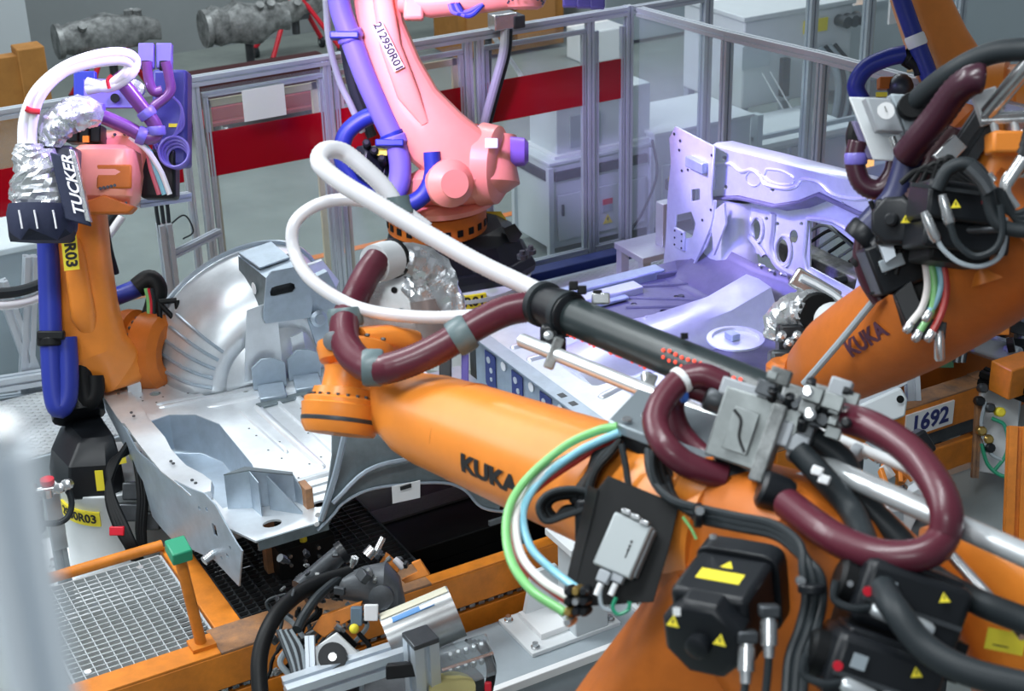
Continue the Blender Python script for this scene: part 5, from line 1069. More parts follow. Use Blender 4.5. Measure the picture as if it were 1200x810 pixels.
# hose bracket with coloured hoses
M().poly(AP([(1048, 345), (1068, 328), (1085, 372), (1110, 378), (1108, 398), (1080, 398), (1066, 388)], 5.42), BK * .03).build('hose_bracket', BLACK2, rg, bev=.003)
M().poly(AP([(1020, 345), (1060, 305), (1085, 310), (1100, 340), (1088, 375), (1062, 385), (1050, 345)], 5.52), BK * .05).build('rear_bracket', BLACK, rg)
for pts_, mt in (([(1084, 305), (1087, 335), (1081, 360), (1068, 378)], WHOSE), ([(1090, 305), (1095, 335), (1091, 365), (1078, 388)], GHOSE), ([(1099, 305), (1103, 330), (1098, 350), (1090, 365)], CHOSE), ([(1106, 312), (1109, 340), (1104, 365), (1093, 388)], RHOSE)):
    M().tube(AP(pts_, 5.38), .0125, 10).build('coloured_hose', mt, rg)
    p = A(*pts_[-1], 5.38); M().lathe(p, -UPV - RT * .6, [(0, .014), (.03, .016), (.04, .01)], 10).build('fitting', STEEL, rg)
M().lathe(A(1101, 388, 5.4), -UPV, [(0, .012), (.02, .016), (.09, .018), (.1, .012)], 12).build('fitting', STEEL, rg)
gq = A(1330, 400, 5.4)
M().lathe((gq.x, gq.y, 0), (0, 0, 1), [(0, .35), (.5, .32), (.55, .38), (1.0, .35), (1.1, .3)], 30).build('base_column', ORANGE2, rg)
M().arm([(V((gq.x, gq.y, 1.05)), .22, .2), (A(1310, 420, 5.4), .18, .16), (A(1265, 260, 5.45), .18, .18)], hint=BK, e=3).build('link_arm', ORANGE2, rg)

# ================================================================ FRONT ROBOT
rf = thing('industrial_robot', (2.0, 3.4, 0), 'large orange foreground robot with black tube, maroon hoses and valve block on its arm', 'robot')
def ff(px, py, rpx, d): q = A(px, py, d); r_ = rpx * d / FPX; return (q, r_, r_)
st = [ff(438, 468, 27, 5.78), ff(455, 473, 33, 5.72), ff(472, 479, 42, 5.66), ff(488, 486, 50, 5.6), ff(510, 494, 55, 5.53), ff(560, 512, 60, 5.37), ff(640, 543, 67, 5.13), ff(720, 573, 74, 4.9), ff(800, 603, 80, 4.68), ff(860, 625, 80, 4.55)]
M().arm(st, hint=UPV, e=2.15, n=40).build('forearm', ORANGE, rf)
for (px, py, rp, d) in ((549, 508, 60.2, 5.41), (700, 566, 72.6, 4.96)):
    q = A(px, py, d); dd = (A(560, 512, 5.37) - A(510, 494, 5.53)).normalized(); M().lathe(q, dd, [(0, rp * d / FPX), (.002, rp * d / FPX * 1.004), (.005, rp * d / FPX)], 40).build('seam_ring', ORANGE2, rf)
c0 = A(588, 523, 5.28); c1 = A(640, 543, 5.13); dx = (c1 - c0).normalized(); vw = -ray(575, 520); side = (vw - dx * vw.dot(dx)).normalized(); tang = side.cross(dx).normalized()
if tang.dot(UPV) < 0: tang = -tang
def wrapf(x, y, z):
    u = x * 1.3 / (c1 - c0).length; Rr = (63 + 7 * u) * (5.29 - .3 * u) / FPX + z + .0015; th = y / Rr - .58
    return c0 + dx * x * 1.3 + side * (Rr * cos(th)) + tang * (Rr * sin(th))
M().text('KUKA', .083, None, None, None, t=.0012, bold=.004, wrap=wrapf, al='LEFT').build('lettering', INK, rf)
for k in range(12): M().box(A(534 + k * 1.1, 486 - k * 2.6 + 10, 5.20), (.006, .006, .002), (RT, UPV, BK)).build('type_mark', INK, rf) if 0 else None
# wrist
up = (UPV * .97 + BK * .12 + RT * .10).normalized()
b = A(399, 500, 5.72)
M().lathe(b, up, [(-.03, .06), (-.028, .125), (0, .142), (.055, .147), (.075, .150), (.08, .142), (.095, .142), (.10, .135), (.105, .118), (.135, .112), (.14, .085), (.20, .080), (.215, .085)], 44).build('wrist_drum', ORANGE, rf)
bolts(b + up * .10, up, .125, 22, .007, .010, DSTEEL, rf)
M().lathe(b, up, [(.012, .1445), (.022, .1465), (.026, .1465), (.028, .144)], 44).build('groove_ring', DSTEEL, rf)
M().arm([(A(402, 470, 5.74), .08, .07), (A(420, 462, 5.75), .085, .075), (A(445, 470, 5.74), .085, .08)], hint=UPV, e=2.4).build('wrist_neck', ORANGE, rf)
ub = A(416, 412, 5.80)
M().lathe(ub, (UPV * .96 + BK * .25 + RT * .05), [(-.06, .09), (-.045, .125), (.0, .14), (.02, .14), (.03, .12), (.03, .06)], 40).build('flange_plate', ORANGE, rf)
M().arm([(A(416, 398, 5.86), .12, .045), (A(448, 396, 5.9), .12, .05), (A(478, 402, 5.95), .09, .05), (A(488, 408, 5.98), .05, .03)], hint=UPV, e=3).build('flange_arm', ORANGE, rf, sharp=30)
bolts(ub + UPV * .03, (UPV * .96 + BK * .25), .115, 9, .010, .008, DSTEEL, rf)
M().cyl(A(412, 444, 5.76), A(416, 420, 5.8), .085, .09, 28).build('wrist_collar', ORANGE2, rf)
M().lathe(A(390, 400, 5.70), -BK + UPV * .2, [(-.03, .035), (.01, .035), (.012, .02)], 16).build('bore_cover', DSTEEL, rf)
for k in range(14): M().lathe(A(476 + k * 3.1, 520 - k * .0 + k * k * .0, 5.3), -BK, [(0, 0.0001), (0.0001, .0001)], 3) if 0 else None
# tool: foil, cuff, plates
cu = A(450, 306, 6.25); cd_ = (A(478, 300, 6.35) - A(442, 310, 6.2)).normalized()
M().lathe(cu - cd_ * .06, cd_, [(0, .062), (0, .075), (.07, .078), (.13, .072)], 26).build('hose_cuff', WHITE, rf); band(cu + cd_ * .06, cd_, .080, .022, BLACK, rf)
foilblob([(A(468, 303, 6.3), .07, .065), (A(490, 308, 6.35), .075, .07), (A(508, 325, 6.4), .06, .09), (A(520, 350, 6.4), .06, .11), (A(530, 380, 6.4), .05, .09), (A(536, 405, 6.4), .03, .05)], rf, seed=11)
foilblob([(A(480, 330, 6.45), .05, .05), (A(498, 345, 6.42), .07, .07), (A(512, 372, 6.42), .05, .06)], rf, seed=12)
M().poly(AP([(420, 338), (470, 322), (500, 345), (508, 420), (450, 400), (405, 372)], 6.45), BK * .04).build('tool_plate', STEEL, rf, bev=.005)
for px, py in ((462, 340), (483, 347), (470, 365)): M().lathe(A(px, py, 6.43), -BK, [(0, .013), (.004, .013)], 12).build('bore', BLACK, rf)
M().cyl(A(500, 352, 6.4), A(508, 398, 6.4), .07, .06, 20).build('tool_body', N('brown_grey_metal', (.30, .25, .24), .4, .4), rf)
M().box(A(522, 425, 6.4), (.05, .22, .05), (RT, UPV, BK)).build('tool_stem', DSTEEL, rf, bev=.005); M().box(A(545, 425, 6.45), (.03, .20, .03), (RT, UPV, BK)).build('tool_stem', PBLUE, rf, bev=.005)
# hoses of the dress pack
h1 = AP([(444, 303, 6.2), (430, 322, 6.15), (416, 350, 6.05), (404, 378, 5.85), (406, 405, 5.68), (422, 425, 5.55), (445, 433, 5.45), (480, 424, 5.42), (520, 405, 5.42), (560, 380, 5.45), (595, 364, 5.48), (634, 358, 5.5)])
M().tube(h1, .052, 18, 6, rib=.012).build('maroon_hose', MAROON, rf)
for px, py, d, dr in ((405, 372, 5.88, (UPV - RT * .1)), (437, 431, 5.47, RT), (541, 393, 5.43, (RT + UPV * .6))): band(A(px, py, d), dr, .066, .07, TEAL, rf, 'hose_clip')
def wh(l, r_, nm='white_hose'): p = AP(l); M().tube(p, r_, 14, 6, rib=.014).build(nm, WHITEH, rf); return p
wh([(648, 350, 5.55), (610, 332, 5.6), (560, 308, 5.65), (500, 274, 5.7), (440, 238, 5.75), (400, 214, 5.8), (375, 192, 5.85), (380, 177, 5.9), (402, 178, 5.95), (430, 200, 5.95), (452, 222, 5.95), (468, 245, 5.95), (500, 270, 5.95)], .033)
wh([(560, 370, 5.75), (500, 372, 5.8), (440, 366, 5.85), (400, 352, 5.9), (362, 325, 5.95), (344, 292, 6.0), (345, 262, 6.0), (368, 242, 6.0), (400, 234, 6.0), (440, 238, 6.02), (466, 244, 6.0)], .024)
M().tube(AP([(466, 230), (468, 242), (472, 252)], 5.93), .044, 14).build('dark_coupling', TEAL, rf)
# long black tube and its clamps
ta, tbb = A(655, 364, 5.42), A(905, 466, 4.62); td = (tbb - ta).normalized()
M().cyl(ta, tbb, .066, .064, 32).build('carrier_tube', TUBEB, rf)
M().lathe(A(628, 353, 5.5), td, [(0, .05), (.01, .062), (.05, .068), (.11, .068), (.115, .074), (.17, .076), (.21, .074), (.215, .066)], 30).build('end_sleeve', BLACK2, rf)
for t in (.03, .17): M().lathe(A(628, 353, 5.5) + td * t, td, [(0, .069), (.004, .080), (.03, .080), (.034, .069)], 30).build('collar', RUBBER, rf)
for px, py in ((672, 335), (682, 340), (700, 345)): M().box(A(px, py, 5.3), (.03, .03, .04), (RT, UPV, BK)).build('clamp_screw', BLACK, rf, bev=.004)
M().box(A(704, 350, 5.3), (.06, .04, .04), (RT, UPV, BK)).build('silver_catch', STEEL, rf, bev=.006)
for px, py, d in ((645, 392, 5.35), (651, 405, 5.3)): M().box(A(px, py, d), (.07, .07, .06), (RT, UPV, BK)).build('tube_bracket', BLACK2, rf, bev=.015)
M().lathe(A(643, 393, 5.28), -BK, [(0, .018), (.01, .016), (.012, .004)], 12).build('screw_head', STEEL, rf)
M().box(A(802, 394, 4.85), (.02, .02, .03), (RT, UPV, BK)).build('set_screw', BLACK, rf); M().ball(A(787, 428, 4.88), .007).build('set_screw', STEEL, rf)
rr = random.Random(3); e1, e2, _ = basis(td, UPV); o = None
for k in range(34):
    u = .07 + .43 * k / 34; q = ta.lerp(tbb, u) - UPV * .058 + RT * -.02 - BK * .014 + V((rr.uniform(-.004, .004), 0, rr.uniform(-.004, .004)))
    if o is None: o = M().ball(q, .0065, 8).build('red_led', LEDR, rf); q0 = q
    else: dup(o, 'red_led', rf, q - q0)
for k in range(26):
    u = .60 + .36 * (k % 13) / 13; q = ta.lerp(tbb, u); vdir = -(q - CAM).normalized(); vdir = (vdir - td * vdir.dot(td)).normalized(); q = q + vdir * .066 + UPV * (.012 - .028 * (k // 13)) + V((0, 0, rr.uniform(-.004, .004))); dup(o, 'red_led', rf, q - q0)
# rods
ra, rb_ = A(612, 399, 5.35), A(880, 508, 4.6); M().cyl(ra, rb_, .024, n=18).build('guide_rod', CHROME, rf)
for px, py, d in ((649, 414, 5.22), (757, 457, 4.93)):
    M().box(A(px, py, d), (.035, .11, .06), ((RT * .93 - UPV * .37).normalized(), (UPV * .93 + RT * .37).normalized(), BK)).build('rod_clamp', CAST, rf, bev=.006)
M().cyl(A(758, 440, 4.95), A(762, 486, 4.85), .02).build('clamp_stud', STEEL, rf)
M().cyl(A(930, 530, 4.5), A(1240, 668, 3.95), .030, n=20).build('guide_rod', CHROME, rf)
M().cyl(A(1100, 635, 4.4), A(1200, 745, 4.2), .016, n=14).build('guide_rod', STEEL, rf)
M().cyl(A(960, 505, 4.65), A(1080, 556, 4.5), .016, n=12).build('white_pipe', PAPER, rf)
band(A(1005, 530, 4.58), (A(1080, 556, 4.5) - A(960, 505, 4.65)), .024, .03, GREYH, rf)
# mounting plate and valve block
M().poly(AP([(712, 493, 4.66), (748, 455, 4.8), (880, 500, 4.6), (905, 570, 4.45), (860, 580, 4.42), (790, 522, 4.55)]), -UPV * .03).build('mounting_plate', N('anodised_plate', (.30, .35, .38), .3, .6), rf, bev=.004)
M().poly(AP([(712, 497, 4.67), (790, 526, 4.57), (860, 584, 4.44), (862, 600, 4.46), (770, 545, 4.6), (718, 515, 4.67)]), BK * .04).build('plate_skirt', BLACK, rf)
for px, py in ((757, 487), (768, 496), (735, 492)): M().lathe(A(px, py, 4.64), UPV - BK * .5, [(0, .016), (.006, .014)], 12).build('bolt', STEEL, rf)
X = (RT * .90 - UPV * .30 + BK * -.3).normalized(); U = (UPV * .92 + RT * .33).normalized(); U = (U - X * U.dot(X)).normalized(); Nn = X.cross(U)
def vb(px, py, d, w_, h_, t_, nm='valve_block', mt=None, bev=.006): return M().box(A(px, py, d), (w_, h_, t_), (X, U, Nn)).build(nm, mt or CAST2, rf, bev=bev)
CAST2 = N('grey_aluminium_block', (.25, .275, .275), .4, .5, bump=.1, var=.15, vscale=10)
vb(872, 503, 4.42, .15, .20, .12); vb(882, 463, 4.42, .17, .05, .11, mt=GREYH); vb(902, 520, 4.36, .04, .22, .10, 'valve_plate', CAST)
q = vb(868, 505, 4.34, .07, .12, .01, 'cover_plate', CAST2, .002)
M().tube(AP([(860, 480), (868, 492), (866, 512), (872, 530)], 4.33), .004, 6).build('groove', INK, rf)
vb(925, 492, 4.38, .07, .08, .08); vb(918, 508, 4.36, .05, .07, .06, mt=GREYH); vb(942, 480, 4.42, .06, .07, .07, mt=CAST); vb(962, 465, 4.42, .08, .06, .08, mt=CAST); vb(985, 455, 4.4, .06, .05, .06, mt=GREYH); vb(930, 462, 4.45, .06, .05, .06, mt=CAST)
vb(935, 520, 4.36, .06, .05, .05, mt=GREYH); vb(945, 505, 4.38, .05, .06, .06, mt=DSTEEL)
rv = random.Random(77)
for k in range(26):
    px, py = rv.uniform(898, 1000), 0; py = 438 + (px - 898) * .12 + rv.uniform(0, 62)
    s_ = rv.uniform(.012, .028); q = A(px, py, rv.uniform(4.30, 4.38))
    if k % 3: M().box(q, (s_ * 2, s_ * 1.6, s_ * 1.6), (X, U, Nn)).build('valve_part', rv.choice((CAST2, DSTEEL, BLACK2, CAST2, CAST)), rf, bev=.003)
    else: M().lathe(q, rv.choice((X, U, -Nn, Nn)), [(0, s_ * .7), (s_, s_ * .7), (s_ * 1.1, s_ * .45), (s_ * 1.8, s_ * .4)], 12).build('fitting', rv.choice((BLACK2, STEEL, DSTEEL)), rf)
for px, py in ((925, 470), (950, 452), (905, 462), (940, 497), (975, 480)): M().lathe(A(px, py, 4.33), UPV - BK, [(-.02, .014), (.02, .014), (.022, .008)], 8).build('fitting', BLACK2, rf)
M().lathe(A(968, 482, 4.4), (RT - UPV * .35), [(-.03, .035), (-.02, .048), (.03, .048), (.045, .042)], 20).build('hose_coupling', BLACK2, rf)
M().lathe(A(858, 557, 4.45), (RT - UPV * .3), [(-.06, .035), (-.05, .042), (.03, .045), (.05, .04)], 20).build('hose_coupling', BLACK2, rf)
M().box(A(880, 560, 4.45), (.08, .07, .07), (X, U, Nn)).build('coupling_block', BLACK2, rf, bev=.01)
M().lathe(A(914, 580, 4.32), (RT - UPV * .4), [(-.06, .04), (-.05, .052), (.01, .052), (.03, .045)], 20).build('hose_coupling', BLACK2, rf)
M().lathe(A(838, 468, 4.55), (RT - UPV * .35), [(-.03, .033), (-.02, .04), (.03, .042), (.04, .036)], 18).build('hose_coupling', DSTEEL, rf)
l1 = AP([(850, 451, 4.55), (823, 440, 4.55), (798, 446, 4.55), (776, 470, 4.5), (768, 496, 4.45), (781, 524, 4.4), (808, 546, 4.4), (850, 560, 4.42)])
l2 = AP([(832, 464, 4.6), (806, 456, 4.6), (790, 474, 4.62), (797, 503, 4.6), (820, 530, 4.58), (852, 550, 4.55)])
M().tube(l1, .036, 18, 6, rib=.010).build('maroon_hose', MAROON, rf); M().tube(l2, .030, 16, 6, rib=.010).build('maroon_hose', MAROON, rf)
clamp_on(l1, .30, .041, .022, PAPER, rf, 'tie'); band(A(800, 458, 4.57), RT + UPV * .2, .035, .022, N('blue_tie', (.05, .2, .75), .4), rf, 'tie')
l3 = AP([(975, 486, 4.4), (1022, 500, 4.3), (1064, 527, 4.2), (1095, 565, 4.1), (1109, 600, 4.05), (1105, 630, 4.05), (1085, 648, 4.02), (1050, 653, 4.02), (1009, 645, 4.05), (967, 624, 4.12), (922, 590, 4.28)])
M().tube(l3, .040, 20, 7, rib=.010).build('maroon_hose', MAROON, rf)
c1_ = AP([(925, 492, 4.4), (950, 512, 4.42), (988, 540, 4.42), (1005, 580, 4.4), (1050, 628, 4.35), (1090, 673, 4.25), (1145, 705, 4.15), (1215, 733, 4.05)])
c2_ = AP([(935, 528, 4.35), (965, 560, 4.32), (1000, 602, 4.3), (1018, 648, 4.15), (1036, 692, 3.97), (1050, 716, 3.88), (1083, 758, 3.85), (1134, 787, 3.82), (1215, 808, 3.8)])
M().tube(c1_, .034, 16).build('thick_cable', RUBBER, rf); M().tube(c2_, .034, 16).build('thick_cable', RUBBER, rf)
for px, py in ((958, 552), (966, 562)): M().box(A(px, py, 4.26), (.03, .025, .03), (X, U, Nn)).build('white_clip', PAPER, rf, bev=.004)
M().poly(AP([(920, 556), (958, 552), (1003, 612), (985, 618), (940, 590)], 4.5), -UPV * .01).build('blue_grey_plate', N('blue_grey_plate', (.33, .40, .48), .35, .4), rf)
# elbow housing and link arm
eb_ = [(A(705, 560, 5.0), .16, .15), (A(760, 590, 4.85), .22, .2), (A(820, 640, 4.72), .30, .27), (A(890, 690, 4.6), .36, .30), (A(960, 720, 4.55), .38, .28), (A(1030, 735, 4.55), .34, .26), (A(1085, 745, 4.55), .24, .2)]
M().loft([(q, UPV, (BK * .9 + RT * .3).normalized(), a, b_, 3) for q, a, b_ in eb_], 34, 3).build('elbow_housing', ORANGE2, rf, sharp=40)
M().lathe(A(740, 548, 4.78), (RT * .9 - UPV * .35), [(-.13, .07), (-.1, .10), (.14, .10), (.2, .08)], 26).build('gear_bulge', ORANGE, rf)
M().lathe(A(838, 580, 4.5), (RT * .9 - UPV * .35), [(-.12, .05), (-.08, .08), (.12, .09), (.2, .06)], 26).build('gear_bulge', ORANGE, rf)
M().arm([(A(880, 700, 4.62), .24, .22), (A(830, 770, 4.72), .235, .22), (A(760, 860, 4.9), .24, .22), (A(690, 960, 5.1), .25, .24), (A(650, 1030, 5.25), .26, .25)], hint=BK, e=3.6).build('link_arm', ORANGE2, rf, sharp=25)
bb_ = A(650, 1030, 5.25)
M().lathe((bb_.x, bb_.y, 0), (0, 0, 1), [(0, .5), (.04, .48), (.6, .44), (.62, .52), (.8, .5), (.95, .42), (1.15, .34)], 36).build('pedestal', WHITE, rf)
M().lathe(bb_ - RT * .35, RT, [(0, .26), (.05, .32), (.62, .32), (.7, .25)], 32).build('shoulder_drum', ORANGE2, rf)
M().loft([(A(1085, 640, 4.75), UPV, BK, .05, .08, 4), (A(1110, 670, 4.7), UPV, BK, .14, .12, 4), (A(1160, 740, 4.6), UPV, BK, .24, .18, 4), (A(1230, 800, 4.5), UPV, BK, .28, .2, 4)], 28).build('counterbalance', ORANGE, rf, sharp=40)
yl = M().box(A(1178, 752, 4.28), (.10, .055, .003), ((RT * .97 - UPV * .2).normalized(), (UPV * .97 + RT * .2).normalized(), BK)).build('yellow_label', YEL, rf)
for k in range(4): M().box(A(1170 + k * .8, 747 + k * 3.4, 4.276), (.04, .003, .001), ((RT * .97 - UPV * .2).normalized(), (UPV * .97 + RT * .2).normalized(), BK)).build('print_line', INK, yl)
for k in range(9): M().box(A(1170 + k * 4.5, 652 + k * 9, 4.6), (.022, .018, .03), (RT, UPV, BK)).build('chain_link', YBRASS if k % 2 else DSTEEL, rf, bev=.003)
# motors
M().box(A(1050, 748, 4.14), (.30, .10, .18), ((RT * .93 - UPV * .32).normalized(), (UPV * .93 + RT * .32).normalized(), BK)).build('motor_gap_shade', BLACK, rf)  # black block added as the dark gap between the motors
m1, (X1, U1, N1) = servo(A(876, 676, 4.18), (-BK * .80 - RT * .50 - UPV * .42), (UPV * .95 + RT * .1), .31, .102, rf)
mb = A(876, 676, 4.18)
M().box(mb + N1 * .165 + U1 * .101, (.115, .045, .004), (X1, N1, X1.cross(N1))).build('yellow_label', YEL, m1)
M().poly([mb + N1 * .125 + U1 * .099 + X1 * q for q in (-.017, .017)] + [mb + N1 * .095 + U1 * .099], U1 * .004).build('warning_triangle', YEL, m1)
for px, py in ((789, 728), (844, 750)): warn_tri(A(px, py, 3.855), (-BK - RT * .4), .032, m1)
M().box(A(793, 717, 3.86), (.018, .02, .003), (RT, UPV, BK)).build('white_tick', PAPER, m1)
for px, py, px2, py2 in ((901, 722, 901, 770), (875, 752, 874, 792)):
    M().box(A(px, py - 6, 3.92), (.05, .03, .05), (RT, UPV, BK)).build('connector_base', DSTEEL, m1, bev=.006)
    p = A(px, py, 3.92); M().lathe(p, A(px2, py2, 3.92) - p, [(0, .018), (.01, .018), (.012, .021), (.07, .021), (.072, .015), (.10, .013)], 16).build('connector', STEEL, m1)
    M().tube(AP([(px2, py2), (px2 - 2, py2 + 25), (px2 - 6, py2 + 60)], 3.92), .010, 8).build('cable', RUBBER, m1)
for px, py in ((836, 632), (914, 655)): M().lathe(A(px, py, 4.1), UPV, [(0, .01), (.012, .01), (.013, .005)], 8).build('bolt', STEEL, m1)
for (bx_, by_, dd, sgn) in ((1058, 703, 4.10, 0), (1025, 788, 4.02, 1)):
    Xm = (RT * .93 - UPV * .32).normalized(); Um = (UPV * .93 + RT * .32).normalized()
    mo = M().box(A(bx_, by_, dd), (.27, .165, .22), (Xm, Um, BK)).build('motor', BLACK2, rf, bev=.022)
    M().box(A(bx_, by_, dd) + Um * .085, (.22, .02, .16), (Xm, Um, BK)).build('cooling_rib', BLACK2, mo, bev=.006)
    M().box(A(bx_, by_, dd) - Um * .015 - BK * .112, (.25, .012, .01), (Xm, Um, BK)).build('ridge', DSTEEL, mo)
    M().lathe(A(bx_, by_, dd) - Xm * .135, -Xm, [(0, .06), (.03, .058), (.04, .045)], 20).build('end_cap', BLACK, mo)
    cc = A(bx_, by_, dd) - BK * .115
    M().lathe(cc - Xm * .12 + Um * .0, -BK, [(0, .012), (.004, .012)], 14).build('red_dot', RED, mo)
    M().box(cc - Xm * .075 + Um * .025, (.035, .035, .006), (Xm, Um, BK)).build('grey_tab', CABG, mo)
    for a, L in ((-.06, .09), (.04, .06)):
        p = cc + Xm * (a - .04) - Um * .035; M().lathe(p, Xm * .97 - Um * .1, [(0, .013), (.01, .019), (L - .01, .019), (L, .014)], 16).build('connector', CHROME, mo)
    M().tube([cc - Xm * .10 - Um * .035, cc - Xm * .14 - Um * .05 - BK * .01, cc - Xm * .19 - Um * .045, cc - Xm * .20], .010, 8).build('cable', RUBBER, mo)
    warn_tri(cc + Xm * .06 + Um * .045, -BK + UPV * .4, .028, mo)
M().lathe(A(996, 684, 3.98), -BK, [(0, .008), (.004, .008)], 10).build('bolt', STEEL, rf)
# cable bundle
bp = [(769, 530, 4.6), (771, 552, 4.5), (780, 577, 4.42), (800, 594, 4.35), (822, 603, 4.3), (864, 612, 4.22), (909, 622, 4.15), (938, 645, 4.08), (951, 672, 4.05), (954, 705, 4.05), (946, 740, 4.0), (934, 775, 3.95), (930, 830, 3.9)]
for k in range(5):
    off = (k - 2) * 4.2
    M().tube([A(px + off * 1.15 * (1 if i > 7 or i < 4 else .1), py + off * (.2 if i > 7 or i < 2 else .8), d + .01 * (k % 2)) for i, (px, py, d) in enumerate(bp)], .0125, 8).build('bundle_cable', BLACK if k % 2 else RUBBER, rf)
for px, py, d, dr in ((818, 604, 4.26, RT), (951, 690, 4.0, UPV)): band(A(px, py, d), dr, .034, .02, BLACK2, rf, 'cable_tie')
M().lathe(A(819, 598, 4.22), -BK, [(0, .012), (.02, .012)], 10).build('steel_clip', STEEL, rf); M().lathe(A(937, 680, 4.02), -BK, [(0, .012), (.02, .012)], 10).build('steel_clip', STEEL, rf)
M().tube(AP([(800, 606), (810, 620), (816, 632)], 4.3), .004, 6).build('earth_wire', GHOSE, rf)
M().tube(AP([(955, 745), (975, 760), (985, 750), (990, 742)], 3.95), .009, 8).build('cable', RUBBER, rf)
for k in range(4): M().tube(AP([(712 + 4 * k, 512), (700 + 4 * k, 530), (692 + 4 * k, 552), (694 + 3 * k, 575)], 4.75 + .01 * k), .009, 8).build('cable', RUBBER if k % 2 else BLACK, rf)
M().tube(AP([(728, 520), (733, 545), (736, 565), (738, 578)], 4.55), .010, 8).build('cable', RUBBER, rf)
for k in range(4): M().tube(AP([(700, 580 + 3 * k), (672 + 2 * k, 573 + 3 * k), (644 + 3 * k, 578 + 2 * k), (631 + 4 * k, 594), (640 + 4 * k, 611 - 2 * k), (664, 604 - 3 * k), (688, 596)], 4.62 + .02 * k), .010, 8).build('coiled_cable', BLACK if k % 2 else RUBBER, rf)
M().box(A(688, 610, 4.65), (.07, .13, .06), (RT, UPV, BK)).build('cable_gland_block', BLACK2, rf, bev=.01)
# black plate with controller box
pp_ = AP([(668, 712, 4.45), (684, 640, 4.45), (700, 574, 4.45), (713, 558, 4.47), (796, 592, 4.40), (785, 640, 4.38), (766, 706, 4.38)])
M().poly(pp_, BK * .012).build('carrier_plate', BLACK, rf, bev=.002)
M().poly([pp_[2], pp_[0], pp_[0] + BK * .12 - RT * .02, pp_[2] + BK * .12 - RT * .02], RT * .004).build('plate_flange', BLACK, rf)
for k in range(7): M().tube(AP([(728 - 2 * k, 515 + 2 * k), (716 - 3 * k, 532), (702 - 2 * k, 548 + k), (694 - 4 * k, 566 + 3 * k), (690 - k, 590)], 4.60 + .015 * k), .010, 8).build('cable', (BLACK, RUBBER)[k % 2], rf)
for k in range(5): M().tube(AP([(768 + 3 * k, 520), (764 + 4 * k, 540), (768 + 5 * k, 562), (785 + 3 * k, 585), (800 + 3 * k, 596)], 4.42 + .02 * k), .009, 8).build('cable', (RUBBER, BLACK)[k % 2], rf)
X2 = (A(796, 592, 4.4) - A(713, 558, 4.47)).normalized(); U2_ = (A(713, 558, 4.47) - A(684, 660, 4.45)); U2_ = (U2_ - X2 * U2_.dot(X2)).normalized(); N2 = X2.cross(U2_)
cb = M().box(A(731, 640, 4.37), (.115, .155, .04), (X2, U2_, N2)).build('controller_box', N('controller_grey', (.42, .46, .47), .4, .3), rf, bev=.006)
M().box(A(752, 648, 4.375), (.03, .14, .03), (X2, U2_, N2)).build('side_fins', N('controller_fin', (.30, .33, .35), .4, .4), cb, bev=.003)
for a, b2_ in ((.0, .085), (.03, .08), (-.03, .088)): M().box(A(731, 640, 4.35) + X2 * a + U2_ * b2_, (.026, .014, .02), (X2, U2_, N2)).build('terminal', STEEL, cb, bev=.002)
for k in range(3): M().box(A(738, 640, 4.343) + U2_ * (.012 * (k - 1)), (.006, .008, .001), (X2, U2_, N2)).build('print_mark', INK, cb)
M().box(A(735, 648, 4.343), (.004, .03, .001), (X2, U2_, N2)).build('print_mark', INK, cb)
for px in (708, 725):
    q = A(px, 676, 4.36); M().box(q, (.035, .035, .025), (X2, U2_, N2)).build('plug', GREYH, cb, bev=.004); M().cyl(q - U2_ * .02, q - U2_ * .055, .009).build('strain_relief', PAPER, cb)
M().tube(AP([(704, 688), (703, 700), (706, 712), (716, 716)], 4.36), .006, 6).build('wire', CABG, cb); M().tube(AP([(722, 700), (718, 712), (724, 720), (736, 715), (738, 705)], 4.36), .006, 6).build('wire', GREEN, cb)
def ch_(l, mt, r_=.0125): M().tube(AP(l), r_, 12).build('coloured_hose', mt, rf)
ch_([(724, 500, 4.64), (700, 505, 4.66), (662, 523, 4.7), (617, 562, 4.7), (595, 602, 4.6), (597, 651, 4.5), (621, 690, 4.42), (662, 718, 4.38)], GHOSE, .0135)
ch_([(726, 507, 4.63), (700, 518, 4.65), (674, 532, 4.68), (633, 564, 4.72), (613, 600, 4.65), (621, 640, 4.55), (646, 667, 4.5), (676, 690, 4.42)], CHOSE)
ch_([(724, 508, 4.66), (690, 524, 4.69), (640, 552, 4.72), (613, 584, 4.7), (604, 612, 4.6), (611, 651, 4.52), (635, 680, 4.45), (672, 703, 4.4)], WHOSE)
ch_([(724, 512, 4.67), (690, 530, 4.7), (622, 578, 4.74), (603, 615, 4.68), (602, 640, 4.58), (621, 671, 4.5), (664, 704, 4.42)], RHOSE)
for k in range(10):
    px, py = 668 + (k % 3) * 9, 692 + (k // 3) * 12; M().lathe(A(px, py, 4.37), -BK - RT * .3, [(-.03, .014), (.02, .014), (.03, .009)], 8).build('fitting', (BLACK2, YBRASS, BLACK2, BLACK, STEEL)[k % 5], rf)

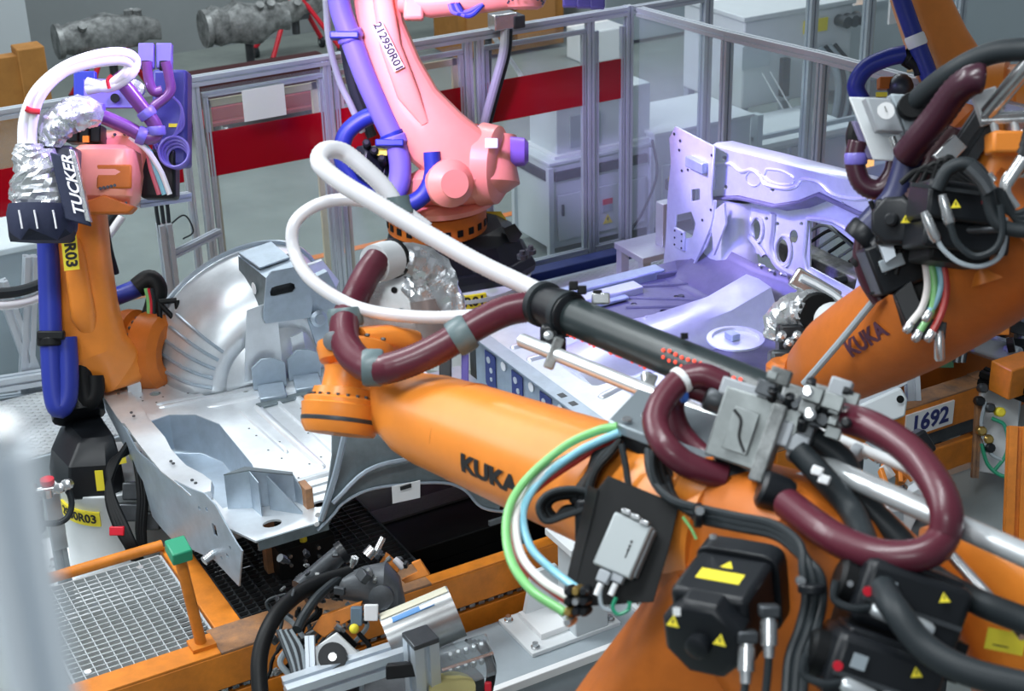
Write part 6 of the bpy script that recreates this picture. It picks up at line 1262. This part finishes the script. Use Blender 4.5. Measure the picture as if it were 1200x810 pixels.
# ================================================================ FLOOR TOOLING IN FRONT
sb = thing('machine_plinth', (3.2, 5.3, 0), 'pale steel base beam with bolted plates on the floor below the controller box', 'machine base')
q = at(650, 765, z=.2)
M().b2((2.0, q.y - .12, .0), (4.6, q.y + .40, .2)).build('beam', CABG, sb, bev=.008)
M().b2((2.0, q.y - .14, .17), (4.6, q.y - .10, .22)).build('edge_rail', PAPER, sb, bev=.004)
M().b2((q.x - .12, q.y + .02, .2), (q.x + .42, q.y + .38, .225)).build('base_plate', WHITE, sb, bev=.004); M().b2((q.x + .55, q.y + .05, .2), (q.x + 1.05, q.y + .38, .225)).build('base_plate', WHITE, sb, bev=.004)
M().b2((q.x - .02, q.y + .10, .225), (q.x + .34, q.y + .34, .26)).build('base_plate', PAPER, sb, bev=.004)
M().poly([(q.x + .0, q.y + .30, .26), (q.x + .05, q.y + .30, .5), (q.x + .2, q.y + .30, .5), (q.x + .33, q.y + .30, .26)], (0, .03, 0)).build('gusset', WHITE, sb, bev=.003)
for a, b_ in ((-.08, .06), (.38, .06), (-.08, .34), (.38, .34), (.6, .1), (1.0, .1), (1.0, .33), (.6, .33)): M().lathe((q.x + a, q.y + b_, .225), (0, 0, 1), [(0, .025), (.008, .025), (.009, .016), (.03, .016)], 8).build('anchor_bolt', STEEL, sb)
M().lathe((q.x + .78, q.y + .2, .225), (0, 0, 1), [(0, .03), (.002, .03)], 16).build('bore', BLACK, sb)
ca = thing('cable_channel', (3.0, 6.05, 0), 'black cable channel on the floor between orange beam and steel base', 'channel')
M().b2((1.9, 5.92, .0), (5.0, 6.16, .10)).build('channel', BLACK, ca, bev=.006); M().b2((1.9, 6.16, .0), (5.0, 6.19, .12)).build('lip', CABG, ca)
st_ = thing('bolted_stand', (3.9, 5.9, 0), 'narrow white stand with bolts beside the green and red hoses', 'stand')
M().b2((3.55, 5.80, .0), (3.75, 5.98, .75)).build('column', CABW, st_, bev=.008); M().b2((3.5, 5.76, .75), (3.82, 6.02, .79)).build('head_plate', WHITE, st_, bev=.004)
for k in range(4): M().cyl((3.58 + .05 * k, 5.8, .7), (3.58 + .05 * k, 5.785, .7), .012, n=8).build('bolt', DSTEEL, st_)

cf = thing('clamping_fixture', (1.75, 5.6, 0), 'clamping fixture with black looms, chrome drum and profile rails at bottom centre', 'fixture')
D0 = 7.25
def at3(px, py, d=D0): return A(px, py, d)
q = A(430, 790, 7.2); M().box((q.x, q.y, q.z / 2 - .05), (1.0, .35, q.z - .1)).build('plinth', DSTEEL, cf, bev=.01)
# chrome curved sheet drum
a_, b_ = A(455, 750, 7.05), A(535, 716, 7.05); dd = (b_ - a_).normalized(); e1, e2, _ = basis(dd, UPV)
M().cyl(a_, b_, .118, n=40).build('chrome_drum', N('drum_sheet', (.45, .47, .48), .3, .7, var=.2, vscale=8), cf)
def drumstrip(u0, u1, t0, t1, r_, nm, mt):
    R = []
    for k in range(9):
        t = t0 + (t1 - t0) * k / 8; v_ = UPV * cos(t) - BK * sin(t); v_ = (v_ - dd * v_.dot(dd)).normalized()
        R.append([a_.lerp(b_, u0) + v_ * r_, a_.lerp(b_, u1) + v_ * r_, a_.lerp(b_, u1) + v_ * (r_ - .004), a_.lerp(b_, u0) + v_ * (r_ - .004)])
    M().rings(R).build(nm, mt, cf)
drumstrip(.02, .98, .0, .5, .1215, 'cream_strip', N('cream_strip', (.72, .70, .55), .5)); drumstrip(.15, .75, .62, .85, .1215, 'blue_label', N('blue_label', (.05, .25, .6), .4)); drumstrip(.55, .75, .64, .82, .123, 'white_label', PAPER)
M().prof(A(335, 812, 6.9), A(500, 758, 7.0), .10, (0, 0, 1)).build('profile_rail', ALU, cf)
vp = A(493, 750, 6.75)
M().prof((vp.x, vp.y, .1), (vp.x, vp.y, vp.z), .115).build('profile_post', ALU, cf); M().box((vp.x, vp.y, vp.z + .012), (.118, .118, .024)).build('post_cap', DSTEEL, cf, bev=.004)
M().box(A(472, 785, 6.8), (.14, .06, .06), ((RT * .95 + UPV * .1).normalized(), UPV, BK)).build('black_bracket', BLACK, cf, bev=.006)
M().poly(AP([(368, 760), (394, 742), (430, 776), (372, 792)], 6.95), BK * .03).build('white_plate', WHITE, cf, bev=.004)
M().lathe(A(390, 770, 6.93), -BK + UPV * .25, [(-.01, .062), (.012, .062), (.013, .05)], 28).build('black_disc', BLACK2, cf)
M().lathe(A(390, 770, 6.915), -BK + UPV * .25, [(0, .018), (.012, .018)], 14).build('disc_hub', STEEL, cf)
M().prof(A(363, 745, 6.95), A(365, 800, 6.95), .04, BK).build('small_profile', ALU, cf)
# dark body castings
M().loft([(A(400, 688, 7.3), UPV, BK, .05, .08, 3), (A(425, 685, 7.3), UPV, BK, .08, .1, 3), (A(452, 690, 7.25), UPV, BK, .12, .12, 3), (A(468, 702, 7.25), UPV, BK, .10, .1, 3), (A(474, 715, 7.25), UPV, BK, .05, .06, 3)], 20).build('swing_arm', N('dark_grey_casting', (.09, .10, .11), .5, .3, bump=.2), cf)
M().lathe(A(447, 700, 7.12), -BK, [(-.02, .055), (.02, .055), (.025, .03)], 22).build('pivot', DSTEEL, cf)
M().cyl(A(350, 690, 7.3), A(398, 650, 7.4), .045).build('cylinder', DSTEEL, cf); M().cyl(A(398, 650, 7.4), A(405, 645, 7.4), .055).build('cylinder_head', BLACK2, cf)
M().cyl(A(360, 705, 7.25), A(402, 676, 7.3), .035).build('cylinder', BLACK2, cf)
M().cyl(A(438, 652, 7.35), A(449, 630, 7.35), .015).build('pin', STEEL, cf); M().cyl(A(430, 652, 7.35), A(438, 643, 7.35), .028).build('pin_block', STEEL, cf)
M().poly(AP([(437, 672), (452, 648), (470, 664), (466, 672), (452, 662), (444, 678)], 7.35), BK * .04).build('orange_bracket', SKID, cf, bev=.004)
M().poly(AP([(482, 660), (492, 656), (504, 674), (475, 684), (470, 680), (490, 670)], 7.4), BK * .04).build('orange_bracket', SKID, cf, bev=.004)
M().poly(AP([(366, 738), (376, 722), (424, 706), (422, 720), (398, 734), (380, 748)], 7.15), BK * .05).build('orange_bracket', SKID, cf, bev=.004)
M().poly(AP([(322, 770), (340, 752), (352, 760), (330, 785)], 7.1), BK * .05).build('orange_bracket', SKID, cf, bev=.004)
M().box(A(435, 718, 7.0), (.06, .07, .03), (RT, UPV, BK)).build('white_block', PAPER, cf, bev=.004)
M().box(A(418, 722, 7.05), (.05, .08, .05), (RT, UPV, BK)).build('blue_grey_valve', N('blue_grey_valve', (.12, .18, .24), .4), cf, bev=.004)
M().ball(A(415, 737, 7.0), .022).build('yellow_knob', YEL, cf)
M().lathe(A(462, 655, 7.3), (RT - UPV), [(0, .015), (.05, .018), (.06, .012)], 10).build('clear_fitting', WHITEH, cf)
lp = [(410, 672, 7.3), (372, 684, 7.2), (342, 702, 7.1), (318, 730, 7.0), (304, 772, 6.95), (306, 830, 6.9)]
M().tube(AP(lp), .036, 14).build('black_loom', BLACK, cf)
M().tube(AP([(397, 678, 7.25), (372, 700, 7.1), (356, 722, 7.05), (348, 738, 7.0)]), .022, 10).build('black_loom', RUBBER, cf)
rn = random.Random(21)
for k in range(24):
    x0, y0 = rn.uniform(322, 420), rn.uniform(690, 760); l = [(x0, y0)]
    for j in range(3): x0 += rn.uniform(-22, 18); y0 += rn.uniform(5, 26); l.append((x0, y0))
    M().tube(AP(l, 7.05 + .02 * k), rn.choice((.008, .011, .014)), 8).build('cable', rn.choice((BLACK, BLACK, RUBBER, DSTEEL, CABG)), cf)
for k in range(6): M().tube(AP([(325 + 3 * k, 738), (333 + 4 * k, 760), (342 + 3 * k, 785), (345 + 4 * k, 820)], 6.95), .009, 8).build('grey_cable', CABG if k % 2 else DSTEEL, cf)
for k in range(96):
    px, py = rn.uniform(322, 500), rn.uniform(646, 800)
    if py > 730 and px > 395: px -= 80
    if px > 455 and py > 695: px, py = px - 70, py - 25
    q = A(px, py, rn.uniform(7.1, 7.4)); ax_ = V((rn.uniform(-1, 1), rn.uniform(-1, 1), rn.uniform(-1, 1))).normalized(); s_ = rn.uniform(.010, .034)
    if k % 2: M().lathe(q, ax_, [(0, s_ * .6), (s_, s_ * .6), (s_, s_ * .4), (s_ * 1.8, s_ * .35)], 10).build('fitting', rn.choice((BLACK2, BLACK, DSTEEL, DSTEEL, STEEL, CAST)), cf)
    else: M().box(q, (s_ * 2, s_ * 1.4, s_), basis(ax_)).build('clamp_part', rn.choice((BLACK2, DSTEEL, CAST, DSTEEL)), cf, bev=.004)
# glass guard box with chrome fittings
gm = glass_mat('clear_guard', (.4, .45, .48), .35)
M().box(A(548, 775, 6.95), (.22, .16, .16), ((RT * .93 + UPV * .3).normalized(), (UPV * .93 - RT * .3).normalized(), BK)).build('clear_guard', gm, cf, bev=.01)
for k in range(10): M().lathe(A(528 + (k % 5) * 9, 768 + (k // 5) * 18 - (k % 5) * 3, 6.95), -BK + UPV * .5, [(-.03, .014), (.01, .014), (.02, .008)], 8).build('fitting', CHROME, cf)
M().prof(A(518, 785, 6.85), A(578, 765, 6.85), .012, UPV).build('guard_edge', STEEL, cf)
for k in range(5): M().tube(AP([(545 + k * 5, 750), (562 + 3 * k, 762), (572 + 2 * k, 785), (566 + k * 2, 820)], 6.98), .007, 6).build('cable', BLACK, cf)
M().box(A(572, 806, 6.9), (.03, .05, .03), (RT, UPV, BK)).build('red_plug', RED, cf, bev=.006)
M().lathe(A(530, 808, 6.85), UPV - BK * .6, [(-.02, .10), (.01, .10), (.02, .07)], 26).build('yellow_ring', N('dull_yellow', (.4, .36, .15), .5), cf)

# pneumatic service unit left of the pedestal
pu = thing('air_service_unit', (1.35, 7.9, 0), 'compressed air service unit with red knob on a grey post', 'air unit')
p0 = at(68, 690, z=0); top_ = A(58, 575, 9.0)
M().prof((top_.x, top_.y, 0), (top_.x, top_.y, top_.z), .07).build('post', CABG, pu)
M().b2((top_.x - .04, top_.y - .05, top_.z - .35), (top_.x + .04, top_.y - .03, top_.z)).build('slotted_plate', ALU, pu)
M().lathe(A(56, 568, 8.9), (0, 0, 1), [(0, .03), (.01, .038), (.035, .038), (.04, .025)], 16).build('red_knob', RED, pu)
M().lathe(A(56, 578, 8.9) - V((0, 0, .02)), (0, 0, 1), [(0, .03), (.05, .03)], 14).build('knob_base', STEEL, pu)
M().cyl(A(18, 580, 8.9), A(82, 570, 8.9), .025).build('manifold', STEEL, pu)
M().lathe(A(44, 600, 8.9), (0, 0, -1), [(-.08, .035), (0, .035), (.01, .03), (.11, .03), (.13, .015)], 16).build('filter_bowl', DSTEEL, pu)
for px, py in ((28, 578), (36, 572), (70, 572), (78, 568)): M().lathe(A(px, py, 8.87), -BK, [(-.04, .03), (.02, .03), (.025, .02)], 8).build('valve', STEEL, pu)
M().box(A(20, 560, 9.2), (.06, .14, .06)).build('white_block', WHITE, pu, bev=.006)
M().tube(AP([(80, 573), (84, 590), (80, 605), (68, 613), (45, 614), (22, 616)], 8.9), .017, 10).build('black_hose', RUBBER, pu)

# ================================================================ RIGHT SIDE, AROUND THE 1692 BEAM
rs = thing('support_bracket', (5.6, 5.6, 0), 'light grey folded steel bracket below the right robot forearm', 'bracket')
M().poly(AP([(1002, 478), (1056, 454), (1064, 468), (1061, 488), (1004, 510)], 8.4), BK * .08).build('bracket', CABW, rs, bev=.01)
M().poly(AP([(1002, 470), (1048, 448), (1062, 440), (1064, 450), (1006, 480)], 8.45), BK * .2).build('top_fold', ALU, rs, bev=.004)
M().prof(A(1068, 430, 8.7), A(1070, 470, 8.7), .07, BK).build('post', ALU, rs); M().lathe(A(1055, 468, 8.37), -BK, [(0, .02), (.003, .02)], 14).build('bore', BLACK, rs)
q = A(1035, 500, 8.45); M().box((q.x, q.y, q.z / 2 - .05), (.12, .12, q.z - .1)).build('column', CABG, rs)
rk = thing('tooling_cluster', (6.2, 5.6, 0), 'cluster of orange clamps, black block and white box under the maroon hose loop', 'tooling')
rn = random.Random(31)
M().box(A(1074, 522, 8.0), (.13, .12, .14), ((RT * .8 + UPV * .5).normalized(), (UPV * .8 - RT * .5).normalized(), BK)).build('black_block', BLACK2, rk, bev=.015)
M().box(A(1063, 512, 8.0), (.1, .05, .14), ((RT * .8 - UPV * .5).normalized(), (UPV * .8 + RT * .5).normalized(), BK)).build('black_block', BLACK, rk, bev=.01)
for k in range(16): M().box(A(rn.uniform(1012, 1068), rn.uniform(525, 560), rn.uniform(7.6, 7.9)), (rn.uniform(.02, .05), rn.uniform(.04, .09), .04), basis(V((rn.uniform(-1, 1), rn.uniform(-1, 1), 1)))).build('clamp', ORANGE if k % 3 else WHITE, rk, bev=.004)
for k in range(26):
    q = A(rn.uniform(1005, 1100), rn.uniform(560, 640), rn.uniform(7.3, 7.8)); s_ = rn.uniform(.02, .06)
    (M().box(q, (s_ * 2, s_ * 1.5, s_), basis(V((rn.uniform(-1, 1), rn.uniform(-1, 1), 1)))) if k % 2 else M().lathe(q, V((rn.uniform(-1, 1), rn.uniform(-1, 1), rn.uniform(-1, 1))), [(0, s_ * .5), (s_ * 1.5, s_ * .5)], 10)).build('tool_part', rn.choice((DSTEEL, STEEL, CABW, BLACK2, CAST)), rk, bev=.004)
M().box(A(1052, 606, 7.3), (.14, .10, .08), ((RT * .9 - UPV * .4).normalized(), (UPV * .9 + RT * .4).normalized(), BK)).build('white_box', WHITE, rk, bev=.008); M().box(A(1052, 605, 7.24), (.05, .04, .01), (RT, UPV, BK)).build('panel', CABG, rk)
q = A(1050, 590, 7.5); M().box((q.x, q.y, q.z / 2 - .05), (.5, .4, q.z - .1)).build('plinth', DSTEEL, rk, bev=.01)
rc = thing('pneumatic_panel', (7.4, 6.0, 0), 'white panel with hoses and brass fittings at the end of the 1692 beam', 'panel')
M().poly(AP([(1150, 450), (1196, 450), (1190, 560), (1145, 552)], 10.2), BK * .05).build('panel', WHITE, rc, bev=.006)
M().box(A(1190, 440, 10.0), (.26, .17, .2), (V((1, 0, 0)), V((0, 1, 0)), V((0, 0, 1)))).build('orange_box', SKID, rc, bev=.01)
M().prof(A(1150, 440, 10.1), A(1215, 465, 10.0), .09, (0, 0, 1)).build('black_beam', BLACK, rc)
for l in ([(1155, 470), (1150, 500), (1160, 530), (1175, 540)], [(1162, 490), (1178, 500), (1180, 530), (1165, 552)], [(1150, 520), (1158, 545), (1175, 558), (1190, 555)]): M().tube(AP(l, 10.0), .012, 8).build('hose', rn.choice((CABG, GREYH, GREEN)), rc)
for px, py, mt in ((1172, 483, YEL), (1160, 478, DSTEEL), (1158, 515, YBRASS), (1160, 525, BLACK2), (1150, 505, YBRASS), (1148, 470, BLACK2), (1152, 455, DSTEEL)): M().lathe(A(px, py, 10.0), -BK, [(-.04, .03), (.02, .03), (.03, .02)], 10).build('fitting', mt, rc)
M().prof(A(1147, 468, 10.05), A(1142, 560, 10.1), .04, BK).build('brown_post', WORN, rc)
pf = thing('plastic_film', (6.9, 5.3, 0), 'crumpled clear plastic film lying on the floor below the white panel', 'film')
rn2 = random.Random(9); vs = []; fs = []
q0 = at(1140, 575, z=0)
for i in range(9):
    for j in range(7): vs.append((q0.x - .5 + i * .16, q0.y - .55 + j * .17, .03 + rn2.uniform(0, .09)))
for i in range(8):
    for j in range(6): fs.append((i * 7 + j, (i + 1) * 7 + j, (i + 1) * 7 + j + 1, i * 7 + j + 1))
M().add(vs, fs).build('film', glass_mat('clear_film', (.6, .65, .66), .35), pf, sharp=180, recalc=False)
op = tag(M().prof(A(1194, 500, 7.9), A(1188, 660, 7.9), .10, (0, 0, 1)).build('orange_post', SKID), 'orange post at the right edge beside the plastic film', 'post')
rx = thing('gripper_tool', (7.6, 7.0, 0), 'grey and black gripper tooling with amber light above the 1692 beam', 'tooling')
rn = random.Random(41)
for k in range(44):
    q = A(rn.uniform(1095, 1200), rn.uniform(338, 425), rn.uniform(10.2, 11.0)); s_ = rn.uniform(.03, .09)
    (M().box(q, (s_ * 2.2, s_ * 1.4, s_), basis(V((rn.uniform(-1, 1), rn.uniform(-1, 1), .4)))) if k % 3 else M().lathe(q, V((rn.uniform(-1, 1), rn.uniform(-1, 1), rn.uniform(-1, 1))), [(0, s_ * .6), (s_ * 1.3, s_ * .6), (s_ * 1.3, s_ * .4), (s_ * 1.8, s_ * .4)], 12)).build('tool_part', rn.choice((DSTEEL, BLACK2, CABG, BLACK, CAST, DSTEEL, BLACK2)), rx, bev=.006)
M().tube(AP([(1112, 395), (1118, 370), (1135, 352), (1160, 345), (1185, 352)], 10.2), .03, 10).build('black_arc', BLACK2, rx)
M().box(A(1172, 387, 10.0), (.10, .06, .05), (RT, UPV, BK)).build('amber_reflector', ORANGE, rx, bev=.008)
for k in range(5): M().tube(AP([(1118 + 3 * k, 425), (1122 + 3 * k, 405), (1132 + 3 * k, 390), (1150 + 3 * k, 385), (1165, 392)], 10.1), .01, 6).build('cable', CABG if k % 2 else RUBBER, rx)
M().box(A(1165, 410, 10.3), (.3, .12, .2), ((RT * .9 - UPV * .3).normalized(), (UPV * .9 + RT * .3).normalized(), BK)).build('clear_cover', glass_mat('smoky_cover', (.45, .5, .55), .6), rx, bev=.02)
M().box(A(1180, 358, 10.5), (.35, .04, .1), ((RT * .9 - UPV * .4).normalized(), (UPV * .9 + RT * .4).normalized(), BK)).build('white_bar', WHITE, rx, bev=.006)
for k in range(10): M().lathe(A(1140 + (k % 5) * 5, 383 + (k // 5) * 8, 10.0), -BK, [(0, .008), (.01, .008)], 8).build('bolt', STEEL, rx)
M().box(A(1108, 420, 10.3), (.09, .12, .06), (RT, UPV, BK)).build('circuit_block', N('green_board', (.05, .16, .08), .5), rx, bev=.004)
q = A(1150, 425, 10.6); M().box((q.x, q.y, q.z / 2 - .1), (.12, .12, q.z - .2)).build('column', DSTEEL, rx, bev=.01)
